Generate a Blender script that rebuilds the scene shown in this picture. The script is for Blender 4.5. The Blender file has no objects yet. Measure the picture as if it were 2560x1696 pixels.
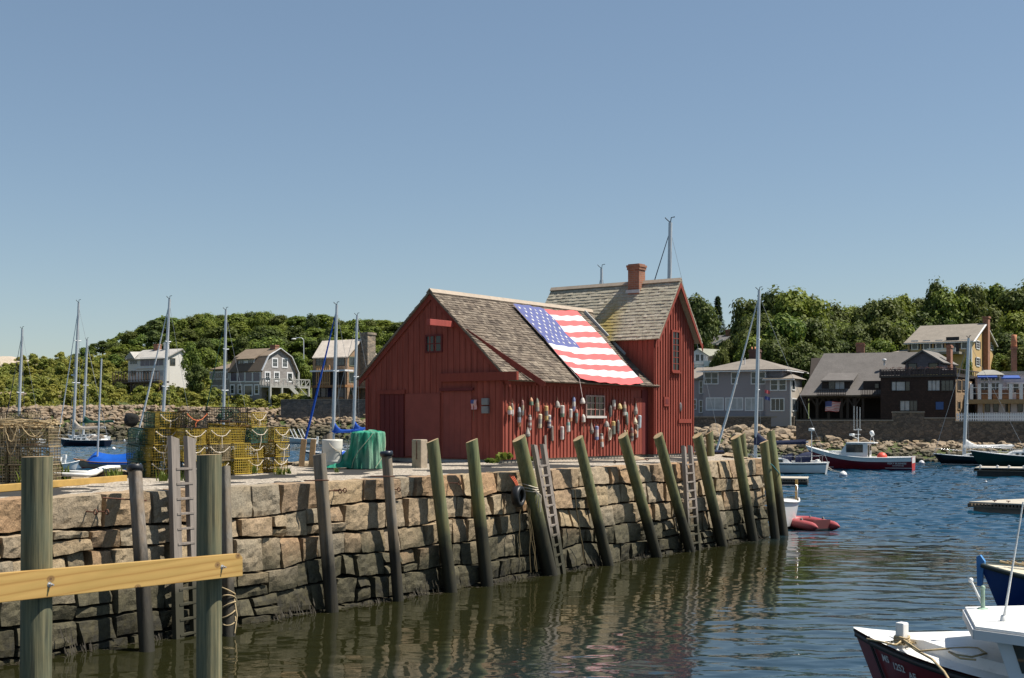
import bpy, bmesh, math, random
from mathutils import Vector, Matrix, noise as mnoise

random.seed(7)
SC = bpy.context.scene
COL = SC.collection
R_ = math.radians

# ---------------------------------------------------------------- camera geometry (photo is 2560 x 1696)
FOC, CU, VH, HC = 3178.0, 1280.0, 1055.0, 3.59      # focal (px), centre column, horizon row, eye height over the water


def P(u, v, d):
    return Vector(((u - CU) / FOC * d, d, HC - (v - VH) / FOC * d))


def G(u, v, z=0.0):
    return P(u, v, (HC - z) * FOC / (v - VH))


class Fr:
    """A building's own frame: origin and heading; hit?() finds where a sight line meets one of its planes."""

    def __init__(s, o, yaw):
        s.o = Vector(o); s.yaw = yaw
        c, n = math.cos(yaw), math.sin(yaw)
        s.x = Vector((c, n, 0)); s.y = Vector((-n, c, 0)); s.z = Vector((0, 0, 1))

    def loc(s, p):
        r = p - s.o
        return Vector((r.dot(s.x), r.dot(s.y), r.z))

    def wld(s, p):
        return s.o + s.x * p[0] + s.y * p[1] + s.z * p[2]

    def _hit(s, u, v, k, val):
        o = s.loc(Vector((0, 0, HC)))
        d = Vector(((u - CU) / FOC, 1, -(v - VH) / FOC))
        d = Vector((d.dot(s.x), d.dot(s.y), d.z))
        return o + d * ((val - o[k]) / d[k])

    def hx(s, u, v, x=0.0): return s._hit(u, v, 0, x)
    def hy(s, u, v, y=0.0): return s._hit(u, v, 1, y)
    def hz(s, u, v, z=0.0): return s._hit(u, v, 2, z)


# ---------------------------------------------------------------- mesh builder
class MB:
    def __init__(s):
        s.v, s.f, s.m, s.s = [], [], [], []

    def add(s, vs, fs, mi=0, smooth=False, M=None):
        b = len(s.v)
        if M is not None:
            vs = [M @ Vector(p) for p in vs]
        s.v.extend([tuple(p) for p in vs])
        for f in fs:
            s.f.append([b + i for i in f]); s.m.append(mi); s.s.append(smooth)

    def bx(s, x0, x1, y0, y1, z0, z1, mi=0, M=None):
        vs = [(x0, y0, z0), (x1, y0, z0), (x1, y1, z0), (x0, y1, z0), (x0, y0, z1), (x1, y0, z1), (x1, y1, z1), (x0, y1, z1)]
        s.add(vs, [(0, 3, 2, 1), (4, 5, 6, 7), (0, 1, 5, 4), (1, 2, 6, 5), (2, 3, 7, 6), (3, 0, 4, 7)], mi, False, M)

    def hexa(s, p, mi=0):
        """eight corners: four below, four above, both counter-clockwise"""
        s.add(p, [(0, 3, 2, 1), (4, 5, 6, 7), (0, 1, 5, 4), (1, 2, 6, 5), (2, 3, 7, 6), (3, 0, 4, 7)], mi)

    def bar(s, a, b, w, h=None, mi=0, up=(0, 0, 1)):
        """rectangular bar from a to b"""
        a, b = Vector(a), Vector(b); h = h or w
        d = (b - a).normalized(); up = Vector(up)
        if abs(d.dot(up)) > 0.98: up = Vector((1, 0, 0)) if abs(d.x) < 0.9 else Vector((0, 1, 0))
        x = d.cross(up).normalized() * w / 2; y = x.cross(d).normalized() * h / 2
        s.hexa([a - x - y, a + x - y, b + x - y, b - x - y, a - x + y, a + x + y, b + x + y, b - x + y], mi)

    def tube(s, pts, r, n=8, mi=0, smooth=True, cap=True):
        pts = [Vector(p) for p in pts]; N = len(pts)
        rs = r if isinstance(r, (list, tuple)) else [r] * N
        vs, fs = [], []; prev = None
        for i, p in enumerate(pts):
            t = (pts[min(i + 1, N - 1)] - pts[max(i - 1, 0)]).normalized()
            if prev is None:
                a = Vector((0, 0, 1)) if abs(t.z) < 0.9 else Vector((1, 0, 0))
                x = t.cross(a).normalized()
            else:
                x = (prev - t * prev.dot(t)).normalized()
            prev = x; y = t.cross(x)
            for k in range(n):
                a = 2 * math.pi * k / n
                vs.append(p + (x * math.cos(a) + y * math.sin(a)) * rs[i])
        for i in range(N - 1):
            for k in range(n):
                k2 = (k + 1) % n
                fs.append((i * n + k, i * n + k2, (i + 1) * n + k2, (i + 1) * n + k))
        s.add(vs, fs, mi, smooth)
        if cap:
            s.add(vs[:n], [tuple(reversed(range(n)))], mi); s.add(vs[-n:], [tuple(range(n))], mi)

    def lathe(s, prof, n=16, mi=0, M=None, smooth=True, mis=None):
        vs, fs = [], []
        for r, z in prof:
            for k in range(n):
                a = 2 * math.pi * k / n
                vs.append((r * math.cos(a), r * math.sin(a), z))
        for i in range(len(prof) - 1):
            ring = []
            for k in range(n):
                k2 = (k + 1) % n
                ring.append((i * n + k, i * n + k2, (i + 1) * n + k2, (i + 1) * n + k))
            if mis is not None:
                s.add([vs[j] for j in range(i * n, (i + 2) * n)], [tuple(j - i * n for j in f) for f in ring], mis[i], smooth, M)
            else:
                fs += ring
        if mis is None: s.add(vs, fs, mi, smooth, M)
        e0, e1 = (mis[0], mis[-1]) if mis is not None else (mi, mi)
        if prof[0][0] > 1e-4: s.add(vs[:n], [tuple(reversed(range(n)))], e0, False, M)
        if prof[-1][0] > 1e-4: s.add(vs[-n:], [tuple(range(n))], e1, False, M)

    def prism(s, poly, y0, y1, mi=0, axis='y'):
        """polygon (x, z) extruded along y (or (y, z) along x, or (x, y) along z)"""
        n = len(poly)
        if axis == 'y': vs = [(a, y0, b) for a, b in poly] + [(a, y1, b) for a, b in poly]
        elif axis == 'x': vs = [(y0, a, b) for a, b in poly] + [(y1, a, b) for a, b in poly]
        else: vs = [(a, b, y0) for a, b in poly] + [(a, b, y1) for a, b in poly]
        s.add(vs, [tuple(range(n)), tuple(reversed(range(n, 2 * n)))] + [(k, k + n, (k + 1) % n + n, (k + 1) % n) for k in range(n)], mi)

    def ball(s, c, r, n=12, m=8, mi=0, sc=(1, 1, 1)):
        prof = [(max(r * math.sin(math.pi * i / m), 0), -r * math.cos(math.pi * i / m)) for i in range(m + 1)]
        s.lathe(prof, n, mi, Matrix.Translation(Vector(c)) @ Matrix.Diagonal(Vector((sc[0], sc[1], sc[2], 1))))

    def sheet(s, grid, mi=0, smooth=True, mfun=None):
        """grid of points [i][j]"""
        n, m = len(grid), len(grid[0]); b = len(s.v)
        for row in grid: s.v.extend([tuple(p) for p in row])
        for i in range(n - 1):
            for j in range(m - 1):
                s.f.append([b + i * m + j, b + (i + 1) * m + j, b + (i + 1) * m + j + 1, b + i * m + j + 1])
                s.m.append(mfun(i, j) if mfun else mi); s.s.append(smooth)

    def mesh(s, name, mats):
        me = bpy.data.meshes.new(name)
        me.from_pydata(s.v, [], s.f)
        for m in (mats if isinstance(mats, (list, tuple)) else [mats]): me.materials.append(m)
        me.polygons.foreach_set('material_index', s.m)
        me.polygons.foreach_set('use_smooth', s.s)
        me.update()
        return me

    def build(s, name, mats, parent=None, fix=True, bevel=0):
        me = s.mesh(name, mats)
        if fix or bevel:
            bm = bmesh.new(); bm.from_mesh(me)
            if bevel:
                bmesh.ops.remove_doubles(bm, verts=bm.verts, dist=1e-5)
                es = [e for e in bm.edges if len(e.link_faces) == 2 and e.calc_face_angle(0) > 0.6]
                bmesh.ops.bevel(bm, geom=es, offset=bevel, segments=2, profile=0.6, affect='EDGES', clamp_overlap=True)
            bmesh.ops.recalc_face_normals(bm, faces=bm.faces)
            bm.to_mesh(me); bm.free()
        o = bpy.data.objects.new(name, me); COL.objects.link(o)
        if parent is not None: o.parent = parent
        return o


def tag(o, label=None, cat=None, group=None, kind=None):
    if label: o['label'] = label
    if cat: o['category'] = cat
    if group: o['group'] = group
    if kind: o['kind'] = kind
    return o


def thing(name, label, cat, loc=(0, 0, 0), rz=0.0, group=None, kind=None):
    o = bpy.data.objects.new(name, None); COL.objects.link(o)
    o.empty_display_size = 0.3
    o.location = loc; o.rotation_euler = (0, 0, rz)
    return tag(o, label, cat, group, kind)


def fthing(name, label, cat, fr, group=None):
    return thing(name, label, cat, fr.o, fr.yaw, group)


def dup(root, loc=None, rz=None, scale=None, label=None, group=None):
    r = root.copy(); COL.objects.link(r)
    if loc is not None: r.location = loc
    if rz is not None: r.rotation_euler = (0, 0, rz)
    if scale is not None: r.scale = scale
    if label: r['label'] = label
    if group: r['group'] = group
    for ch in list(root.children):
        c = ch.copy(); COL.objects.link(c); c.parent = r
        for g in list(ch.children):
            d = g.copy(); COL.objects.link(d); d.parent = c
    return r


# ---------------------------------------------------------------- materials
MATS = {}


class NT:
    def __init__(s, name):
        m = bpy.data.materials.new(name); m.use_nodes = True
        s.m = m; s.t = m.node_tree; s.n = s.t.nodes; s.l = s.t.links
        s.b = s.n['Principled BSDF']
        s.tc = s.n.new('ShaderNodeTexCoord')

    def new(s, t, **kw):
        n = s.n.new(t)
        for k, v in kw.items():
            if k in n.inputs: n.inputs[k].default_value = v
            else: setattr(n, k, v)
        return n

    def link(s, a, b): s.l.new(a, b)

    def coord(s, scale=(1, 1, 1), obj=True):
        mp = s.new('ShaderNodeMapping'); mp.inputs['Scale'].default_value = scale
        s.link(s.tc.outputs['Object' if obj else 'Generated'], mp.inputs['Vector'])
        return mp.outputs['Vector']

    def noise(s, scale, detail=4, rough=0.55, co=None, dist=0.0):
        n = s.new('ShaderNodeTexNoise'); n.inputs['Scale'].default_value = scale
        n.inputs['Detail'].default_value = detail; n.inputs['Roughness'].default_value = rough
        n.inputs['Distortion'].default_value = dist
        s.link(co if co is not None else s.tc.outputs['Object'], n.inputs['Vector'])
        return n.outputs['Fac']

    def ramp(s, fac, stops, interp='LINEAR'):
        r = s.new('ShaderNodeValToRGB'); cr = r.color_ramp; cr.interpolation = interp
        while len(cr.elements) < len(stops): cr.elements.new(0.5)
        for e, (p, c) in zip(cr.elements, stops):
            e.position = p; e.color = (c[0], c[1], c[2], 1) if not isinstance(c, (int, float)) else (c, c, c, 1)
        s.link(fac, r.inputs['Fac'])
        return r.outputs['Color']

    def mix(s, fac, a, b, mode='MIX'):
        m = s.new('ShaderNodeMix'); m.data_type = 'RGBA'; m.blend_type = mode
        for sock, val in ((0, fac), (6, a), (7, b)):
            if isinstance(val, (int, float)): m.inputs[sock].default_value = val
            elif isinstance(val, (tuple, list)): m.inputs[sock].default_value = (val[0], val[1], val[2], 1)
            else: s.link(val, m.inputs[sock])
        return m.outputs[2]

    def math(s, op, a, b=0.0, c=None):
        m = s.new('ShaderNodeMath'); m.operation = op
        for i, val in enumerate((a, b, c)):
            if val is None: continue
            if isinstance(val, (int, float)): m.inputs[i].default_value = val
            else: s.link(val, m.inputs[i])
        return m.outputs[0]

    def island(s): return s.new('ShaderNodeNewGeometry').outputs['Random Per Island']
    def objrand(s): return s.new('ShaderNodeObjectInfo').outputs['Random']

    def wz(s):
        g = s.new('ShaderNodeNewGeometry'); x = s.new('ShaderNodeSeparateXYZ')
        s.link(g.outputs['Position'], x.inputs[0])
        return x.outputs['Z']

    def bump(s, h, strength=0.3, dist=0.02):
        b = s.new('ShaderNodeBump'); b.inputs['Strength'].default_value = strength; b.inputs['Distance'].default_value = dist
        s.link(h, b.inputs['Height']); s.link(b.outputs['Normal'], s.b.inputs['Normal'])

    def done(s, col=None, rough=0.6, metal=0.0, spec=None):
        if col is not None:
            if isinstance(col, (tuple, list)): s.b.inputs['Base Color'].default_value = (col[0], col[1], col[2], 1)
            else: s.link(col, s.b.inputs['Base Color'])
        if isinstance(rough, (int, float)): s.b.inputs['Roughness'].default_value = rough
        else: s.link(rough, s.b.inputs['Roughness'])
        s.b.inputs['Metallic'].default_value = metal
        if spec is not None: s.b.inputs['Specular IOR Level'].default_value = spec
        return s.m


def sc(c, k): return (c[0] * k, c[1] * k, c[2] * k)


def paint(name, c, rough=0.45, var=0.18, scale=3.0, bump=0.0, metal=0.0, dirt=0.0, streak=(1, 1, 1)):
    """painted / plain surface with a little wear"""
    key = name
    if key in MATS: return MATS[key]
    t = NT(name); co = t.coord(streak)
    f = t.noise(scale, 5, 0.6, co)
    col = t.ramp(f, [(0.25, sc(c, 1 - var)), (0.75, sc(c, 1 + var))])
    if dirt:
        g = t.noise(scale * 2.3, 6, 0.7, co)
        col = t.mix(t.ramp(g, [(0.55, 0.0), (0.8, dirt)]), col, sc((0.12, 0.09, 0.06), 1))
    if bump:
        t.bump(t.noise(scale * 9, 4, 0.6, co), bump, 0.01)
    MATS[key] = t.done(col, rough, metal)
    return MATS[key]


def boards(name, c, step=0.0, var=0.3, rough=0.7, spec=0.3, axis='x', grey=0.0, streak=8.0):
    """vertical-grained board wood / paint on boards, streaked along z"""
    if name in MATS: return MATS[name]
    t = NT(name)
    co = t.coord((streak, streak, 0.6))
    f = t.noise(1.0, 6, 0.65, co)
    g = t.noise(0.8, 4, 0.6)
    col = t.ramp(f, [(0.25, sc(c, 1 - var)), (0.7, sc(c, 1 + var * 0.6))])
    col = t.mix(t.ramp(g, [(0.4, 0.0), (0.75, 0.45)]), col, sc(c, 0.72))
    if grey: col = t.mix(t.ramp(f, [(0.62, 0.0), (0.78, grey)]), col, (0.3, 0.26, 0.23))
    t.bump(f, 0.25, 0.006)
    MATS[name] = t.done(col, rough, 0, spec)
    return MATS[name]


def stone_mat(name, tones, tide=None, spk=38.0, bump=0.5, weed=True):
    if name in MATS: return MATS[name]
    t = NT(name)
    r = t.island()
    n = len(tones)
    col = t.ramp(r, [((i + 0.5) / n, c) for i, c in enumerate(tones)])
    a = t.noise(1.7, 6, 0.65)
    col = t.mix(t.ramp(a, [(0.4, 0.0), (0.75, 0.5)]), col, (0.33, 0.23, 0.12), 'MIX')
    s1 = t.noise(spk, 4, 0.7)
    col = t.mix(1.0, col, t.ramp(s1, [(0.3, 0.55), (0.5, 1.0), (0.7, 1.35)]), 'MULTIPLY')
    s2 = t.noise(5.0, 6, 0.7)
    col = t.mix(t.ramp(s2, [(0.56, 0.0), (0.7, 0.6)]), col, (0.075, 0.065, 0.05))
    if tide is not None:
        z = t.wz()
        nz = t.noise(0.55, 6, 0.7)
        e = t.math('ADD', z, t.math('MULTIPLY', t.math('SUBTRACT', nz, 0.5), 1.3))
        e = t.math('ADD', e, t.math('MULTIPLY', t.math('SUBTRACT', r, 0.5), 0.5))
        k = t.ramp(t.math('DIVIDE', e, tide * 2), [(0.34, 1.0), (0.62, 0.0)])
        wet = t.ramp(s2, [(0.3, (0.036, 0.032, 0.018)), (0.6, (0.09, 0.078, 0.043)), (0.8, (0.15, 0.125, 0.07))])
        wet = t.mix(1.0, wet, t.ramp(s1, [(0.3, 0.55), (0.5, 1.0), (0.7, 1.4)]), 'MULTIPLY')
        col = t.mix(k, col, wet)
        if weed:
            k2 = t.ramp(t.math('DIVIDE', e, 1.0), [(0.15, 1.0), (0.5, 0.0)])
            col = t.mix(k2, col, t.ramp(s2, [(0.4, (0.018, 0.016, 0.009)), (0.75, (0.07, 0.058, 0.022))]))
    h = t.math('ADD', t.noise(9.0, 8, 0.7), t.math('MULTIPLY', s1, 0.3))
    t.bump(h, bump, 0.05)
    MATS[name] = t.done(col, 0.85)
    return MATS[name]


def piling_mat(name, c, dark=0.9):
    t = NT(name)
    f = t.noise(1.0, 7, 0.7, t.coord((19, 19, 0.9)))
    g = t.noise(1.0, 5, 0.65, t.coord((3, 3, 2.0)))
    rnd = t.objrand()
    col = t.ramp(f, [(0.3, sc(c, 0.35)), (0.5, c), (0.72, sc(c, 1.55))])
    col = t.mix(t.ramp(g, [(0.4, 0.0), (0.7, 0.75)]), col, (c[0] * 1.25, c[1] * 0.95, c[2] * 0.6))
    col = t.mix(t.math('MULTIPLY', rnd, 0.35), col, sc((0.13, 0.115, 0.07), 1.0))
    z = t.math('ADD', t.wz(), t.math('MULTIPLY', t.math('SUBTRACT', g, 0.5), 0.9))
    z = t.math('ADD', z, t.math('MULTIPLY', t.math('SUBTRACT', rnd, 0.5), 0.5))
    k = t.ramp(t.math('DIVIDE', z, 2.0), [(0.5, 1.0), (0.86, 0.0)])
    wet = t.ramp(g, [(0.35, (0.006, 0.005, 0.003)), (0.62, (0.022, 0.018, 0.009)), (0.8, (0.07, 0.075, 0.018))])
    col = t.mix(k, col, t.mix(0.92, col, wet))
    k2 = t.ramp(z, [(0.05, 1.0), (0.5, 0.0)])
    col = t.mix(k2, col, (0.02, 0.018, 0.01))
    t.bump(f, 0.7, 0.012)
    return t.done(col, 0.75)


def glass_mat(name, c=(0.02, 0.028, 0.03), rough=0.06):
    if name in MATS: return MATS[name]
    t = NT(name)
    f = t.noise(1.3, 3)
    MATS[name] = t.done(t.ramp(f, [(0.3, sc(c, 0.6)), (0.7, sc(c, 1.6))]), rough, 0, 0.6)
    return MATS[name]


def leaf_mat(name, c, c2):
    t = NT(name)
    r = t.island(); o = t.objrand()
    col = t.ramp(r, [(0.0, sc(c, 0.55)), (0.5, c), (1.0, sc(c2, 1.15))])
    col = t.mix(t.math('MULTIPLY', o, 0.65), col, (c2[0] * 1.15, c2[1], c2[2] * .8))
    b = t.b; t.done(col, 0.6, 0, 0.25)
    tr = t.new('ShaderNodeBsdfTranslucent'); t.link(col, tr.inputs['Color'])
    mx = t.new('ShaderNodeMixShader'); mx.inputs[0].default_value = 0.38
    t.link(b.outputs[0], mx.inputs[1]); t.link(tr.outputs[0], mx.inputs[2])
    t.link(mx.outputs[0], t.n['Material Output'].inputs['Surface'])
    return t.m


def shingle_mat(name, tones, bump=0.4, moss=None):
    t = NT(name)
    r = t.island(); n = len(tones)
    col = t.ramp(r, [((i + 0.5) / n, c) for i, c in enumerate(tones)])
    f = t.noise(1.1, 5, 0.65)
    col = t.mix(t.ramp(f, [(0.42, 0.0), (0.72, 0.6)]), col, sc(tones[0], 0.75))
    g = t.noise(24, 4, 0.6)
    col = t.mix(1.0, col, t.ramp(g, [(0.3, 0.72), (0.7, 1.2)]), 'MULTIPLY')
    if moss:
        x0, x1, cm = moss
        x = t.new('ShaderNodeSeparateXYZ'); t.link(t.tc.outputs['Object'], x.inputs[0])
        q = t.math('ADD', x.outputs['X'], t.math('MULTIPLY', t.math('SUBTRACT', t.noise(1.2, 5, 0.7), 0.5), 0.9))
        mid, hw = (x0 + x1) / 2, (x1 - x0) / 2
        k = t.math('SUBTRACT', 1.0, t.math('DIVIDE', t.math('ABSOLUTE', t.math('SUBTRACT', q, mid)), hw))
        hz = t.math('SUBTRACT', 1.0, t.math('MULTIPLY', t.math('SUBTRACT', x.outputs['Z'], 4.3), 0.55))
        k = t.math('MULTIPLY', k, hz)
        col = t.mix(t.ramp(k, [(0.1, 0.0), (0.6, 0.8)]), col, cm)
    t.bump(g, bump, 0.01)
    return t.done(col, 0.9)
# ---------------------------------------------------------------- camera, light, sky
cam = bpy.data.cameras.new('camera'); camo = bpy.data.objects.new('camera', cam); COL.objects.link(camo)
camo.location = (0, 0, HC); camo.rotation_euler = (R_(90), 0, 0)
cam.sensor_width = 36.0; cam.lens = FOC / 2560.0 * 36.0
cam.shift_y = (VH - 848.0) / 2560.0
cam.clip_start = 0.2; cam.clip_end = 9000
SC.camera = camo
SC.view_settings.view_transform = 'Standard'; SC.view_settings.look = 'None'
SC.view_settings.gamma = 1.0; SC.view_settings.exposure = 0.55
SC.cycles.max_bounces = 8; SC.cycles.transparent_max_bounces = 12
SC.cycles.caustics_reflective = False; SC.cycles.caustics_refractive = False
SC.cycles.use_denoising = True

QY = R_(-36.66)
SH = Fr((-0.28, 38.7, 2.43), QY)          # the shed's frame: x along its front, y along its sunlit side
sun_local = Vector((1.0, 0.7, 2.0))
sun_dir = (SH.x * sun_local.x + SH.y * sun_local.y + SH.z * sun_local.z).normalized()
sl = bpy.data.lights.new('sun', 'SUN'); so = bpy.data.objects.new('sun', sl); COL.objects.link(so)
sl.energy = 5.0; sl.angle = R_(0.53); sl.color = (1.0, 0.94, 0.84)
so.rotation_euler = sun_dir.to_track_quat('Z', 'Y').to_euler(); so.location = (30, 20, 60)
w = bpy.data.worlds.new('World'); SC.world = w; w.use_nodes = True
sky = w.node_tree.nodes.new('ShaderNodeTexSky'); sky.sky_type = 'NISHITA'; sky.sun_disc = False
sky.sun_elevation = math.asin(sun_dir.z); sky.sun_rotation = math.atan2(sun_dir.x, sun_dir.y)
sky.altitude = 0; sky.air_density = 1.0; sky.dust_density = 0.4; sky.ozone_density = 1.2
bgn = w.node_tree.nodes['Background']; bgn.inputs['Strength'].default_value = 0.07
mxs = w.node_tree.nodes.new('ShaderNodeMix'); mxs.data_type = 'RGBA'; mxs.inputs[0].default_value = 0.22; mxs.inputs[7].default_value = (2.9, 4.15, 5.3, 1)
w.node_tree.links.new(sky.outputs[0], mxs.inputs[6]); w.node_tree.links.new(mxs.outputs[2], bgn.inputs['Color'])

# ---------------------------------------------------------------- water
def build_water():
    import numpy as np
    t = NT('harbour_water')
    geo = t.new('ShaderNodeNewGeometry')
    sep = t.new('ShaderNodeSeparateXYZ'); t.link(geo.outputs['Position'], sep.inputs[0])
    mp = t.new('ShaderNodeMapping'); mp.inputs['Scale'].default_value = (3.0, 8.0, 1); mp.inputs['Rotation'].default_value = (0, 0, R_(-10))
    t.link(geo.outputs['Position'], mp.inputs['Vector'])
    n2 = t.noise(1.0, 2, 0.5, mp.outputs['Vector'], 0.4)
    dx = t.math('ADD', t.math('MULTIPLY', sep.outputs['X'], SH.x.x), t.math('MULTIPLY', sep.outputs['Y'], SH.x.y))
    dist = t.math('SUBTRACT', dx, 6.1 + SH.o.x * SH.x.x + SH.o.y * SH.x.y)
    k = t.math('MINIMUM', t.math('ADD', t.math('MULTIPLY', t.math('MAXIMUM', t.math('SUBTRACT', dist, 5.0), 0.0), 0.06), 0.08), 1.0)
    b = t.new('ShaderNodeBump'); b.inputs['Strength'].default_value = 1.0; b.inputs['Distance'].default_value = 1.0
    t.link(t.math('MULTIPLY', t.math('MULTIPLY', n2, 0.012), k), b.inputs['Height']); t.link(b.outputs['Normal'], t.b.inputs['Normal'])
    t.b.inputs['IOR'].default_value = 1.33
    al_ = t.math('ADD', t.math('MULTIPLY', sep.outputs['X'], SH.y.x), t.math('MULTIPLY', sep.outputs['Y'], SH.y.y)); al_ = t.math('MAXIMUM', t.math('SUBTRACT', al_, 3.0 + SH.o.x * SH.y.x + SH.o.y * SH.y.y), 0.0)
    open_ = t.math('ADD', t.math('MULTIPLY', t.math('MAXIMUM', t.math('SUBTRACT', dist, 4.0), 0.0), 0.1), t.math('MULTIPLY', al_, 0.12))
    t.done(t.mix(t.math('MINIMUM', open_, 1.0), (0.016, 0.0165, 0.006), (0.004, 0.034, 0.064)), 0.03)
    # wind waves as real relief: a fan of rows that widen with distance
    rows = [11.0]
    while rows[-1] < 262: rows.append(rows[-1] + 0.05 + 0.0016 * max(rows[-1] - 14, 0))
    d = np.array(rows)[:, None]; f = np.linspace(-0.5, 0.5, 761)[None, :]
    X = f * (d * 0.98 + 22); Y = np.broadcast_to(d, X.shape)
    rs = np.random.RandomState(5); H = np.zeros_like(X); cell = np.maximum((d * 0.98 + 22) / 760, 0.05 + 0.0016 * np.maximum(d - 14, 0))
    for i in range(60):
        lam = 0.24 * (7.5 ** rs.rand()); th = np.pi / 2 + rs.randn() * 0.55; q = 2 * np.pi / lam
        ph = q * (np.cos(th) * X + np.sin(th) * Y) + rs.rand() * 6.283
        H += 0.0068 * lam * np.sin(ph + 0.35 * np.sin(ph)) * np.clip(lam / (2.6 * cell) - 0.6, 0, 1)
    out = X * SH.x.x + Y * SH.x.y - (6.1 + SH.o.x * SH.x.x + SH.o.y * SH.x.y)
    al = (X - SH.o.x) * SH.y.x + (Y - SH.o.y) * SH.y.y
    amp = np.clip(0.065 + np.maximum(out - 5.5, 0) * 0.035 + np.maximum(al - 3, 0) * 0.09 + np.maximum(Y - 42, 0) * 0.02, 0, 1)
    amp = amp * (0.85 + 0.3 * np.sin(X * 0.11 + 1.3 * np.sin(Y * 0.05)) * np.sin(Y * 0.083 + 0.7 * np.sin(X * 0.07)))
    co = np.stack([X, Y, H * amp], -1).reshape(-1, 3); nr, nc = X.shape
    me = bpy.data.meshes.new('water'); me.vertices.add(nr * nc); me.vertices.foreach_set('co', co.ravel())
    idx = np.arange(nr * nc).reshape(nr, nc); fq = np.stack([idx[:-1, :-1], idx[:-1, 1:], idx[1:, 1:], idx[1:, :-1]], -1).reshape(-1, 4); nf = len(fq)
    me.loops.add(nf * 4); me.loops.foreach_set('vertex_index', fq.ravel().astype(np.int32)); me.polygons.add(nf)
    me.polygons.foreach_set('loop_start', np.arange(0, nf * 4, 4, dtype=np.int32)); me.polygons.foreach_set('use_smooth', np.ones(nf, bool)); me.update(calc_edges=True); me.materials.append(t.m)
    o = bpy.data.objects.new('water', me); COL.objects.link(o); tag(o, kind='structure')
    mb = MB()
    mb.add([(-900, -20, -.14), (900, -20, -.14), (900, 900, -.14), (-900, 900, -.14)], [(0, 1, 2, 3)])
    tag(mb.build('open_water', t.m, fix=False), kind='structure')
    mb = MB()
    mb.add([(-4000, -60, -4), (4000, -60, -4), (4000, 6000, -4), (-4000, 6000, -4)], [(0, 1, 2, 3)])
    tag(mb.build('seabed', paint('seabed_mud', (0.06, 0.06, 0.04), 0.9)), kind='structure')


build_water()

# ---------------------------------------------------------------- quay: gravel top and granite wall
TOPZ = 2.45
QW0, QW1 = 6.1, 5.82                       # foot and top of the wall, out from the shed's side
Q = Fr((SH.o.x, SH.o.y, 0.0), QY)
S_END = 5.8
outline = [(QW1, -34.0), (QW1, S_END), (3.3, 8.6), (1.4, 12.6), (-6.9, 12.6), (-6.9, -1.2), (-4.5, -3.2), (-3.0, -7.0), (-1.4, -13.8), (-0.6, -34.0)]


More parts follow.
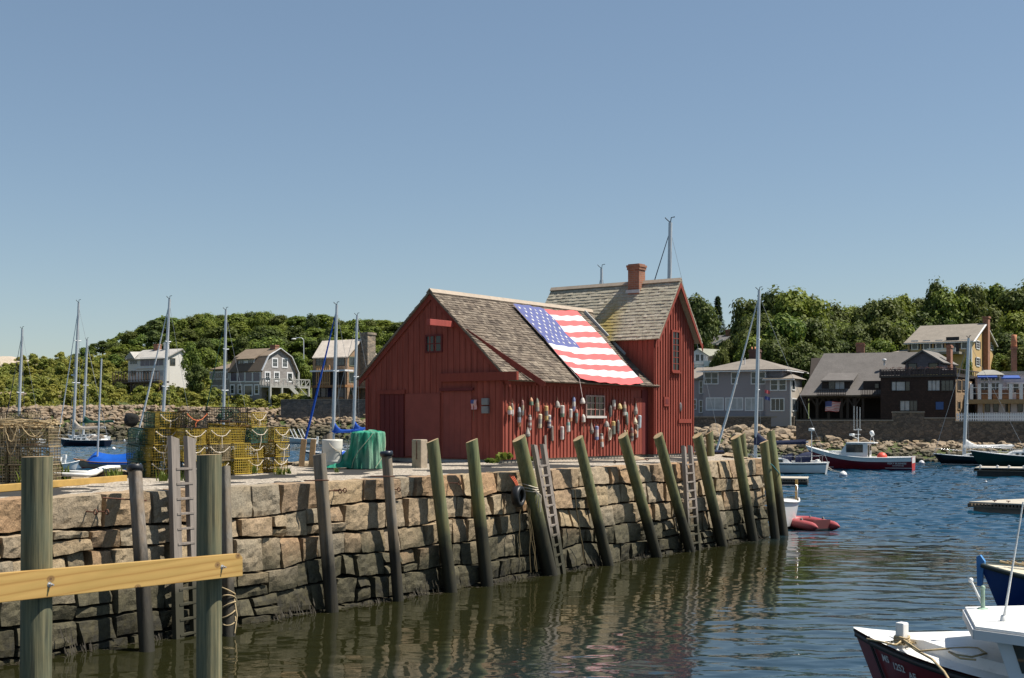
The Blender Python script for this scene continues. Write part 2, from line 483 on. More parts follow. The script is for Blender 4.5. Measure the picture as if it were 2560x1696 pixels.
def stone_courses(mb, a, b, zs, batter, rng, wmin=0.34, wmax=0.82, big_top=True, proud=0.12, undul=0.085, gap=0.009, skip=0.0):
    """rough granite blocks along the line a-b (2-D, outward on the right hand), foot at zs[0]"""
    a, b = Vector((a[0], a[1])), Vector((b[0], b[1])); L = (b - a).length; t = (b - a) / L; n = Vector((t.y, -t.x))
    z0, z1 = zs[0], zs[-1]

    def ln(k, x):
        if k == 0: return zs[0]
        if k == len(zs) - 1: return zs[-1] + 0.015 * mnoise.noise(Vector((x * 0.7, 3.1, 0)))
        return zs[k] + undul * 1.7 * mnoise.noise(Vector((x * 0.45 + k * 7.7, k * 3.3, 1.7))) + 0.085 * mnoise.noise(Vector((x * 1.5 + k * 3.1, k * 5.3, 7.7)))

    def place(x, z, out):
        q = a + t * x + n * (out - batter * (z - z0) / (z1 - z0))
        return (q.x, q.y, z)

    def block(c):
        # c: four corners (x, z): bl br tr tl
        wid = max(abs(c[1][0] - c[0][0]), abs(c[2][0] - c[3][0])); hei = max(abs(c[3][1] - c[0][1]), abs(c[2][1] - c[1][1]))
        def ticks(l):
            m = max(2, int(l / 0.085)); e = min(0.018 / l, 0.12)
            return [0.0, e] + [e + (1 - 2 * e) * i / m for i in range(1, m)] + [1 - e, 1.0]
        tx, tz = ticks(wid), ticks(hei)
        pr = rng.uniform(0.0, proud); tilt = (rng.uniform(-.09, .09), rng.uniform(-.09, .09)); sd = rng.uniform(0, 100)
        nx, nz = len(tx), len(tz)
        grid = []
        for i, p in enumerate(tx):
            row = []
            for j, q in enumerate(tz):
                x = (c[0][0] * (1 - p) + c[1][0] * p) * (1 - q) + (c[3][0] * (1 - p) + c[2][0] * p) * q
                z = (c[0][1] * (1 - q) + c[3][1] * q) * (1 - p) + (c[1][1] * (1 - q) + c[2][1] * q) * p
                edge = i in (0, nx - 1) or j in (0, nz - 1)
                ed = min(min(p, 1 - p) * wid, min(q, 1 - q) * hei)
                nn = mnoise.noise(Vector((x * 3.1 + sd, z * 3.1, sd))) * 0.02 + mnoise.noise(Vector((x * 9 + sd, z * 9, sd * 2))) * 0.03
                jx = mnoise.noise(Vector((z * 5, sd, 0.3))) * 0.022 + mnoise.noise(Vector((z * 16, sd, 4.3))) * 0.009
                jz = mnoise.noise(Vector((x * 5, sd, 5.3))) * 0.02 + mnoise.noise(Vector((x * 16, sd, 9.3))) * 0.008
                out = -0.26 if edge else pr + nn + (p - .5) * tilt[0] + (q - .5) * tilt[1] - 0.02 * math.exp(-ed / 0.02)
                row.append(place(x + jx, z + jz, out))
            grid.append(row)
        mb.sheet(grid, 0, False)

    for k in range(len(zs) - 1):
        x = -rng.uniform(0, 0.5); top = k == len(zs) - 2
        while x < L:
            wd = rng.uniform(wmin, wmax) * (1.45 if (top and big_top) else 1.0) * (0.7 if rng.random() < 0.25 else 1)
            x2 = min(x + wd, L); x1 = max(x, 0)
            if L - x2 < 0.25: x2 = L
            if x2 - x1 > 0.1 and rng.random() >= skip:
                g = gap * rng.uniform(0.5, 1.6)
                jl, jr = (0, 0) if x1 <= 0 else (rng.uniform(-.05, .05), 0), 0
                sl0 = rng.uniform(-.05, .05); sl1 = rng.uniform(-.05, .05)
                bl = [x1 + g, ln(k, x1) + g]; br = [x2 - g, ln(k, x2) + g]
                tr = [x2 - g + sl1, ln(k + 1, x2) - g]; tl = [x1 + g + sl0, ln(k + 1, x1) - g]
                h = (tl[1] - bl[1] + tr[1] - br[1]) / 2
                if h > 0.34 and not top and rng.random() < 0.12:       # two flat stones instead of one
                    f = rng.uniform(0.35, 0.65)
                    ml = [bl[0] * (1 - f) + tl[0] * f, bl[1] * (1 - f) + tl[1] * f]; mr = [br[0] * (1 - f) + tr[0] * f, br[1] * (1 - f) + tr[1] * f]
                    block([bl, br, (mr[0], mr[1] - g), (ml[0], ml[1] - g)]); block([(ml[0], ml[1] + g), (mr[0], mr[1] + g), tr, tl])
                else:
                    block([bl, br, tr, tl])
                # a chink of small packing stone under some blocks
            x = x2 if x2 > x1 else x + wd
            if x2 >= L: break


GRANITE = [(0.335, 0.245, 0.145), (0.29, 0.235, 0.165), (0.36, 0.275, 0.18), (0.33, 0.195, 0.1), (0.24, 0.205, 0.15), (0.34, 0.255, 0.15), (0.28, 0.235, 0.17)]
M_QUAY = stone_mat('quay_granite', GRANITE, tide=1.15)
M_DARK = paint('joint_shadow', (0.02, 0.018, 0.015), 0.95)


def build_quay():
    rng = random.Random(11)
    root = thing('quay_wall', 'long granite quay wall of rough blocks standing in the water below the red shed', 'wall', Q.o, QY)
    zs = [-0.8, -0.38, 0.06, 0.5, 0.98, 1.45, 1.95, TOPZ]
    mb = MB()
    segs = [((QW0, -34.0), (QW0, S_END)), ((QW0, S_END), (3.5, 8.75)), ((3.5, 8.75), (1.6, 12.8)), ((1.6, 12.8), (-7.1, 12.8)), ((-7.1, 12.8), (-7.1, -1.3)),
            ((-7.1, -1.3), (-4.6, -3.4)), ((-4.6, -3.4), (-3.2, -7.1)), ((-3.2, -7.1), (-1.6, -13.9)), ((-1.6, -13.9), (-0.8, -34.0))]
    # outward lies on the right of the direction of travel for the front; the outline runs counter-clockwise seen from above
    for i, (a, b) in enumerate(segs):
        a2, b2 = (a, b)
        stone_courses(mb, a2, b2, zs, 0.28, rng, proud=0.1 if i == 0 else 0.08)
    mb.build('granite_face', M_QUAY, root, fix=False)
    # the core behind the joints
    core = MB()
    n = len(outline)
    def inset(p, q):
        return (p[0], p[1])
    ctr = (1.5, -8)
    ring0 = [(x + (0.02 if x > 0 else 0), y) for x, y in [(s[0][0] - 0.2 if s[0][0] > 0 else s[0][0] + 0.2, s[0][1]) for s in segs]] + [(-0.6, -34.0)]
    core.prism([(QW0 - 0.5, -34), (QW0 - 0.5, S_END - 0.4), (3.1, 8.4), (1.4, 12.6), (-6.9, 12.6), (-6.9, -1.2), (-4.5, -3.2), (-3.0, -7.0), (-1.4, -13.8), (-0.6, -34)], -2.0, 1.2, 0, 'z')
    core.prism([(QW1 - 0.3, -34), (QW1 - 0.3, S_END - 0.3), (3.1, 8.4), (1.3, 12.5), (-6.8, 12.5), (-6.8, -1.1), (-4.4, -3.1), (-2.9, -6.9), (-1.3, -13.7), (-0.5, -34)], 1.2, 2.33, 0, 'z')
    core.build('rubble_core', M_DARK, root)
    # gravel surface with gentle unevenness
    t = NT('quay_gravel')
    v = t.new('ShaderNodeTexVoronoi'); v.inputs['Scale'].default_value = 26.0; t.link(t.tc.outputs['Object'], v.inputs['Vector'])
    vb = t.new('ShaderNodeTexVoronoi'); vb.inputs['Scale'].default_value = 11.0; t.link(t.tc.outputs['Object'], vb.inputs['Vector'])
    sep = t.new('ShaderNodeSeparateColor'); t.link(v.outputs['Color'], sep.inputs[0])
    col = t.ramp(sep.outputs[0], [(0.0, (0.16, 0.13, 0.1)), (0.35, (0.34, 0.29, 0.23)), (0.7, (0.42, 0.37, 0.3)), (1.0, (0.55, 0.47, 0.38))])
    col = t.mix(t.ramp(t.noise(0.5, 5, 0.6), [(0.4, 0.0), (0.7, 0.4)]), col, (0.33, 0.27, 0.19))
    t.bump(t.math('ADD', v.outputs['Distance'], t.math('MULTIPLY', vb.outputs['Distance'], 1.5)), 0.8, 0.03)
    t.done(col, 0.95)
    g = MB()
    xs = [QW1 - 0.12 - i * 0.55 for i in range(24)]
    rows = []
    y = -34.0
    def inside(x, y):
        lo = None
        back = [(-34.0, -0.7), (-13.8, -1.5), (-7.0, -3.1), (-3.2, -4.6), (-1.2, -6.9), (12.6, -6.9)]
        for (y0, x0), (y1, x1) in zip(back, back[1:]):
            if y0 <= y <= y1: lo = x0 + (x1 - x0) * (y - y0) / (y1 - y0)
        fr = [(-34.0, QW1 - 0.1), (S_END - 0.1, QW1 - 0.1), (8.5, 3.2), (12.6, 1.3)]
        for (y0, x0), (y1, x1) in zip(fr, fr[1:]):
            if y0 <= y <= y1: hi = x0 + (x1 - x0) * (y - y0) / (y1 - y0)
        return lo, hi
    nY = 118
    for i in range(nY + 1):
        y = -34 + 46.6 * i / nY; lo, hi = inside(y=min(y, 12.59), x=0)
        row = []
        for j in range(26):
            f = j / 25; x = hi + (lo - hi) * f
            e = min(1.0, min(f, 1 - f) * 8)
            z = TOPZ - 0.06 - 0.06 * e + 0.05 * e * mnoise.noise(Vector((x * 0.5, y * 0.5, 2))) + 0.02 * mnoise.noise(Vector((x * 2.5, y * 2.5, 7)))
            row.append((x, y, z))
        rows.append(row)
    g.sheet(rows, 0, True)
    o = g.build('quay_ground', t.m); o.location = Q.o; o.rotation_euler = (0, 0, QY); tag(o, kind='structure')


build_quay()


def ground_z(u=None): return 2.36
# ---------------------------------------------------------------- the red fishing shed
M_RED = boards('barn_red_boards', (0.29, 0.077, 0.056), spec=.12, var=0.38, rough=0.75)
M_RED2 = boards('barn_red_trim', (0.245, 0.058, 0.042), spec=.12, var=0.24, rough=0.7)
M_REDDK = boards('dark_red_door', (0.14, 0.026, 0.024), var=0.25, rough=0.75)
M_REDPL = paint('red_plywood', (0.245, 0.06, 0.044), 0.9, 0.16, 2.0)
M_SHINGLE = shingle_mat('weathered_shingles', [(0.07, 0.052, 0.038), (0.18, 0.14, 0.105), (0.11, 0.083, 0.06), (0.25, 0.205, 0.155), (0.145, 0.112, 0.082), (0.21, 0.168, 0.125), (0.09, 0.068, 0.05)])
M_SHINGLE2 = shingle_mat('pale_shingles', [(0.36, 0.32, 0.24), (0.4, 0.36, 0.27), (0.31, 0.27, 0.2), (0.45, 0.4, 0.31)], moss=(-2.75, -0.95, (0.34, 0.25, 0.05)))
M_RIDGE = boards('ridge_board', (0.38, 0.31, 0.24), var=0.2)
M_PANE = paint('shed_glass', (0.008, 0.01, 0.011), 0.04, 0.3)
M_FOUND = paint('foundation_concrete', (0.3, 0.27, 0.22), 0.9, 0.3, 2.5, 0.4, dirt=0.5)
M_LEAD = paint('lead_flashing', (0.4, 0.42, 0.42), 0.5, 0.2)


def shingle_slope(mb, p0, ex, L, es, H, course=0.135, wmin=0.09, wmax=0.22, rng=random, mi=0):
    p0, ex, es = Vector(p0), Vector(ex).normalized(), Vector(es).normalized(); nr = ex.cross(es).normalized()
    if nr.z < 0: nr = -nr
    k = 0; y = -0.02
    while y < H - 0.03:
        x = -rng.uniform(0, wmax)
        while x < L:
            wd = rng.uniform(wmin, wmax); x0, x1 = max(x, 0), min(x + wd - 0.006, L); x += wd
            if x1 - x0 < 0.02: continue
            j = rng.uniform(-0.014, 0.014); th = rng.uniform(0.016, 0.034)
            yb = y + j; yt = min(y + course * 1.35, H)
            a = p0 + ex * x0 + es * yb; b = p0 + ex * x1 + es * yb; c = p0 + ex * x1 + es * yt; d = p0 + ex * x0 + es * yt
            mb.add([a + nr * th, b + nr * (th + rng.uniform(-.006, .006)), c + nr * 0.004, d + nr * 0.004, a, b], [(0, 1, 2, 3), (4, 5, 1, 0), (4, 0, 3), (5, 2, 1)], mi)
        y += course; k += 1


FW, RW, LE, RE = -5.66, -2.83, 2.52, 2.72     # front wall span, ridge, wall tops
ZR = 5.22


def roof_z(w):      # underside line of the low roof over the front wall
    return ZR + (w - RW) * (-0.9) if w > RW else ZR + (w - RW) * 0.86


def build_shed():
    rng = random.Random(5)
    root = fthing('red_shed', 'weathered red board fishing shed with shingled roof standing on the granite quay', 'shed', SH)
    # --- front gable wall (in shade)
    m = MB()
    zl, zr = roof_z(FW), roof_z(0.0)
    m.prism([(FW, 0), (0, 0), (0, zr), (RW, ZR), (FW, zl)], 0.0, 0.14)
    x = FW + 0.18
    segs_skip = [(-5.1, -0.02, 2.02)]
    while x < -0.1:
        zt = roof_z(x) - 0.24
        z0 = 0.0
        if -5.12 < x < -2.32: z0 = 2.08
        if -2.32 < x < -1.42: z0 = 2.08
        zt2 = zt
        if x > -2.42:
            m.bx(x - 0.022, x + 0.022, -0.022, 0.0, 2.68, zt)
            if x > -1.42: m.bx(x - 0.022, x + 0.022, -0.022, 0.0, 0.0, 2.42)
        else:
            m.bx(x - 0.022, x + 0.022, -0.022, 0.0, z0, zt)
        x += 0.235
    m.build('gable_wall', M_RED, root)
    # rake boards, corner boards
    r = MB()
    def rake(w0, z0, w1, z1, hgt=0.2):
        r.hexa([(w0, -0.06, z0 - hgt), (w1, -0.06, z1 - hgt), (w1, -0.02, z1 - hgt), (w0, -0.02, z0 - hgt), (w0, -0.06, z0), (w1, -0.06, z1), (w1, -0.02, z1), (w0, -0.02, z0)])
    rake(RW, ZR + 0.02, 0.3, roof_z(0.3) + 0.02); rake(FW - 0.3, roof_z(FW - 0.3) + 0.02, RW, ZR + 0.02)
    r.bx(FW - 0.02, FW + 0.12, -0.03, -0.001, 0, zl - 0.2); r.bx(-0.12, 0.024, -0.03, -0.001, 0, 2.4)
    r.build('rake_board', M_RED2, root)
    # --- beam across the front and the bracket board that flies out over the side
    b = MB()
    b0 = SH.hy(1118, 955, -0.09)
    b.bx(-2.4, 0.62, -0.13, -0.025, 2.42, 2.68)
    b.build('front_beam', M_RED2, root)
    fb = MB()
    fb.bar((-1.42, -0.05, 3.98), (0.74, 1.15, 2.3), 0.06, 0.17)
    fb.bar((0.28, 1.42, 2.36), (0.74, 1.15, 2.33), 0.07, 0.1)
    fb.build('bracket_board', M_RED2, root)
    # --- doors
    d = MB(); d.bx(-5.0, -3.98, -0.045, 0.0, 0.02, 2.05)
    for i in range(5): d.bx(-5.0 + 0.205 * i + 0.19, -5.0 + 0.205 * i + 0.205, -0.06, -0.045, 0.02, 2.05)
    dd = d.build('plank_door', M_REDDK, root)
    d = MB(); d.bx(-5.12, -3.92, -0.07, -0.001, 2.06, 2.2); d.bx(-5.1, -5.01, -0.06, -0.001, 0, 2.06)
    d.build('door_casing', M_RED2, root)
    d = MB(); d.bx(-3.9, -2.46, -0.05, 0.0, 0.06, 2.06); d.build('wall_panel', M_REDPL, root)
    d = MB(); d.bx(-2.32, -1.2, -0.03, 0.0, 0.04, 2.12)
    for i in range(5): d.bx(-2.32 + 0.224 * i - 0.008, -2.32 + 0.224 * i + 0.008, -0.036, -0.03, 0.04, 2.12)
    d.build('sliding_door', M_REDPL, root)
    d = MB(); d.bx(-2.44, -1.1, -0.1, -0.031, 2.13, 2.22); d.build('door_track', M_REDDK, root)
    # --- little gable window
    p0 = SH.hy(1068, 879, 0); p1 = SH.hy(1104, 840, 0)
    def window(x0, x1, z0, z1, nx, ny, face, mf, mp, bar=0.035, parent=root, name='window', trim=0.06, off=0.0, sill=0.0, pane_mat=None):
        """face: function (a, out, z) -> local point"""
        fm, pm = MB(), MB()
        def bxx(mb, a0, a1, o0, o1, c0, c1):
            pts = [face(a, o, z) for z in (c0, c1) for a, o in ((a0, o0), (a1, o0), (a1, o1), (a0, o1))]
            mb.hexa(pts)
        bxx(fm, x0 - trim, x0, off, off + 0.05, z0 - trim, z1 + trim); bxx(fm, x1, x1 + trim, off, off + 0.05, z0 - trim, z1 + trim)
        bxx(fm, x0, x1, off, off + 0.05, z1, z1 + trim); bxx(fm, x0, x1, off, off + 0.05, z0 - trim, z0)
        for i in range(1, nx): a = x0 + (x1 - x0) * i / nx; bxx(fm, a - bar / 2, a + bar / 2, off, off + 0.035, z0, z1)
        for i in range(1, ny): a = z0 + (z1 - z0) * i / ny; bxx(fm, x0, x1, off, off + 0.032, a - bar / 2, a + bar / 2)
        if sill: bxx(fm, x0 - trim - 0.03, x1 + trim + 0.03, off, off + sill, z0 - trim - 0.05, z0 - trim + 0.004)
        o = fm.build(name, mf, parent)
        bxx(pm, x0, x1, off + 0.006, off + 0.016, z0, z1)
        pm.build('pane', mp, o)
        return o
    front = lambda a, o, z: (a, -o, z)
    side = lambda a, o, z: (o, a, z)
    window(p0.x, p1.x, p0.z, p1.z, 2, 2, front, M_REDDK, M_PANE, 0.03, trim=0.05)
    # --- hoist beam
    h0 = SH.hy(1133, 812, 0); hb = MB()
    hb.bx(h0.x - 0.07, h0.x + 0.07, -1.2, 0.02, h0.z - 0.09, h0.z + 0.1)
    hb.build('hoist_beam', boards('hoist_red', (0.36, 0.075, 0.06)), root, bevel=0.012)
    # --- sunlit side wall
    m = MB(); S1 = 8.57
    m.bx(-0.14, 0.0, 0.141, S1, 0, 2.75)
    y = 0.12
    while y < 7.62:
        wz0 = 0.0
        m.bx(0.0, 0.034, y - 0.022, y + 0.022, 0.0, 2.6)
        y += 0.198
    m.build('side_wall', M_RED, root)
    m = MB(); m.bx(0.0, 0.05, 0.03, 8.3, 2.3, 2.6); m.build('frieze_board', M_RED2, root)
    # side window, plank door at the far end
    q0 = SH.hx(1464, 1041, 0.03); q1 = SH.hx(1507, 993, 0.03)
    zt = q1.z
    wn = window(q0.y, q1.y, q0.z + 0.02, zt, 4, 3, side, paint('grey_sash', (0.33, 0.22, 0.19), 0.6), M_PANE, 0.03, trim=0.045, off=0.04, sill=0.07)
    sl_ = MB(); sl_.bx(0.02, 0.14, q0.y - 0.08, q1.y + 0.08, q0.z - 0.06, q0.z + 0.01); sl_.build('sill', paint('white_sill', (0.55, 0.52, 0.48), 0.6, dirt=0.4), wn)
    cl = MB(); cy = (q0.y + q1.y) / 2
    cl.bx(0.041, 0.078, cy - 0.02, cy + 0.02, q0.z, zt); cl.build('mullion', M_RED2, wn)
    d = MB(); d.bx(0.0, 0.05, 7.7, 8.15, 0.02, 2.0)
    for i in range(3): d.bx(0.05, 0.058, 7.7 + 0.15 * i + 0.13, 7.7 + 0.15 * i + 0.145, 0.02, 2.0)
    d.build('side_door', M_RED, root)
    d = MB(); d.bx(0.0, 0.055, 8.16, 8.55, 0.0, 2.3); d.build('recess_board', M_REDDK, root)
    # --- tall block
    TW, TS0, TS1, TE, TR = 0.28, 8.57, 11.5, 4.3, 6.28
    SR = (TS0 + TS1) / 2
    m = MB()
    m.prism([(TS0, -0.0), (TS1, 0), (TS1, TE), (SR, TR), (TS0, TE)], TW - 0.14, TW, 0, 'x')
    m.prism([(TS0, -0.0), (TS1, 0), (TS1, TE), (SR, TR), (TS0, TE)], -5.0, -4.86, 0, 'x')
    m.bx(-4.86, TW - 0.14, TS0, TS0 + 0.12, 0, TE); m.bx(-4.86, TW - 0.14, TS1 - 0.12, TS1, 0, TE)
    y = TS0 + 0.1
    while y < TS1 - 0.02:
        zt = TE + (TR - TE) * (1 - abs(y - SR) / (SR - TS0)) - 0.12
        m.bx(TW, TW + 0.04, y - 0.02, y + 0.02, 0.0, zt); y += 0.186
    x = -4.8
    while x < TW - 0.1: m.bx(x - 0.02, x + 0.02, TS0 - 0.022, TS0, 2.4, TE - 0.06); x += 0.2
    m.build('tower_wall', M_RED, root)
    t = MB()
    t.bx(TW - 0.1, TW + 0.03, TS0 - 0.03, TS0 + 0.0, 0, TE - 0.02); 
    ov = 0.3
    for s0, s1 in ((TS0 - 0.22, SR), (TS1 + 0.22, SR)):
        k = (TR - TE) / (SR - TS0)
        zz0 = TR - k * abs(s0 - SR)
        t.hexa([(TW + ov - 0.03, s0, zz0 - 0.2), (TW + ov, s0, zz0 - 0.2), (TW + ov, s1, TR - 0.2), (TW + ov - 0.03, s1, TR - 0.2),
                (TW + ov - 0.03, s0, zz0 + 0.03), (TW + ov, s0, zz0 + 0.03), (TW + ov, s1, TR + 0.03), (TW + ov - 0.03, s1, TR + 0.03)])
    # boarded underside of the overhang on the right
    t.build('tower_trim', M_RED2, root)
    a0 = SH.hx(1678, 925, TW); a1 = SH.hx(1694, 832, TW)
    window(a0.y, a1.y, a0.z, a1.z, 2, 6, side, M_RED2, M_PANE, 0.022, trim=0.07, off=TW + 0.03, sill=0.1)
    c0 = SH.hx(1657, 1016, TW); c1 = SH.hx(1670, 993, TW)
    d = MB(); d.bx(TW + 0.02, TW + 0.065, c0.y, c1.y, c0.z, c1.z); dk = d.build('hatch', M_RED2, root)
    d = MB(); d.bx(TW + 0.065, TW + 0.071, c0.y + 0.08, c1.y - 0.08, c0.z + 0.08, c1.z - 0.08); d.build('hatch_panel', M_REDDK, dk)
    e0 = SH.hx(1699, 1018, TW); d = MB()
    d.lathe([(0.0, 0), (0.1, 0.0), (0.12, 0.02), (0.1, 0.04), (0, 0.045)], 14, 0, Matrix.Translation((TW + 0.02, e0.y, e0.z)) @ Matrix.Rotation(math.pi / 2, 4, 'Y') @ Matrix.Diagonal((1.5, 0.8, 1, 1)))
    d.build('oval_port', paint('port_glass', (0.12, 0.1, 0.1), 0.3), root)
    f0 = SH.hx(1694, 1058, TW); f1 = SH.hx(1727, 1048, TW)
    d = MB(); d.bx(TW + 0.02, TW + 0.06, f0.y, min(f1.y, TS1), f0.z, f1.z); d.build('cross_batten', M_RED2, root)
    # --- roofs
    def slab(mb, e0, e1, r0, r1, th):
        e0, e1, r0, r1 = map(Vector, (e0, e1, r0, r1)); nn = (e1 - e0).cross(r0 - e0).normalized()
        if nn.z < 0: nn = -nn
        mb.hexa([e0 - nn * th, e1 - nn * th, r1 - nn * th, r0 - nn * th, e0, e1, r1, r0])
    rf = MB(); Y0, Y1 = -0.12, 8.9
    ER = (0.33, roof_z(0.33) + 0.06); EL = (FW - 0.32, roof_z(FW - 0.32) + 0.06); RD = (RW, ZR + 0.1)
    slab(rf, (ER[0], Y0, ER[1]), (ER[0], Y1, ER[1]), (RD[0], Y0, RD[1]), (RD[0], 10.0, RD[1]), 0.05)
    slab(rf, (EL[0], Y0, EL[1]), (EL[0], Y1, EL[1]), (RD[0], Y0, RD[1]), (RD[0], 10.0, RD[1]), 0.05)
    vr = Vector((RD[0] - ER[0], 0, RD[1] - ER[1])); vl = Vector((RD[0] - EL[0], 0, RD[1] - EL[1]))
    shingle_slope(rf, (ER[0], Y0 + 0.01, ER[1]), (0, 1, 0), Y1 - Y0, vr, vr.length, 0.125, 0.1, 0.24, rng)
    shingle_slope(rf, (EL[0], Y0 + 0.01, EL[1]), (0, 1, 0), Y1 - Y0, vl, vl.length, 0.16, 0.14, 0.3, rng)
    ro = rf.build('low_roof', M_SHINGLE, root, fix=False)
    rr = MB(); rr.bar((RD[0] + 0.06, Y0, RD[1] + 0.0), (RD[0] + 0.06, 9.3, RD[1] + 0.0), 0.19, 0.03, up=(0.7, 0, 0.7)); rr.bar((RD[0] - 0.06, Y0, RD[1]), (RD[0] - 0.06, 9.3, RD[1]), 0.19, 0.03, up=(-0.7, 0, 0.7))
    rr.build('ridge_board', M_RIDGE, ro)
    tf = MB(); X0, X1 = -5.2, TW + ov
    kk = (TR - TE) / (SR - TS0)
    for sgn in (-1, 1):
        se = SR + sgn * (SR - TS0 + 0.17); ze = TR + 0.05 - kk * (SR - TS0 + 0.17)
        slab(tf, (X0, se, ze), (X1, se, ze), (X0, SR, TR + 0.05), (X1, SR, TR + 0.05), 0.05)
        up = Vector((0, SR - se, TR + 0.05 - ze))
        shingle_slope(tf, (X0, se, ze), (1, 0, 0), X1 - X0, up, up.length, 0.15, 0.12, 0.26, rng)
    to = tf.build('tower_roof', M_SHINGLE2, root, fix=False)
    tr_ = MB(); tr_.bar((X0, SR - 0.05, TR + 0.07), (X1, SR - 0.05, TR + 0.07), 0.16, 0.03, up=(0, -0.8, 0.6)); tr_.bar((X0, SR + 0.05, TR + 0.07), (X1, SR + 0.05, TR + 0.07), 0.16, 0.03, up=(0, 0.8, 0.6))
    tr_.build('tower_ridge', M_RIDGE, to)
    fl = MB(); fl.bar((-2.7, 8.53, 5.2), (-0.95, 8.53, 3.55), 0.05, 0.26, up=(0.7, 0, 0.75)); fl.build('flashing', M_LEAD, to)
    # --- chimney: brick stack with a corbelled head
    t_ = NT('shed_brick'); bk = t_.new('ShaderNodeTexBrick'); bk.inputs['Scale'].default_value = 1.0
    bk.inputs['Brick Width'].default_value = 0.2; bk.inputs['Row Height'].default_value = 0.075; bk.inputs['Mortar Size'].default_value = 0.008
    bk.inputs['Color1'].default_value = (0.26, 0.09, 0.05, 1); bk.inputs['Color2'].default_value = (0.36, 0.14, 0.075, 1); bk.inputs['Mortar'].default_value = (0.25, 0.2, 0.16, 1)
    xy = t_.new('ShaderNodeSeparateXYZ'); t_.link(t_.tc.outputs['Object'], xy.inputs[0]); cm = t_.new('ShaderNodeCombineXYZ')
    t_.link(t_.math('ADD', xy.outputs['X'], xy.outputs['Y']), cm.inputs[0]); t_.link(xy.outputs['Z'], cm.inputs[1]); t_.link(cm.outputs[0], bk.inputs['Vector'])
    t_.bump(bk.outputs['Fac'], -0.4, 0.01)
    MATS['shed_brick'] = t_.done(t_.mix(t_.ramp(t_.noise(3.0, 5), [(0.45, 0.0), (0.75, 0.6)]), bk.outputs['Color'], (0.12, 0.07, 0.045)), 0.9)
    cx, cs = -1.24, SR - 0.12; hw, hd = 0.24, 0.22
    zc = SH.hy(1590, 663, cs).z
    ch = MB(); ch.bx(cx - hw, cx + hw, cs - hd, cs + hd, TR - 0.7, zc - 0.2); ch.bx(cx - hw - .03, cx + hw + .03, cs - hd - .03, cs + hd + .03, zc - 0.2, zc - 0.1)
    ch.bx(cx - hw - .05, cx + hw + .05, cs - hd - .05, cs + hd + .05, zc - 0.1, zc - 0.02)
    ch.bx(cx - hw, cx + hw, cs - hd, cs + hd, zc - 0.02, zc + 0.02)
    ch.build('chimney', MATS['shed_brick'], to)
    cf = MB(); cf.bar((cx - 0.3, cs - hd - 0.06, TR - 0.28), (cx + 0.3, cs - hd - 0.06, TR - 0.28), 0.02, 0.12); cf.build('chimney_flashing', M_LEAD, to)
    # --- foundation
    f = MB(); f.bx(FW + 0.03, -0.03, 0.03, 11.4, -0.5, 0.0); f.bx(-0.03, TW - 0.03, 8.6, 11.4, -0.5, 0.0)
    fo = f.build('foundation', M_FOUND, root)
    g = MB(); g.bx(-2.2, -1.1, -0.45, 0.02, -0.3, -0.03); g.build('granite_step', paint('step_granite', (0.3, 0.28, 0.25), 0.9, 0.25, 6, 0.4), root, bevel=0.02)
    # meter boxes on the front wall
    for (u0, v0, u1, v1) in ((1209, 1013, 1225, 996), (1209, 1034, 1225, 1016)):
        k0, k1 = SH.hy(u0, v0, 0), SH.hy(u1, v1, 0); mm = MB(); mm.bx(k0.x, k1.x, -0.12, -0.02, k0.z, k1.z)
        mm.build('meter_box', paint('meter_grey', (0.2, 0.2, 0.2), 0.5, 0.1), root, bevel=0.012)
    return root


build_shed()


# ---------------------------------------------------------------- flag draped on the roof
def star_poly(cx, cy, r):
    return [(cx + (r if k % 2 == 0 else r * 0.4) * math.sin(math.pi * k / 5), cy + (r if k % 2 == 0 else r * 0.4) * math.cos(math.pi * k / 5)) for k in range(10)]


M_FRED = paint('flag_red', (0.58, 0.1, 0.1), 0.8, 0.08); M_FWH = paint('flag_white', (0.57, 0.56, 0.545), 0.8, 0.09); M_FBL = paint('flag_blue', (0.075, 0.09, 0.24), 0.8, 0.1)


def flag_mesh(mb, surf, cw=0.45, nu=52, per=4, stars=True, nstar=(11, 9), off=0.006):
    """stars-and-stripes on the surface surf(p, q): p along the stripes, q from the top"""
    nq = 13 * per
    grid = [[surf(i / nu, j / nq) for j in range(nq + 1)] for i in range(nu + 1)]
    mb.sheet(grid, 0, True, lambda i, j: 2 if (i < nu * cw and j < 7 * per) else (0 if (j // per) % 2 == 0 else 1))
    if stars:
        nx, ny = nstar
        for b in range(ny):
            for a in range(nx):
                if (a + b) % 2: continue
                cx, cy = cw * (a + 1) / (nx + 1), (7 / 13) * (b + 1) / (ny + 1)
                pp = star_poly(0, 0, 1.0); e = 0.004
                pts = []
                for dx, dy in pp:
                    p, q = cx + dx * 0.0155, cy - dy * 0.024
                    s0 = Vector(surf(p, q)); n = (Vector(surf(p + e, q)) - s0).cross(Vector(surf(p, q + e)) - s0).normalized()
                    if n.z < -1e-3 or (abs(n.z) < 1e-3 and n.y > 0): n = -n
                    pts.append(s0 + n * off)
                s0 = Vector(surf(cx, cy)); n = (Vector(surf(cx + e, cy)) - s0).cross(Vector(surf(cx, cy + e)) - s0).normalized()
                if n.z < -1e-3 or (abs(n.z) < 1e-3 and n.y > 0): n = -n
                pts.append(s0 + n * off)
                mb.add(pts, [(10, k, (k + 1) % 10) for k in range(10)], 1)


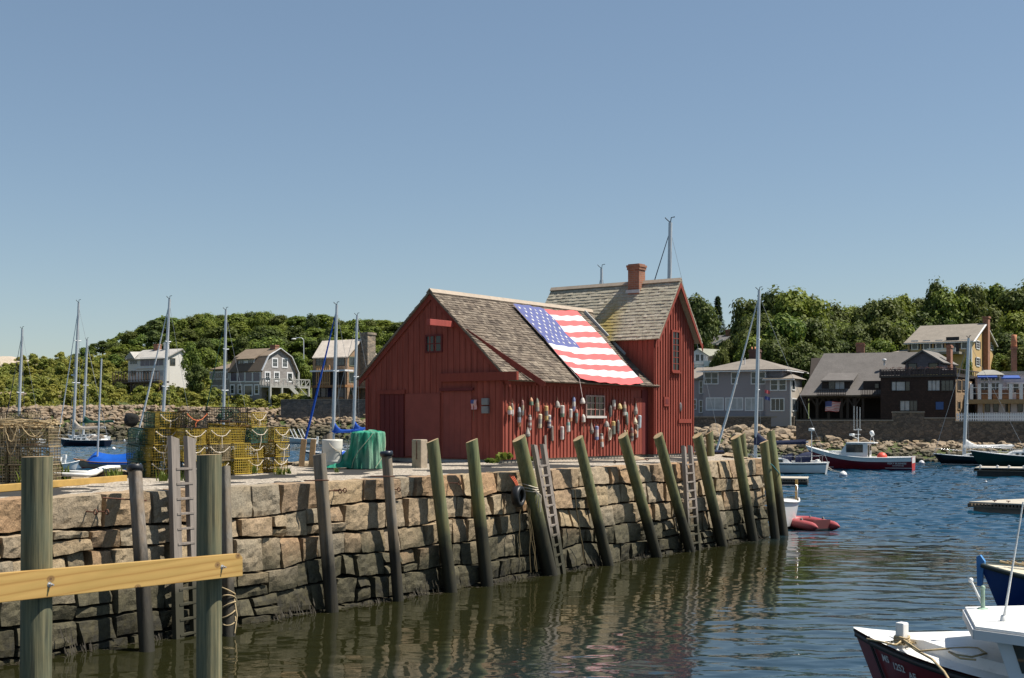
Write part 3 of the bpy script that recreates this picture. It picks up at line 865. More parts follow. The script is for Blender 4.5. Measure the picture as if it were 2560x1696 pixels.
def build_roof_flag():
    # plane of the low roof's sunlit slope
    pr = Vector((RW, 0, ZR + 0.1)); pe = Vector((0.33, 0, roof_z(0.33) + 0.06)); dn = (pe - pr).normalized(); nr = Vector((-dn.z, 0, dn.x)); nr = nr if nr.z > 0 else -nr
    def on_roof(u, v):
        o = SH.loc(Vector((0, 0, HC))); d = SH.loc(P(u, v, 1.0)) - o
        q = pr + nr * 0.05
        return o + d * ((q - o).dot(nr) / d.dot(nr))
    tl, tr, br, bl = on_roof(1280, 764), on_roof(1440, 781), on_roof(1605, 961), on_roof(1447, 951)
    def surf(p, q):
        a = tl.lerp(tr, p); b = bl.lerp(br, p); x = a.lerp(b, q)
        sag = math.sin(math.pi * min(max(p, 0), 1))
        x = x + (bl - tl).normalized() * (0.16 * sag * (0.35 + 0.65 * q))
        x = x + nr * (0.075 + 0.04 * math.sin(7 * p + 5.0 * q) * sag + 0.026 * math.sin(19 * q + 7 * p + 2 * math.sin(5 * p)) * sag + 0.014 * math.sin(37 * p - 11 * q) + .02 * mnoise.noise(Vector((p * 9, q * 14, 1))))
        return x
    mb = MB(); flag_mesh(mb, surf, 0.46)
    o = mb.build('roof_flag', [M_FRED, M_FWH, M_FBL], fix=False)
    o.location = SH.o; o.rotation_euler = (0, 0, QY)
    tag(o, 'large stars and stripes flag spread over the shed roof', 'flag')
    c = MB(); c.tube([tl + nr * 0.06 + Vector((0, -.03, 0)), tl.lerp(bl, .5) + nr * 0.06, bl + nr * .05 + Vector((0, -.02, 0)), bl + Vector((0.35, -0.25, -0.75))], 0.008, 5)
    co = c.build('hem_rope', paint('pale_cord', (0.5, 0.4, 0.38), 0.8), o)


build_roof_flag()
# ---------------------------------------------------------------- pilings along the quay
M_PGREEN = piling_mat('green_treated_piling', (0.15, 0.165, 0.075))
M_PGREY = piling_mat('grey_old_piling', (0.2, 0.175, 0.15))
M_PTOP = paint('cut_piling_top', (0.4, 0.28, 0.15), 0.85, 0.25, 9)
M_PFG = None
M_BLACK = paint('black_rubber', (0.012, 0.012, 0.013), 0.45, 0.3)
M_RUST = paint('rusty_iron', (0.14, 0.06, 0.035), 0.85, 0.4, 8)
M_ROPE = paint('hemp_rope', (0.42, 0.32, 0.18), 0.9, 0.25, 12, 0.3)
M_ROPEW = paint('pale_rope', (0.55, 0.48, 0.38), 0.9, 0.2, 12)
M_ROPED = paint('weedy_rope', (0.11, 0.08, 0.035), 0.9, 0.3, 6)


def piling_mesh(mb, a, b, r, n=18, cut=0.22, top_mi=1, split=False, seed=0):
    """round post from a (below water) to b, its head cut at a slope"""
    a, b = Vector(a), Vector(b); d = (b - a); L = d.length; d /= L
    x = d.cross(Vector((0, 1, 0))).normalized(); y = d.cross(x).normalized()
    m = 14; rings = []
    for i in range(m + 1):
        f = i / m; c = a + d * (L * f); ring = []
        for k in range(n):
            an = 2 * math.pi * k / n
            rr = r * (1.04 - 0.08 * f) * (1 + 0.035 * mnoise.noise(Vector((math.cos(an) * 1.5 + seed, math.sin(an) * 1.5, f * 5))) + (.07 if split else .02) * mnoise.noise(Vector((math.cos(an) * 5 + seed, math.sin(an) * 5, f * 2))))
            if split and f > 0.45 and k in (3, 4): rr *= 0.72
            p = c + x * (rr * math.cos(an)) + y * (rr * math.sin(an))
            if i == m: p = p + d * (cut * r * (-math.cos(an)))
            ring.append(p)
        rings.append(ring)
    vs = [p for q in rings for p in q]
    fs = [(i * n + k, i * n + (k + 1) % n, (i + 1) * n + (k + 1) % n, (i + 1) * n + k) for i in range(m) for k in range(n)]
    mb.add(vs, fs, 0, True)
    mb.add(rings[-1], [tuple(range(n))], top_mi)


PILINGS = [
    # u,v at the water; u,v at the head; width px; old?; cap?; label
    (368, 1628, 337, 1170, 37, 1, 1, 'silvery old piling with black tar cap, left of the tall wooden ladder'),
    (573, 1590, 561, 1168, 31, 1, 0, 'dark old piling with rope wound round its foot, behind the thick foreground post'),
    (827, 1530, 798, 1136, 33, 2, 0, 'split grey piling with ragged top in front of the white barrel'),
    (982, 1501, 966, 1134, 27, 1, 2, 'grey piling with dark blue cap in front of the green net'),
    (1125, 1480, 1081, 1102, 32, 0, 0, 'green piling leaning in front of the shaded shed wall beside a stone bollard'),
    (1217, 1465, 1179, 1102, 32, 0, 0, 'green piling in front of the shaded shed wall, second left of the tyre'),
    (1373, 1438, 1297, 1096, 36, 0, 0, 'thick strongly tilted green piling right beside the hanging tyre'),
    (1498, 1412, 1445, 1096, 27, 0, 0, 'green piling standing in front of the shed window'),
    (1598, 1390, 1557, 1089, 27, 0, 0, 'green piling with an iron rod behind it near the end of the buoys'),
    (1678, 1376, 1645, 1089, 25, 0, 0, 'mossy green piling in front of the tower wall of the shed'),
    (1795, 1365, 1743, 1089, 26, 0, 0, 'tilted green piling just right of the third ladder'),
    (1873, 1352, 1838, 1093, 25, 0, 0, 'green piling third from the outer corner of the quay'),
    (1938, 1346, 1910, 1105, 23, 0, 0, 'shorter green piling of the pair at the quay corner'),
    (1950, 1339, 1926, 1079, 22, 0, 0, 'taller green piling of the pair at the quay corner'),
]
PIL_AT = []


def build_pilings():
    for i, (ub, vb, ut, vt, wpx, old, cap, label) in enumerate(PILINGS):
        b = Q.loc(G(ub, vb, 0)); b.x = max(b.x, 6.28)
        a = Q.wld(b); dpt = a.y
        if i == 13: top = Q.hx(ut, vt, 5.75)
        else: top = Q.hx(ut, vt, min(b.x - 0.12, 6.2))
        t = Q.wld(top); r = wpx / 2 * dpt / FOC
        base = a + (a - t).normalized() * 1.6
        mb = MB(); piling_mesh(mb, base, t, r, cut=0.28 if not old else 0.1, split=old, seed=i * 3.3)
        o = mb.build('piling', [M_PGREY if old else M_PGREEN, M_PTOP if not old else M_PGREY])
        o['kind'] = 'thing'
        tag(o, label, 'piling', 'pilings along the quay wall')
        PIL_AT.append((a, t, r))
        if cap:
            d = (t - base).normalized(); c = MB()
            M = Matrix.Translation(t) @ d.to_track_quat('Z', 'Y').to_matrix().to_4x4()
            rr = r * (1.22 if cap == 2 else 1.12)
            c.lathe([(0, 0.05), (rr * .9, 0.045), (rr, 0.02), (rr, -0.05), (rr * .9, -0.055)], 20, 0, M)
            c.build('cap', paint('tar_cap', (0.014, 0.016, 0.022), 0.4, 0.3) if cap == 1 else paint('blue_black_cap', (0.014, 0.018, 0.03), 0.35, 0.2), o)
        if i == 1:
            c = MB(); rng = random.Random(2)
            for k in range(5):
                z = 0.25 + 0.1 * k; f = (z - a.z) / (t.z - a.z); ctr = a.lerp(t, f)
                c.tube([ctr + Vector((math.cos(q) * (r + .015), math.sin(q) * (r + .015), 0.07 * math.sin(q * 1.0 + k) + 0.02 * k)) for q in [2 * math.pi * j / 16 for j in range(17)]], 0.013, 5)
            c.tube([a.lerp(t, .22) + Vector((r, -.02, 0)), a.lerp(t, .12) + Vector((r + .05, -.05, 0)), a + Vector((r, -.05, .05))], 0.012, 5)
            c.build('rope_winding', M_ROPE, o)
        if i == 6:
            c = MB()
            for f in (0.62, 0.64, 0.66):
                ctr = a.lerp(t, f)
                c.tube([ctr + Vector((math.cos(q) * (r + .012), math.sin(q) * (r + .012), -0.12 * math.cos(q) * (f - .6) * 8)) for q in [2 * math.pi * j / 16 for j in range(17)]], 0.014, 5)
            q0 = a.lerp(t, .63) + Vector((r * .6, -r, 0))
            for k in range(3): c.tube([q0, q0 + Vector((.05 + .04 * k, -.02, -.12)), q0 + Vector((.02 + .05 * k, 0, -.3 - .1 * k))], 0.011, 5)
            c.build('rope_lashing', M_ROPEW, o)
    # standing beyond the quay: heads over the far edge
    for (ub, vb, ut, vt, wpx, label) in ((1777, 1139, 1773, 1082, 20, 'round piling on the far side of the quay beside the shed tower'), (1861, 1139, 1855, 1086, 17, 'round piling on the far side, between two tilted quay pilings'), (694, 1142, 692, 1085, 15, 'slim round post standing behind the right end of the trap stacks'), (816, 1145, 819, 1086, 26, 'dark round post head just behind the white barrel')):
        dd = 46 if ub > 1000 else 36.5
        a = P(ub, vb, dd); t = P(ut, vt, dd); r = wpx / 2 * dd / FOC
        mb = MB(); piling_mesh(mb, a + (a - t).normalized() * 3.2, t, r, cut=0.5, seed=ub)
        tag(mb.build('piling', [M_PGREY if ub == 816 else M_PGREEN, M_PTOP]), label, 'piling', 'pilings behind the quay')


build_pilings()


def build_foreground_posts():
    t = NT('treated_post')
    f = t.noise(1.0, 7, 0.65, t.coord((26, 26, 0.9))); g = t.noise(1.0, 5, 0.6, t.coord((4, 4, 1.6)))
    col = t.ramp(f, [(0.34, (0.03, 0.026, 0.014)), (0.48, (0.13, 0.115, 0.056)), (0.66, (0.29, 0.235, 0.125))])
    col = t.mix(t.ramp(g, [(0.35, 0.0), (0.7, 0.7)]), col, (0.1, 0.125, 0.085))
    lk = t.noise(1.0, 4, 0.5, t.coord((70, 70, 2.5)))
    col = t.mix(t.ramp(lk, [(0.62, 0.0), (0.72, 0.6)]), col, (0.05, 0.042, 0.025))
    t.bump(f, 0.5, 0.01); mpost = t.done(col, 0.8)
    for i, (u, d, vt, wpx, lab) in enumerate(((93, 10.7, 1142, 78, 'thick round post with pale cut top carrying the left end of the yellow plank'), (523, 12.85, 1137, 63, 'round post with flat top carrying the right end of the yellow plank'))):
        t_ = P(u, vt, d); t_.z = P(u, vt, d).z; r = wpx / 2 * d / FOC
        mb = MB(); piling_mesh(mb, (t_.x - 0.03 + 0.03 * i, t_.y, -1.8), t_, r, 28, cut=0.03, seed=i * 9 + 1)
        tag(mb.build('mooring_post', [mpost, M_PTOP]), lab, 'post')
    # plank bolted across them
    t = NT('new_pine')
    co = t.coord((0.5, 1, 5.0))
    nw = t.noise(1.6, 3, 0.5, co, 1.2)
    wv = t.new('ShaderNodeTexWave', wave_type='BANDS', bands_direction='Z'); wv.inputs['Scale'].default_value = 1.1; wv.inputs['Distortion'].default_value = 5.5; wv.inputs['Detail'].default_value = 2
    wv.inputs['Detail Scale'].default_value = 0.7
    t.link(t.coord((0.5, 1, 4.0)), wv.inputs['Vector'])
    col = t.ramp(wv.outputs['Fac'], [(0.0, (0.34, 0.19, 0.05)), (0.15, (0.42, 0.255, 0.075)), (1.0, (0.46, 0.29, 0.09))])
    col = t.mix(t.ramp(nw, [(0.45, 0.0), (0.7, 0.45)]), col, (0.3, 0.2, 0.05))
    vk = t.new('ShaderNodeTexVoronoi'); vk.voronoi_dimensions = '2D'; vk.inputs['Scale'].default_value = 1.55; sx_ = t.new('ShaderNodeSeparateXYZ'); t.link(t.tc.outputs['Object'], sx_.inputs[0]); cx_ = t.new('ShaderNodeCombineXYZ'); t.link(sx_.outputs['X'], cx_.inputs[0]); t.link(t.math('MULTIPLY', sx_.outputs['Z'], 1.5), cx_.inputs[1]); t.link(cx_.outputs[0], vk.inputs['Vector'])
    kn = t.ramp(vk.outputs['Distance'], [(0.02, 1.0), (0.038, 0.45), (0.05, 0.8), (0.08, 0.0)])
    col = t.mix(kn, col, (0.13, 0.065, 0.025))
    t.bump(wv.outputs['Fac'], 0.12, 0.004); mp = t.done(col, 0.6)
    a = P(-140, 1482, 9.7); b = P(597, 1411, 12.95)
    dr = (b - a); yaw = math.atan2(dr.y, dr.x); L = math.hypot(dr.x, dr.y)
    root = thing('plank', 'yellow new pine plank bolted across two round posts', 'plank', a, yaw)
    mb = MB(); sl = dr.z / L; h = 0.118; th = 0.05
    e = 0.05
    poly = [(0, -h), (L, sl * L - h), (L, sl * L + h - e), (L - e, sl * L + h), (0, h)]
    mb.prism(poly, -th, 0.0)
    mb.build('board', mp, root, bevel=0.006)
    for (u, v) in ((123, 1462), (555, 1418)):
        q = Fr(a, yaw).hy(u, v, -th); bo = MB()
        M = Matrix.Translation(q) @ Matrix.Rotation(math.pi / 2, 4, 'X')
        bo.lathe([(0.024, -0.004), (0.024, 0.004), (0.013, 0.005), (0.013, 0.03), (0.008, 0.032), (0.008, 0.05), (0.0, 0.051)], 8, 0, M, False)
        bo.build('bolt', paint('galvanised', (0.45, 0.46, 0.47), 0.4, 0.15, metal=0.7), root)


build_foreground_posts()


# ---------------------------------------------------------------- ladders
M_LADDER = boards('grey_ladder_wood', (0.25, 0.215, 0.185), var=0.25, rough=0.8)
M_LADDERLOW = None


def ladder(lt, lb, rt, rb, wpx, label, sp=0.25, thick=0.11):
    root = thing('ladder', label, 'ladder', (0, 0, 0), 0, 'ladders down the quay wall')
    T = [Q.hx(lt[0], lt[1], 6.1), Q.hx(rt[0], rt[1], 6.1)]; B = [Q.hx(lb[0], lb[1], 6.3), Q.hx(rb[0], rb[1], 6.3)]
    A = [Q.wld(p) for p in T]; C = [Q.wld(p) for p in B]
    w = wpx * A[0].y / FOC
    for a, c in zip(A, C):
        mb = MB(); c2 = c + (c - a).normalized() * 0.9
        d = (a - c2).normalized(); out = Q.x
        x = out.cross(d).normalized() * (w * 0.5)
        y = out * thick / 2
        top = a - d * 0.0
        mb.hexa([c2 - x - y, c2 + x - y, c2 + x + y, c2 - x + y, top - x - y - d * .05, top + x - y, top + x + y, top - x + y - d * .05])
        mb.build('rail', piling_ladder, root, bevel=0.006)
    n = int((A[0] - C[0]).length / sp)
    for k in range(2, n + 1):
        f = (k + 0.2) / (n + .5)
        if f > 1: break
        p, q = A[0].lerp(C[0], f), A[1].lerp(C[1], f)
        mb = MB(); mb.bar(p + Q.x * .03, q + Q.x * .03, 0.07, 0.035); mb.build('rung', piling_ladder, root)


def _lm():
    t = NT('ladder_wood')
    f = t.noise(1.0, 6, 0.65, t.coord((22, 22, 1.0)))
    col = t.ramp(f, [(0.25, (0.16, 0.135, 0.115)), (0.7, (0.33, 0.28, 0.24))])
    z = t.math('ADD', t.wz(), t.math('MULTIPLY', t.noise(2.0, 4), 0.5))
    k = t.ramp(t.math('DIVIDE', z, 2.0), [(0.5, 1.0), (0.75, 0.0)])
    col = t.mix(k, col, (0.045, 0.042, 0.024))
    t.bump(f, 0.4, 0.006)
    return t.done(col, 0.8)


piling_ladder = _lm()
ladder((433, 1090), (446, 1600), (473, 1090), (490, 1590), 25, 'tall grey wooden ladder rising over the quay edge beside the tall trap stacks', 0.245)
ladder((1334, 1110), (1391, 1424), (1357, 1109), (1404, 1414), 13, 'grey wooden ladder leaning beside the thick tilted piling and tyre', 0.25)
ladder((1709, 1114), (1722, 1368), (1725, 1113), (1745, 1362), 9.5, 'grey wooden ladder in front of the shed tower corner', 0.25)


def build_backladder():
    root = thing('timber_ladder', 'two tan timber ladder rails sticking up behind the quay left of the barrel', 'ladder', (0, 0, 0))
    m = paint('tan_timber', (0.36, 0.235, 0.12), 0.8, 0.2, 6)
    for u0, v0, u1, v1 in ((747, 1160, 760, 1098), (772, 1160, 784, 1098)):
        a, b = P(u0, v0, 35.5), P(u1, v1, 35.5); mb = MB(); mb.bar(a - Vector((0, 0, .8)), b, 0.15, 0.09, up=(0, 1, 0)); mb.build('rail', m, root, bevel=0.008)


build_backladder()


# ---------------------------------------------------------------- things on the quay
def build_misc():
    # iron rods laid across behind pilings
    for (u0, v0, u1, v1, lab) in ((257, 1245, 367, 1252, 'rusty iron bar across the silvery piling at the quay edge'), (760, 1202, 822, 1201, 'rusty iron bar held across the split grey piling'), (926, 1191, 987, 1192, 'rusty iron strap across the blue-capped piling'), (1537, 1155, 1618, 1149, 'iron rod with ring ends on the quay edge behind a green piling')):
        a = Q.wld(Q.hx(u0, v0, 6.0)); b = Q.wld(Q.hx(u1, v1, 6.4 if u0 < 1500 else 6.0)); mb = MB(); mb.tube([a, a.lerp(b, .5), b], 0.013, 6)
        if u0 > 1500:
            for q in (a, b): mb.tube([q + Vector((math.cos(k) * .035, 0, math.sin(k) * .035)) for k in [j * math.pi / 5 for j in range(11)]], 0.009, 5)
        tag(mb.build('iron_bar', M_RUST), lab, 'iron bar')
    # ring bolts on the stones
    e = [(229, 1280, 'left ring bolt of the pair on the big stone beside the thick post'), (258, 1280, 'right ring bolt of the pair on the big stone beside the thick post'), (841, 1228, 'left ring bolt of the pair just right of the split grey piling'), (853, 1226, 'right ring bolt of the pair just right of the split grey piling'), (988, 1224, 'single ring bolt on the stone beside the blue-capped piling'), (1140, 1208, 'rusty ring bolt on the stone between two green pilings')]
    for u, v, lab in e:
        p = Q.wld(Q.hx(u, v, 6.05)); mb = MB()
        mb.tube([p - Q.x * .25, p + Q.x * 0.07], 0.012, 6)
        c = p + Q.x * 0.1
        mb.tube([c + Q.x * .04 * math.cos(k) + Vector((0, 0, .04 * math.sin(k))) for k in [j * math.pi / 5 for j in range(11)]], 0.011, 6)
        tag(mb.build('ring_bolt', M_RUST), lab, 'ring bolt', 'ring bolts on the quay wall')
    # tyre hung on the wall
    p = Q.wld(Q.hx(1296, 1241, 6.28)); mb = MB()
    fr = Matrix.Translation(p) @ Matrix.Rotation(QY + math.pi / 2 + 0.22, 4, 'Z') @ Matrix.Rotation(math.pi / 2, 4, 'X')
    prof = [(0.135, -.06), (0.15, -.085), (0.2, -.095), (0.235, -.075), (0.245, -.04), (0.248, 0), (0.245, .04), (0.235, .075), (0.2, .095), (0.15, .085), (0.135, .06), (0.145, .03), (0.19, .0), (0.145, -.03), (0.135, -.06)]
    mb.lathe(prof, 36, 0, fr)
    ty = mb.build('tyre', M_BLACK); tag(ty, 'black rubber tyre hung as a fender on the quay wall', 'tyre')
    mb = MB()
    for k in range(3):
        mb.tube([p + Vector((0.02 * k - .03, 0, .2)), p + Vector((0.03 * k - .05, 0.02, .32)) + Q.x * -.05, p + Vector((.04 * k - .06, 0.1, .47)) - Q.x * .18], 0.012, 5)
    mb.build('hanging_cord', paint('orange_cord', (0.5, 0.1, 0.04), 0.8), ty)
    # ropes trailing down the wall
    rng = random.Random(9)
    ropes = [((1318, 1262), (1340, 1430), 'frayed rope hanging below the tyre', 2), ((1322, 1200), (1326, 1432), 'thin rope hanging down the wall beside the tilted piling', 1), ((1436, 1225), (1462, 1410), 'weedy rope trailing down the wall left of a green piling', 1), ((1300, 1275), (1298, 1400), 'short thin rope hanging under the tyre', 1)]
    for a, b, lab, n in ropes:
        mb = MB()
        for k in range(n):
            pts = [];
            for i in range(9):
                f = i / 8; q = Q.wld(Q.hx(a[0] + (b[0] - a[0]) * f + k * 4 + rng.uniform(-2, 2), a[1] + (b[1] - a[1]) * f, 6.22 + 0.06 * f)); pts.append(q)
            mb.tube(pts, 0.013, 5)
        tag(mb.build('hanging_rope', M_ROPED), lab, 'rope', 'ropes hanging on the quay wall')
    # white plastic barrel
    b = G(831, 1170, 2.36); r = 49 / 2 * b.y / FOC; h = 71 * b.y / FOC
    root = thing('barrel', 'white plastic barrel standing on the gravel between split piling and green net', 'barrel', b)
    mw = paint('white_plastic', (0.66, 0.64, 0.58), 0.45, 0.1, 2.0, dirt=0.35)
    mb = MB(); mb.lathe([(r * .93, 0), (r * .97, .02), (r * .97, h * .22), (r * 1.0, h * .235), (r * .97, h * .25), (r * .98, h * .27), (r * .98, h * .60), (r * 1.02, h * .63), (r * 1.03, h * .72), (r * 1.05, h * .95), (r * 1.04, h), (r * .96, h), (r * .95, h * .8)], 28, 0)
    mb.build('drum', mw, root)
    mb = MB(); mb.tube([(r * -.2, -r * 1.05, h * .88), (r * .1, -r * 1.06, h * .74), (r * .55, -r * .92, h * .62), (r * .95, -r * .5, h * .56)], 0.008, 5)
    mb.build('cord', M_ROPEW, root)
    # granite slab bollard with chain
    b = G(1049, 1171, 2.33); w = 31 * b.y / FOC; h = 72 * b.y / FOC
    root = thing('bollard', 'upright granite slab bollard with hanging chain by the shaded shed wall', 'bollard', b, QY)
    mb = MB(); mb.bx(-w / 2, w / 2, -.14, .14, -.1, h); mb.build('slab', paint('bollard_granite', (0.33, 0.27, 0.2), 0.9, 0.25, 7, 0.5), root, bevel=0.03)
    mb = MB()
    for k in range(10):
        z = h * .92 - k * .05; mb.tube([(0.02 + .012 * math.cos(q) * (1 if k % 2 else 0.4), -.155 - .012 * math.cos(q) * (0 if k % 2 else 1), z + .028 * math.sin(q)) for q in [j * math.pi / 4 for j in range(9)]], 0.007, 4)
    mb.build('chain', M_RUST, root)
    # pieces of timber edging
    m = paint('yellow_timber', (0.42, 0.26, 0.07), 0.7, 0.2, 4)
    a, b = G(-60, 1226, 2.4), G(312, 1196, 2.4); mb = MB(); mb.bar(a, b, 0.12, 0.13)
    tag(mb.build('edge_timber', m, bevel=0.01), 'yellow timber edging laid along the gravel behind the thick post', 'timber')
    # white pipes
    mw2 = paint('white_pipe', (0.75, 0.74, 0.7), 0.4, 0.08)
    for dv, lab in ((0, 'upper white pipe of the pair curving along the back edge of the quay'), (9, 'lower white pipe of the pair curving along the back edge of the quay')):
        z = 2.5; pts = [G(u, v, z) for u, v in ((100, 1180 + dv * .6), (180, 1181 + dv * .7), (222, 1182 + dv * .6), (238, 1178 + dv * .7), (252, 1172 + dv * .5), (270, 1168 + dv * .2), (300, 1168 + dv * .15))]
        mb = MB(); mb.tube(pts, 0.045, 10); tag(mb.build('pipe', mw2), lab, 'pipe', 'white pipes at the back of the quay')
    # low kerb stones at the back edge
    rng = random.Random(4); mst = stone_mat('kerb_stone', GRANITE, None)
    for (u, v, w, h, lab) in ((170, 1196, 85, 20, 'long flat kerb stone behind the yellow edging'), (268, 1190, 62, 20, 'brown lump of stone under the end of the white pipes'), (300, 1184, 40, 12, 'small pale stone left of the tall trap stack'), (700, 1160, 60, 12, 'flat stone at the back edge right of the traps'), (760, 1164, 70, 14, 'flat pale stone at the foot of the tan ladder rails'), (660, 1150, 24, 16, 'white rounded stone beside the right trap stack'), (868, 1150, 26, 7, 'thin tan stone seen through the trailing net'), (1590, 1148, 60, 10, 'pale flat stones at the foot of the shed side wall')):
        c = G(u, v, 2.36); k = c.y / FOC; mb = MB()
        gr = rock_mesh_pts(rng, w * k / 2, 0.3, h * k * .9)
        mb.add(gr[0], gr[1], 0, False, Matrix.Translation(c) @ Matrix.Rotation(QY + math.pi / 2 + rng.uniform(-.2, .2), 4, 'Z'))
        mm = paint('white_stone', (0.62, 0.55, 0.47), 0.8, 0.12) if 'white rounded' in lab else mst
        tag(mb.build('kerb_stone', mm), lab, 'stone')


def rock_mesh_pts(rng, rx, ry, rz, sub=2):
    bm = bmesh.new(); bmesh.ops.create_icosphere(bm, subdivisions=sub, radius=1.0)
    sd = rng.uniform(0, 100); dirs = [(Vector((rng.gauss(0, 1), rng.gauss(0, 1), rng.gauss(0, 1))).normalized(), rng.uniform(0.55, 0.85)) for _ in range(7)]
    for v in bm.verts:
        p = v.co.copy()
        for d, c in dirs:
            k = p.dot(d)
            if k > c: p -= d * (k - c)
        p *= 1 + 0.12 * mnoise.noise(p * 2 + Vector((sd, 0, 0)))
        v.co = Vector((p.x * rx, p.y * ry, p.z * rz))
    vs = [v.co.copy() for v in bm.verts]; bm.verts.index_update(); fs = [tuple(v.index for v in f.verts) for f in bm.faces]; bm.free()
    return vs, fs


build_misc()


# ---------------------------------------------------------------- green netting heaped by the shed
def build_net():
    t = NT('green_netting')
    f = t.noise(1.0, 5, 0.7, t.coord((5, 5, 2))); g = t.noise(60, 3, 0.6)
    col = t.ramp(f, [(0.3, (0.0, 0.085, 0.045)), (0.5, (0.005, 0.2, 0.12)), (0.75, (0.02, 0.3, 0.19))])
    pale = t.noise(1.0, 3, 0.5, t.coord((1.9, 1.9, 0.5)), 0.5)
    col = t.mix(t.ramp(pale, [(0.47, 0.0), (0.6, 0.8)]), col, (0.22, 0.36, 0.25))
    t.bump(t.math('ADD', f, t.math('MULTIPLY', g, 0.3)), 0.7, 0.03); mat = t.done(col, 0.75)
    c = G(917, 1171, 2.35); k = c.y / FOC
    root = thing('fishing_net', 'green fishing net heaped beside the shed corner', 'net', c)
    mb = MB(); n, m = 140, 40; grid = []
    W, H = 46 * k * 1.02, 91 * k
    for i in range(n + 1):
        a = 2 * math.pi * i / n; row = []
        for j in range(m + 1):
            q = j / m
            prof = (1.0 - 0.10 * q - 0.22 * q ** 4) if q < 0.86 else max(0.0, (0.79 - 0.12) * (1 - ((q - .86) / .14) ** 2) ** .5)
            fold = 1 + (0.07 * math.sin(9 * a + 2.5 * q + 1) + 0.05 * math.sin(17 * a - 3 * q) + .03 * math.sin(31 * a + 5 * q)) * (1 - q * .5) + 0.09 * mnoise.noise(Vector((math.cos(a) * 2, math.sin(a) * 2, q * 3)))
            z = H * min(1.0, q / 0.86) ** 0.95 if q < .86 else H * (1 + 0.02 * (q - .86) / .14)
            z += 0.06 * mnoise.noise(Vector((math.cos(a) * 3, math.sin(a) * 3, 7))) * (q if q < .9 else .9)
            x, y = math.cos(a) * W * prof * fold, math.sin(a) * W * .75 * prof * fold
            row.append((x + 0.05 * q, y, max(z, -0.05)))
        grid.append(row)
    mb.sheet(grid, 0, True); mb.build('net_heap', mat, root)
    # trailing edge and hem ropes
    tr = MB(); grid = []
    for i in range(22):
        f = i / 21; row = []
        for j in range(9):
            q = j / 8
            row.append((-W * .7 - 0.85 * f, -0.25 + .55 * q + 0.05 * math.sin(7 * f), 0.02 + (0.5 * (1 - f) ** 1.5 + .1) * math.sin(math.pi * q) ** .7 * (0.75 + .5 * mnoise.noise(Vector((f * 6, q * 3, 1))))))
        grid.append(row)
    tr.sheet(grid, 0, True); tr.build('net_trail', mat, root)
    r = MB(); rng = random.Random(3)
    for a0 in (-2.3, -1.5, -0.6, 0.2):
        pts = []
        for i in range(9):
            q = i / 8; a = a0 + 0.8 * math.sin(q * 2 + a0)
            pts.append((math.cos(a) * W * (1.08 - .12 * q), math.sin(a) * W * .82 * (1.08 - .12 * q), H * .02 + H * .95 * q))
        r.tube(pts, 0.011, 5)
    r.build('hem_rope', paint('hem_cord', (0.35, 0.4, 0.28), 0.9), root)


build_net()


# ---------------------------------------------------------------- lobster traps
M_TY = paint('yellow_wire', (0.4, 0.28, 0.03), 0.65, 0.4, 3, dirt=.9)
M_TG = paint('green_wire', (0.03, 0.1, 0.07), 0.55, 0.3, 5)
M_TB = paint('dark_wire', (0.025, 0.022, 0.02), 0.6, 0.3, 5)
M_TW = paint('weathered_wire', (0.3, 0.235, 0.14), 0.8, 0.35, 5)
M_TBL = paint('blue_wire', (0.03, 0.085, 0.07), 0.55, 0.3, 5)
M_TWINE = paint('green_twine', (0.05, 0.12, 0.07), 0.9, 0.4, 14)
M_TWINEY = paint('olive_twine', (0.13, 0.12, 0.04), 0.9, 0.4, 14)
M_RUN = boards('trap_runner', (0.22, 0.13, 0.08), var=0.3)
TL_, TW_, TH_ = 0.86, 0.5, 0.355


def trap_wire(r=0.0042, s=0.056):
    mb = MB(); nx, ny, nz = round(TL_ / s), round(TW_ / s), round(TH_ / s)
    def grid(o, a, b, la, lb, na, nb):
        o, a, b = map(Vector, (o, a, b)); up = a.cross(b)
        for i in range(na + 1):
            p = o + a * la * i / na; e = 1.5 if i in (0, na) else 1; mb.bar(p, p + b * lb, 2 * r * e, 2 * r * e, up=up)
        for j in range(nb + 1):
            p = o + b * lb * j / nb; e = 1.5 if j in (0, nb) else 1; mb.bar(p, p + a * la, 2 * r * e, 2 * r * e, up=up)
    X, Y, Z = (1, 0, 0), (0, 1, 0), (0, 0, 1)
    for y in (0, TW_): grid((0, y, 0), X, Z, TL_, TH_, nx, nz)
    for x in (0, TL_): grid((x, 0, 0), Y, Z, TW_, TH_, ny, nz)
    for z in (0.01, TH_): grid((0, 0, z), X, Y, TL_, TW_, nx, ny)
    return mb


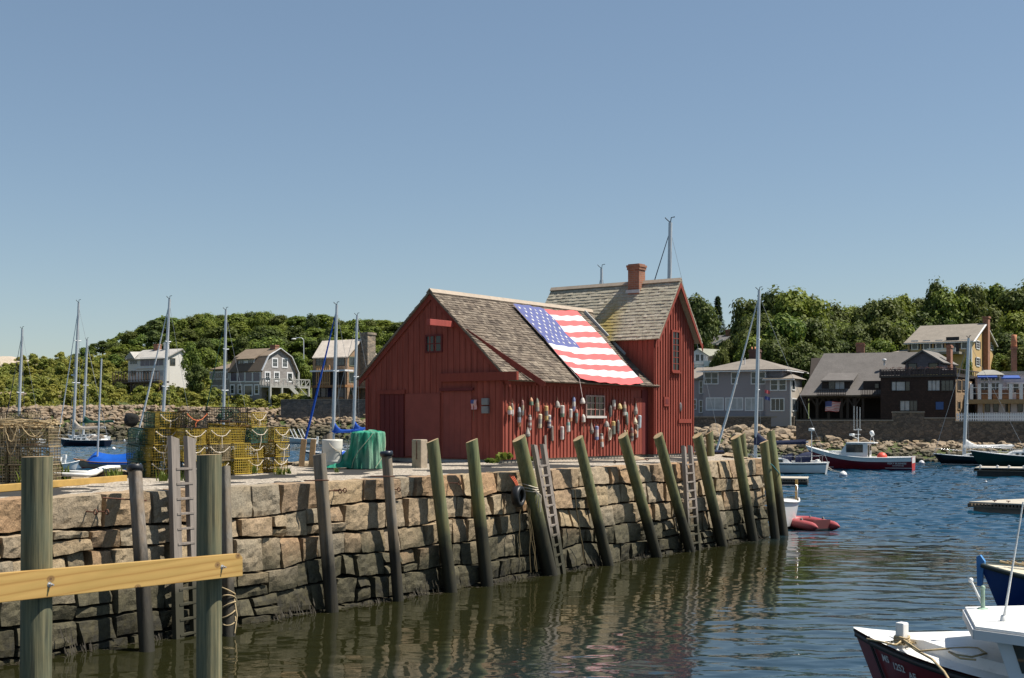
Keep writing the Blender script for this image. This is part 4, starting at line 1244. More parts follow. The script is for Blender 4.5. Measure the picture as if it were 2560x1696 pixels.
def trap_twine(seed):
    """funnel heads and bait bag inside"""
    mb = MB(); rng = random.Random(seed)
    for x0, x1, rr in ((0.28, 0.5, 0.12), (0.62, 0.8, 0.1)):
        a = [(x0, TW_ * .5 + TW_ * .42 * math.cos(q), TH_ * .5 + TH_ * .42 * math.sin(q)) for q in [j * math.pi / 5 for j in range(10)]]
        b = [(x1, TW_ * .5 + rr * .6 * math.cos(q), TH_ * .5 + rr * .5 * math.sin(q)) for q in [j * math.pi / 5 for j in range(10)]]
        for k in range(10):
            mb.tube([a[k], Vector(a[k]).lerp(Vector(b[k]), .5) + Vector((0, 0, -.015)), b[k]], 0.006, 4)
            mb.tube([a[k], b[(k + 2) % 10]], 0.005, 4)
            mb.tube([a[k], a[(k + 1) % 10]], 0.006, 4); mb.tube([b[k], b[(k + 1) % 10]], 0.006, 4)
            m1 = Vector(a[k]).lerp(Vector(b[k]), .5); m2 = Vector(a[(k + 1) % 10]).lerp(Vector(b[(k + 1) % 10]), .5); mb.tube([m1, m2], 0.005, 4)
    mb.ball((0.2, TW_ * .5, TH_ * .35), 0.07, 10, 6, 0, (1, 1, 1.3))
    return mb


def trap_bridle(seed):
    mb = MB(); rng = random.Random(seed); x = TL_ + 0.02
    k = Vector((x + .02, TW_ * (.5 + rng.uniform(-.06, .06)), TH_ * rng.uniform(.38, .5)))
    for y in (0.03, TW_ - .03):
        a = Vector((x, y, TH_ * .82)); mb.tube([a, a.lerp(k, .5) + Vector((.01, 0, -.035)), k], 0.011, 6); mb.ball(a, .02, 6, 4)
    mb.ball(k, 0.024, 8, 5)
    e = Vector((x + .02, k.y + rng.uniform(-.06, .08), -TH_ * rng.uniform(0.15, .4) if rng.random() < .5 else TH_ * .05)); mb.tube([k, k.lerp(e, .5) + Vector((.015, rng.uniform(-.03, .03), 0)), e], 0.011, 6)
    return mb


def build_traps():
    wire = {}
    for key, m in (('y', M_TY), ('g', M_TG), ('d', M_TB), ('w', M_TW), ('b', M_TBL)):
        wire[key] = trap_wire().mesh('trap_wire_' + key, m)
    tw = [trap_twine(1).mesh('trap_twine', M_TWINE), trap_twine(2).mesh('trap_twine_olive', M_TWINEY)]
    M_OR = paint('orange_bridle', (0.6, 0.16, 0.06), 0.8)
    br = [trap_bridle(i).mesh('trap_bridle', M_ROPEW) for i in range(4)]; bro = trap_bridle(9).mesh('trap_bridle_orange', M_OR)
    rn = MB()
    for y in (0.05, TW_ - .05): rn.bx(0.0, TL_, y - .02, y + .02, -0.012, 0.02)
    rn.bx(.34, .42, .06, TW_ - .06, 0.02, 0.05); runner = rn.mesh('trap_runner', M_RUN)
    kinds = {'y': 'yellow wire', 'g': 'dark green', 'd': 'black wire', 'w': 'rusty brown', 'b': 'teal'}

    def child(name, me, par):
        o = bpy.data.objects.new(name, me); COL.objects.link(o); o.parent = par; return o

    def trap(corner, yaw, key, label, grp, bridle=0, tilt=0.0, twine=0, roll=0.0):
        """corner: the near bottom corner where long side and bridled end meet"""
        c, s = math.cos(yaw), math.sin(yaw)
        o = Vector(corner) - Vector((c, s, 0)) * TL_
        r = thing('lobster_trap', label, 'lobster trap', o, yaw, grp); r.rotation_euler = (roll, tilt, yaw)
        child('wire_cage', wire[key], r); child('twine_head', tw[twine], r); child('runner', runner, r)
        if bridle is not None: child('bridle', bro if bridle == 'o' else br[bridle % 4], r)
        return r
    rng = random.Random(21)
    A, Bk, C_, D_ = -1.02, -1.0, -0.62, -0.62
    hh = TH_ + 0.012
    gA = 'traps of the tall mixed stack behind the wooden ladder'; gC = 'traps of the yellow stack right of the round foreground post'
    # tall mixed stack: bridled ends towards us
    lev = ['lowest', 'second lowest', 'second highest', 'topmost']
    for k, (u, key, dx) in enumerate(((377, 'y', 0), (381, 'y', 0.0), (386, 'y', .02), (397, 'y', .05))):
        c = G(u if k == 0 else 377, 1194, 2.36) + Vector(((u - 377) * 0.0088, dx, hh * k))
        trap(c, A + rng.uniform(-.1, .1), key, f'{kinds[key]} trap with white bridle, {lev[k]} in the column left of the ladder', gA, k, 0.0 if k < 2 else 0.02, k % 2)
    for k, key in enumerate(('g', 'g', 'b', 'g')):
        c = G(377, 1194, 2.36) + Vector((-0.42 + 0.035 * k + (.3 if k == 3 else 0), 0.34, hh * k))
        trap(c, A + rng.uniform(-.05, .05), key, f'{kinds[key]} trap, {lev[k]} in the dark column of the mixed stack', gA, None, 0.05, 0)
    for k, (key, b) in enumerate((('d', 1), ('y', 2), ('y', 3), ('d', 'o'))):
        c = G(451, 1196, 2.36) + Vector((0.03 * k, 0.12, hh * k))
        trap(c, A + .08 + rng.uniform(-.04, .04), key, f'{kinds[key]} trap, {lev[k]} in the column seen between the ladder rails', gA, b, 0.0, 1)
    for k, (key, b) in enumerate((('y', 2), ('w', 1), ('y', 0))):
        c = G(515, 1194, 2.36) + Vector((0.02 * k, 0.2, hh * k))
        trap(c, A + .1 + rng.uniform(-.04, .04), key, f'{kinds[key]} trap, {lev[k]} in the column behind the round foreground post', gA, b, 0.0, 1)
    # yellow stack
    for k, (key, u) in enumerate((('y', 618), ('y', 620), ('g', 627), ('y', 629))):
        c = G(618, 1183, 2.36) + Vector(((u - 618) * .0098, 0, hh * k))
        trap(c, C_ + rng.uniform(-.08, .08), key, f'{kinds[key]} trap with pale bridle, {lev[k]} in the front column of the yellow stack', gC, k, 0.0, 1 if key == 'y' else 0)
    for k, (key, u) in enumerate((('y', 683), ('y', 688), ('y', 686))):
        c = G(683, 1180, 2.36) + Vector(((u - 683) * .0098, 0, hh * k))
        trap(c, D_ + rng.uniform(-.05, .05), key, f'{kinds[key]} trap, {lev[k] if k < 2 else "top"} of the shorter column right of the yellow stack', gC, k + 1, 0.0, 1)
    for k, key in enumerate(('y', 'y')):
        c = G(575, 1188, 2.36) + Vector((-0.02 * k, 0.5, hh * k))
        trap(c, C_ + rng.uniform(-.05, .05), key, f'{kinds[key]} trap without bridle, {lev[k] if k < 2 else "top"} in the hidden column between the two stacks', gC, None, 0.0, 1)
    c = G(575, 1188, 2.36) + Vector((-0.12, 0.5, hh * 2 + .1)); trap(c, C_ + .1, 'y', 'yellow trap lying tilted under the black trap on top of the stacks', gC, None, 0.13, 1)
    c = G(575, 1188, 2.36) + Vector((-0.05, 0.45, hh * 3 + .12)); trap(c, C_ + .05, 'd', 'black wire trap perched highest between the two stacks', gC, None, 0.0, 0)
    # weathered stack at the left edge under the rope
    gL = 'weathered traps of the rope-covered stack'
    for k in range(3):
        for j in range(2):
            c = G(126, 1209, 2.36) + Vector((-0.92 * j - 0.02 * k, 0.05 * j, hh * k))
            trap(c, -0.1 + rng.uniform(-.03, .03), 'w', f'{kinds["w"]} trap, {("lowest", "middle", "top")[k]}, {("by the thick post", "at the frame edge")[j]}, under heaped rope', gL, None, 0, 1)
    for k in range(4):
        c = G(30, 1196, 2.36) + Vector((0.0, 0.9, hh * k)); trap(c, -0.2, 'w', f'{kinds["w"]} trap, {lev[k]} in the column behind the roped stack', gL, None, 0, 1)
    # rope heap on top
    mb = MB(); c0 = G(126, 1209, 2.36); top = 3 * hh + 2.36
    r2 = random.Random(8)
    for k in range(90):
        x = r2.uniform(-1.95, -0.05); y = r2.uniform(-.06, .5); pts = []
        a = r2.uniform(0, 6.28); q = Vector((c0.x + x, c0.y + y - .02, top + r2.uniform(.0, .17)))
        for i in range(9):
            pts.append(q.copy()); a += r2.uniform(-.7, .7); q = q + Vector((math.cos(a) * .13, math.sin(a) * .06, r2.uniform(-.015, .015)))
            q.x = min(q.x, c0.x + .03); q.z = max(q.z, top + 0.01); q.y = max(c0.y - .08, min(q.y, c0.y + .55))
        mb.tube(pts, 0.011, 5)
    for k in range(9):      # loops over the front
        x = c0.x + r2.uniform(-1.9, .0); w = r2.uniform(.1, .45); dd = r2.uniform(.12, .62) if k % 4 else r2.uniform(.5, .85); y = c0.y - .04 + (x - c0.x) * 0.02 - r2.uniform(0, .04)
        pts = [(x + w * (i / 10 - .5), y - 0.02 * math.sin(math.pi * i / 10), top + .06 - dd * math.sin(math.pi * i / 10) ** (.8)) for i in range(11)]
        mb.tube([Vector(p) + Vector((r2.uniform(-.012, .012), 0, r2.uniform(-.012, .012))) for p in pts], 0.011, 5)
    tag(mb.build('rope_heap', M_ROPE), 'heap of tan rope tangled over the weathered traps at the left edge', 'rope')
    # roll of black netting on the dark column
    c = G(377, 1194, 2.36) + Vector((-0.62, 0.75, hh * 3 - .02)); mb = MB(); rk = rock_mesh_pts(random.Random(5), .17, .3, .2)
    mb.add(rk[0], rk[1], 0, True, Matrix.Translation(c + Vector((0.02, -.2, .22)))); tag(mb.build('netting_bundle', paint('black_netting', (0.012, 0.012, 0.012), 0.9, 0.5, 20, 0.8)), 'black bundle of netting at the top left of the mixed trap stack', 'netting')


build_traps()


# ---------------------------------------------------------------- buoys on the sunlit wall
BC = {'w': (0.62, 0.58, 0.53), 'k': (0.02, 0.018, 0.018), 'y': (0.55, 0.36, 0.06), 'o': (0.58, 0.2, 0.05), 'r': (0.25, 0.035, 0.03), 'b': (0.1, 0.16, 0.42), 'l': (0.42, 0.52, 0.6),
      'g': (0.04, 0.16, 0.08), 'd': (0.06, 0.055, 0.05), 'n': (0.16, 0.1, 0.07), 't': (0.45, 0.33, 0.18), 'c': (0.66, 0.56, 0.36), 'e': (0.25, 0.23, 0.2), 'p': (0.58, 0.46, 0.45), 'q': (0.06, 0.22, 0.2), 'R': (0.5, 0.09, 0.04), 'v': (0.07, 0.08, 0.2), 'm': (0.07, 0.09, 0.055)}
# zoomed pixel: centre x, top, bottom, width, shape, bands top to bottom, label
BUOYS = [
    (140, 155, 285, 66, 'bullet', 'yp', 'stubby yellow and pink buoy lowest at the front corner of the wall'),
    (190, 112, 310, 40, 'spindle', 'nw', 'slim brown and white buoy beside the stubby yellow one'),
    (293, 170, 480, 52, 'spindle', 'lklo', 'long pale blue buoy with black band and orange tip'),
    (346, 62, 303, 42, 'spindle', 'rtw', 'dark red, orange and white buoy hung above the pale blue one'),
    (468, 25, 148, 56, 'bullet', 'og', 'short orange and green buoy high under the eave'),
    (560, 36, 240, 56, 'bullet', 'mte', 'dark green and tan buoy high under the eave'),
    (455, 285, 530, 48, 'spindle', 'dwrwrw', 'long buoy with maroon and white rings'),
    (408, 478, 632, 76, 'bulb', 'e', 'fat grey bulb buoy hanging lowest near the ladder'),
    (608, 275, 497, 55, 'can', 'cec', 'cream buoy with a grey band in the middle'),
    (700, 152, 375, 54, 'can', 'ydy', 'long yellow buoy with dark grey middle'),
    (748, 290, 495, 50, 'can', 'wvwvwv', 'white and navy striped buoy'),
    (790, 455, 690, 42, 'can', 'n', 'long dark brown buoy low above the second ladder'),
    (860, 75, 183, 74, 'bell', 'e', 'grey brown bell buoy between yellow and white buoys'),
    (942, 145, 325, 60, 'can', 'wwg', 'white buoy with green foot'),
    (940, 465, 668, 54, 'can', 'pwpw', 'faded pink and white banded buoy'),
    (1030, 352, 550, 54, 'bullet', 'rqww', 'white buoy with dark red head low on the wall'),
    (1075, 200, 395, 48, 'can', 'wwo', 'long white buoy with orange foot'),
    (1120, 15, 235, 48, 'spindle', 'bwb', 'blue and white buoy hanging high left of the window'),
    (1165, 207, 420, 46, 'spindle', 'Rqdd', 'dark teal buoy with bright red head'),
    (1238, 20, 120, 74, 'bell', 'w', 'white bell buoy just left of the window top'),
    (1262, 280, 402, 54, 'bullet', 'w', 'white buoy with dangling stick under the window corner'),
    (1380, 408, 580, 60, 'bulb', 'nnd', 'brown teardrop buoy with black foot below the window'),
    (1465, 458, 675, 54, 'can', 'bpwb', 'blue buoy with white and red bands'),
    (1541, 570, 785, 44, 'can', 'dwoww', 'orange and white buoy hanging lowest of all'),
    (1605, 382, 475, 74, 'bell', 'e', 'small grey bell buoy right below the window'),
    (1675, 145, 330, 48, 'spindle', 'kkd', 'black oval buoy with pale rim right of the window'),
    (1726, 60, 213, 48, 'can', 'wwr', 'grey white buoy with red foot right of the window'),
    (1805, 115, 205, 68, 'bell', 'y', 'small round yellow buoy right of the window'),
    (1885, 82, 300, 54, 'bullet', 'rtdw', 'dark red headed buoy with tan, black and white bands'),
    (1716, 385, 590, 54, 'can', 'ymm', 'olive buoy with yellow head'),
    (1795, 365, 580, 42, 'spindle', 'd', 'slim dark grey buoy'),
    (1920, 245, 450, 44, 'spindle', 'qmm', 'slim teal green buoy'),
    (2055, 112, 298, 62, 'bulb', 'dee', 'grey olive bulb buoy with black neck near the side door'),
    (2040, 320, 435, 60, 'bulb', 'c', 'cream bulb buoy near the side door'),
    (2120, 296, 495, 48, 'can', 'l', 'long pale blue grey buoy nearest the side door'),
    (2087, 435, 638, 34, 'can', 'ew', 'thin grey white buoy low near the side door'),
    (2056, 512, 582, 42, 'bell', 'o', 'tiny orange buoy low near the side door'),
    (2000, 480, 690, 48, 'spindle', 'krtkw', 'black, maroon and tan buoy with white foot'),
    (1905, 520, 580, 22, 'spindle', 'c', 'tiny cream buoy just above a piling head'),
    (1941, 520, 580, 22, 'spindle', 'y', 'tiny yellow buoy just above a piling head'),
]


def build_buoys():
    BC2 = {k: tuple(.68 * a + .32 * b for a, b in zip(c, (.42, .39, .35))) for k, c in BC.items()}
    mats = {k: paint('buoy_' + k if k.islower() else 'buoy_bright_red', c, 0.6, 0.22, 9, dirt=0.5) for k, c in BC2.items()}
    rng = random.Random(13)
    prof = {'can': [(0, .55), (.02, .85), (.06, 1.0), (.94, 1.0), (.98, .85), (1, .5)], 'bullet': [(0, .3), (.12, .62), (.3, .92), (.45, 1.0), (.95, 1.0), (1, .75)],
            'bulb': [(0, .18), (.2, .4), (.42, .72), (.65, 1.0), (.85, .95), (.96, .6), (1, .3)], 'bell': [(0, .15), (.15, .5), (.4, .8), (.75, 1.0), (.95, .95), (1, .6)],
            'spindle': [(0, .35), (.06, .7), (.2, .95), (.5, 1.0), (.8, .95), (.94, .7), (1, .35)]}
    for (cx, t, b, w, shp, bands, lab) in BUOYS:
        u = 1250 + cx * .16477; v0, v1 = 990 + t * .16477, 990 + b * .16477
        p0 = SH.hx(u, v0, 0.1); p1 = SH.hx(u, v1, 0.1)
        dep = SH.wld(p0).y; H = p0.z - p1.z; r = w * .16477 / 2 * dep / FOC * 1.16
        mb = MB(); n = len(bands); pr = prof[shp]
        def rad(f):
            for (f0, r0), (f1, r1) in zip(pr, pr[1:]):
                if f0 <= f <= f1: return r0 + (r1 - r0) * (f - f0) / (f1 - f0)
            return pr[-1][1]
        cuts = sorted(set([q for q, _ in pr] + [i / n for i in range(1, n)]))
        rings, mis = [], []
        for i, f in enumerate(cuts):
            rings.append((rad(f) * r, -f * H))
            if i: mis.append(min(n - 1, int((cuts[i - 1] + f) / 2 * n)))
        uniq = list(dict.fromkeys(bands)); mis = [uniq.index(bands[i]) for i in mis]
        mb.lathe(rings, 12, 0, None, True, mis)
        o = mb.build('lobster_buoy', [mats[k] for k in uniq])
        out = r + 0.035
        o.location = SH.wld((out, p0.y, p0.z)); o.rotation_euler = (rng.uniform(-.05, .05), rng.uniform(-.04, .06), QY + rng.uniform(0, 6))
        tag(o, lab, 'lobster buoy', 'lobster buoys hung on the sunlit wall')
        s = MB(); hs = 0.05 + rng.uniform(0, .05)
        s.tube([(0, 0, -.01), (0, 0, hs)], 0.012, 6); s.tube([(0, 0, -H + .01), (0, 0, -H - (0.34 if 'dangling' in lab else rng.uniform(.02, .08)))], 0.012, 6)
        s.tube([(0, 0, hs - .01), (0.02, 0, hs + .04), (0, 0, hs + .06)], 0.006, 5)
        s.build('spindle', M_RUN, o)
    # hank of rope among them
    u, v0, v1 = 1250 + 1660 * .16477, 990 + 480 * .16477, 990 + 685 * .16477
    p0, p1 = SH.hx(u, v0, .08), SH.hx(u, v1, .08); H = p0.z - p1.z; mb = MB()
    for k in range(5):
        w = .05 + .012 * k
        mb.tube([SH.wld((.06 + .012 * k, p0.y + w * math.sin(q), p0.z - H / 2 + (H / 2 - .01 * k) * math.cos(q))) for q in [j * math.pi / 10 for j in range(21)]], 0.012, 5)
    tag(mb.build('rope_hank', M_ROPEW), 'pale hank of rope hung among the buoys right of the window', 'rope')
    a, b = SH.hx(1250 + 685 * .16477, 990 + 600 * .16477, .06), SH.hx(1250 + 690 * .16477, 990 + 790 * .16477, .06); mb = MB(); mb.bar(SH.wld(a), SH.wld(b), .1, .03, up=SH.x)
    tag(mb.build('stave', M_LADDER), 'short grey board fixed on the wall above the second ladder', 'board')
    # small flag on a stick on the shaded front
    q0 = SH.hy(1177, 1000, -.1); q1 = SH.hy(1192, 1024, -.1)
    mb = MB(); flag_mesh(mb, lambda p, q: (q0.x + (q1.x - q0.x) * q, -0.1 - .02 * math.sin(6 * p), q0.z + (q1.z - q0.z) * p), 0.4, 20, 2, False)
    st = MB(); st.tube([(q0.x + .1, -.09, q0.z + .06), (q0.x + .11, -.09, q1.z - .35)], 0.008, 5)
    o = mb.build('small_flag', [M_FRED, M_FWH, M_FBL], fix=False); o.location = SH.o; o.rotation_euler = (0, 0, QY); tag(o, 'small stars and stripes hung on the shaded shed front by the sliding door', 'flag'); st.build('stick', M_RUN, o)


build_buoys()


# ---------------------------------------------------------------- weeds
def tuft_mesh(seed, n, h, w, mat, broad=False):
    mb = MB(); rng = random.Random(seed)
    for k in range(n):
        a = rng.uniform(0, 6.28); r = rng.uniform(0, w) ; x, y = r * math.cos(a), r * math.sin(a); hh = h * rng.uniform(.45, 1); b = rng.uniform(0, 6.28); ln = rng.uniform(.1, .5) * hh; bw = (0.012 if not broad else 0.05) * rng.uniform(.6, 1.3)
        px, py = math.cos(b + 1.57) * bw, math.sin(b + 1.57) * bw; ex, ey = math.cos(b) * ln, math.sin(b) * ln
        z0 = 0 if not broad else hh * .6
        mb.add([(x - px, y - py, z0), (x + px, y + py, z0), (x + ex * .4 + px, y + ey * .4 + py, z0 * .5 + hh * .6), (x + ex * .4 - px, y + ey * .4 - py, z0 * .5 + hh * .6), (x + ex, y + ey, hh)], [(0, 1, 2, 3), (3, 2, 4)], 0)
    return mb.mesh('weed', mat)


def build_weeds():
    m = leaf_mat('weed_green', (0.09, 0.15, 0.025), (0.16, 0.2, 0.04))
    ms = [tuft_mesh(1, 60, .22, .16, m), tuft_mesh(2, 40, .3, .12, m), tuft_mesh(3, 70, .25, .18, m, True)]
    spots = [(284, 1196, 0, 1.2, 'grass tuft beside the yellow edging left of the ladder'), (297, 1198, 1, .7, 'small grass tuft at the end of the yellow edging'), (412, 1203, 0, 1.1, 'grass tuft at the foot of the mixed trap stack'), (447, 1203, 1, 1.0, 'grass tuft between the ladder rails'), (480, 1202, 0, .8, 'grass tuft just right of the tall ladder'), (572, 1184, 2, 1.2, 'leafy weed at the foot of the yellow trap stack'), (588, 1184, 2, 1.3, 'bigger leafy weed at the foot of the yellow trap stack'), (636, 1183, 1, .8, 'grass tuft in the gravel under the yellow stack corner'), (700, 1187, 0, .9, 'pale grass tuft alone on the gravel'), (722, 1185, 1, .6, 'tiny grass tuft alone on the gravel'), (793, 1180, 0, .6, 'grass tuft beside the split piling'), (842, 1182, 1, .5, 'tiny tuft in front of the white barrel'), (1226, 1164, 2, .9, 'leafy weed at the corner of the shed front'), (1235, 1163, 2, .8, 'second leafy weed at the corner of the shed front'), (1262, 1158, 2, 1.35, 'tall leafy weed against the sunlit shed corner'), (1328, 1158, 2, .8, 'leafy weed behind the tilted piling by the sunlit wall'), (6, 1203, 2, 2.1, 'leafy bush at the left edge beside the weathered traps'), (60, 1210, 1, 1.1, 'grass at the foot of the weathered traps'), (145, 1198, 1, 1.5, 'tall thin grass beside the thick round post'), (160, 1200, 1, 1.2, 'thin grass by the kerb stone')]
    for u, v, k, s, lab in spots:
        o = bpy.data.objects.new('weed_tuft', ms[k]); COL.objects.link(o); o.location = G(u, v, 2.36); o.scale = (s, s, s); o.rotation_euler = (0, 0, u)
        tag(o, lab, 'weed', 'weeds growing in the gravel')
    # seaweed fringe along the foot of the wall
    mb = MB(); rng = random.Random(31)
    for k in range(1500):
        s = rng.uniform(-26, S_END); z = rng.uniform(0.02, .42) * max(0, mnoise.noise(Vector((s * .8, 0, 0))) * 1.6 + .25); w = QW0 - .02 + rng.uniform(0, .12); l = rng.uniform(.08, .26); b = rng.uniform(.003, .009)
        mb.add([(w, s - b, z), (w, s + b, z), (w + .05, s + b + rng.uniform(-.02, .02), z - l), (w + .05, s - b, z - l)], [(0, 1, 2, 3)])
    for k in range(900):
        s = rng.uniform(-26, S_END); w = QW0 + rng.uniform(0.02, .4) * rng.random(); a = rng.uniform(0, 3.14); l = rng.uniform(.04, .12)
        mb.add([(w, s, .01), (w + math.cos(a) * l, s + math.sin(a) * l, .012), (w + math.cos(a + .7) * l * .6, s + math.sin(a + .7) * l * .6, .014)], [(0, 1, 2)])
    o = mb.build('seaweed', paint('rockweed', (0.022, 0.016, 0.006), 0.7, 0.5, 6), fix=False); o.location = Q.o; o.rotation_euler = (0, 0, QY); tag(o, 'dark brown seaweed along the foot of the quay wall', 'seaweed', kind='stuff')


build_weeds()
# ---------------------------------------------------------------- boats
M_GEL = paint('white_gelcoat', (0.72, 0.72, 0.7), 0.3, 0.05, 1.5)
M_DECK = paint('boat_deck_white', (0.7, 0.69, 0.66), 0.5, 0.07, 2.5, dirt=0.15)
M_NAVY = paint('navy_hull', (0.008, 0.01, 0.022), 0.2, 0.15)
M_BLKH = paint('black_hull', (0.008, 0.008, 0.01), 0.2, 0.15)
M_GRNH = paint('green_hull', (0.008, 0.03, 0.022), 0.2, 0.15)
M_REDH = paint('maroon_hull', (0.16, 0.012, 0.018), 0.3, 0.12)
M_BOTT = paint('bottom_paint_blue', (0.02, 0.06, 0.14), 0.6, 0.2)
M_BOTR = paint('bottom_paint_red', (0.3, 0.03, 0.02), 0.6, 0.2)
M_ALU = paint('mast_aluminium', (0.5, 0.52, 0.54), 0.35, 0.06, 1, metal=0.35)
M_WIRE = paint('rigging_wire', (0.3, 0.31, 0.32), 0.4, 0.1, metal=0.5)
M_STEEL = paint('stainless_rail', (0.55, 0.56, 0.57), 0.25, 0.1, metal=0.7)
M_CBLUE = paint('royal_blue_canvas', (0.01, 0.08, 0.42), 0.8, 0.2, 4)
M_CNAVY = paint('navy_canvas', (0.01, 0.016, 0.05), 0.85, 0.25, 4)
M_CCREAM = paint('cream_canvas', (0.5, 0.42, 0.34), 0.85, 0.15, 3)
M_CGREEN = paint('green_canvas', (0.01, 0.07, 0.045), 0.85, 0.2, 3)
M_CWHITE = paint('white_canvas', (0.68, 0.67, 0.65), 0.85, 0.1, 3)
M_TARP = paint('blue_tarpaulin', (0.0, 0.09, 0.46), 0.6, 0.14, 3, 0.3)
M_BGLASS = glass_mat('boat_glass', (0.02, 0.028, 0.03), 0.08)
M_TEAK = boards('teak', (0.28, 0.14, 0.06), var=0.25)
BALL = paint('mooring_ball_white', (0.68, 0.67, 0.66), 0.45, 0.08, dirt=0.2)


def fyaw(fx, fy): return math.atan2(fy, fx)


class Hull:
    def __init__(s, L, B, bow=1.2, mid=0.8, stern=0.85, draft=0.5, transom=0.65, rake=0.8, tr_rake=0.0, fine=2.0, pmid=0.32):
        s.__dict__.update(locals())

    def hb(s, t):
        if t < 0.42: return s.B / 2 * (s.transom + (1 - s.transom) * math.sin(math.pi / 2 * t / 0.42))
        return s.B / 2 * max(0.0, 1 - ((t - 0.42) / 0.58) ** s.fine)

    def zs(s, t):
        if t < 0.35: return s.mid + (s.stern - s.mid) * ((0.35 - t) / 0.35) ** 2
        return s.mid + (s.bow - s.mid) * ((t - 0.35) / 0.65) ** 2

    def zk(s, t): return -s.draft * (1 - max(0, (t - 0.6) / 0.4) ** 3 * 0.6)

    def pt(s, t, q, side=1, off=0.0, inset=0.0):
        p = s.pmid + 0.42 * t * t; q = max(q, 0.0); t = max(t, 0.0)
        y = max(s.hb(t) * q ** p - inset, 0) + off
        z = s.zk(t) + (s.zs(t) - s.zk(t)) * q
        x = t * s.L - (1 - q) * s.rake * t ** 5 + (q - 1) * s.tr_rake * (1 - t) ** 6
        return (x, side * y, z)

    def patch(s, mb, q0, q1, mi=0, off=0.0, t0=0.0, t1=1.0, n=26, m=7, sides=(1, -1)):
        for sd in sides:
            mb.sheet([[s.pt(t0 + (t1 - t0) * i / n, q0 + (q1 - q0) * j / m, sd, off) for j in range(m + 1)] for i in range(n + 1)], mi, True)

    def transom_face(s, mb, mi=0, q0=0.0):
        m = 10; L = [s.pt(0, q0 + (1 - q0) * j / m, 1) for j in range(m + 1)]; R = [s.pt(0, q0 + (1 - q0) * j / m, -1) for j in range(m + 1)]
        mb.sheet([R, L], mi, False)

    def deck(s, mb, drop=0.05, inset=0.03, mi=0, t0=0.0, t1=1.0, n=26, camber=0.05):
        g = []
        for i in range(n + 1):
            t = t0 + (t1 - t0) * i / n; x, y, z = s.pt(t, 1, 1, 0, inset)
            g.append([(x, y * k, z - drop + camber * (1 - k * k) * (y / max(s.B / 2, .1))) for k in (-1, -.6, 0, .6, 1)])
        mb.sheet(g, mi, True)

    def rail(s, mb, q=1.0, r=0.03, mi=0, t0=0.0, t1=1.0, off=0.01, n=26, dz=0.0):
        for sd in (1, -1):
            mb.tube([Vector(s.pt(t0 + (t1 - t0) * i / n, q, sd, off)) + Vector((0, 0, dz)) for i in range(n + 1)], r, 5, mi)

    def qz(s, t, z): return (z - s.zk(t)) / (s.zs(t) - s.zk(t))


def hull_parts(root, h, mh, mb_, stripe=None, deckm=None, cap=None, wl=0.1, drop=0.05):
    a = MB(); h.patch(a, 0.0, 1.0); h.transom_face(a); a.build('hull', mh, root, fix=False)
    a = MB(); g = []
    for sd in (1, -1):
        a.sheet([[h.pt(i / 26, h.qz(i / 26, -0.3 + (0.3 + wl) * j / 3), sd, 0.006) for j in range(4)] for i in range(26)], 0, True)
    a.build('bottom', mb_, root, fix=False)
    if stripe:
        m, z0, z1 = stripe; a = MB()
        for sd in (1, -1): a.sheet([[h.pt(i / 26, min(h.qz(i / 26, z) if z > 0 else 1 + z, 1.0), sd, 0.01) for z in (z0, z1)] for i in range(27)], 0, True)
        a.build('stripe', m, root, fix=False)
    a = MB(); h.deck(a, drop); a.build('deck', deckm or M_DECK, root, fix=False)
    a = MB(); h.rail(a, 1.0, 0.035); a.build('toe_rail', cap or M_GEL, root)


def pulpit(root, h, zt=0.5, m=None):
    mb = MB()
    for t0, t1 in ((0.0, 1.0),):
        for sd in (1, -1):
            pts = [Vector(h.pt(0.06 + 0.92 * i / 12, 1, sd, -0.04)) for i in range(13)]
            mb.tube([p + Vector((0, 0, zt)) for p in pts], 0.012, 4)
            for p in pts[::2]: mb.tube([p, p + Vector((0, 0, zt))], 0.012, 4)
    b0, b1 = Vector(h.pt(.98, 1, 1, -.04)), Vector(h.pt(.98, 1, -1, -.04)); mb.tube([b0 + Vector((0, 0, zt)), b1 + Vector((0, 0, zt))], .014, 4)
    s0, s1 = Vector(h.pt(.03, 1, 1, -.04)), Vector(h.pt(.03, 1, -1, -.04)); mb.tube([s0 + Vector((0, 0, zt)), s1 + Vector((0, 0, zt))], .014, 4)
    mb.build('guard_rail', m or M_STEEL, root)


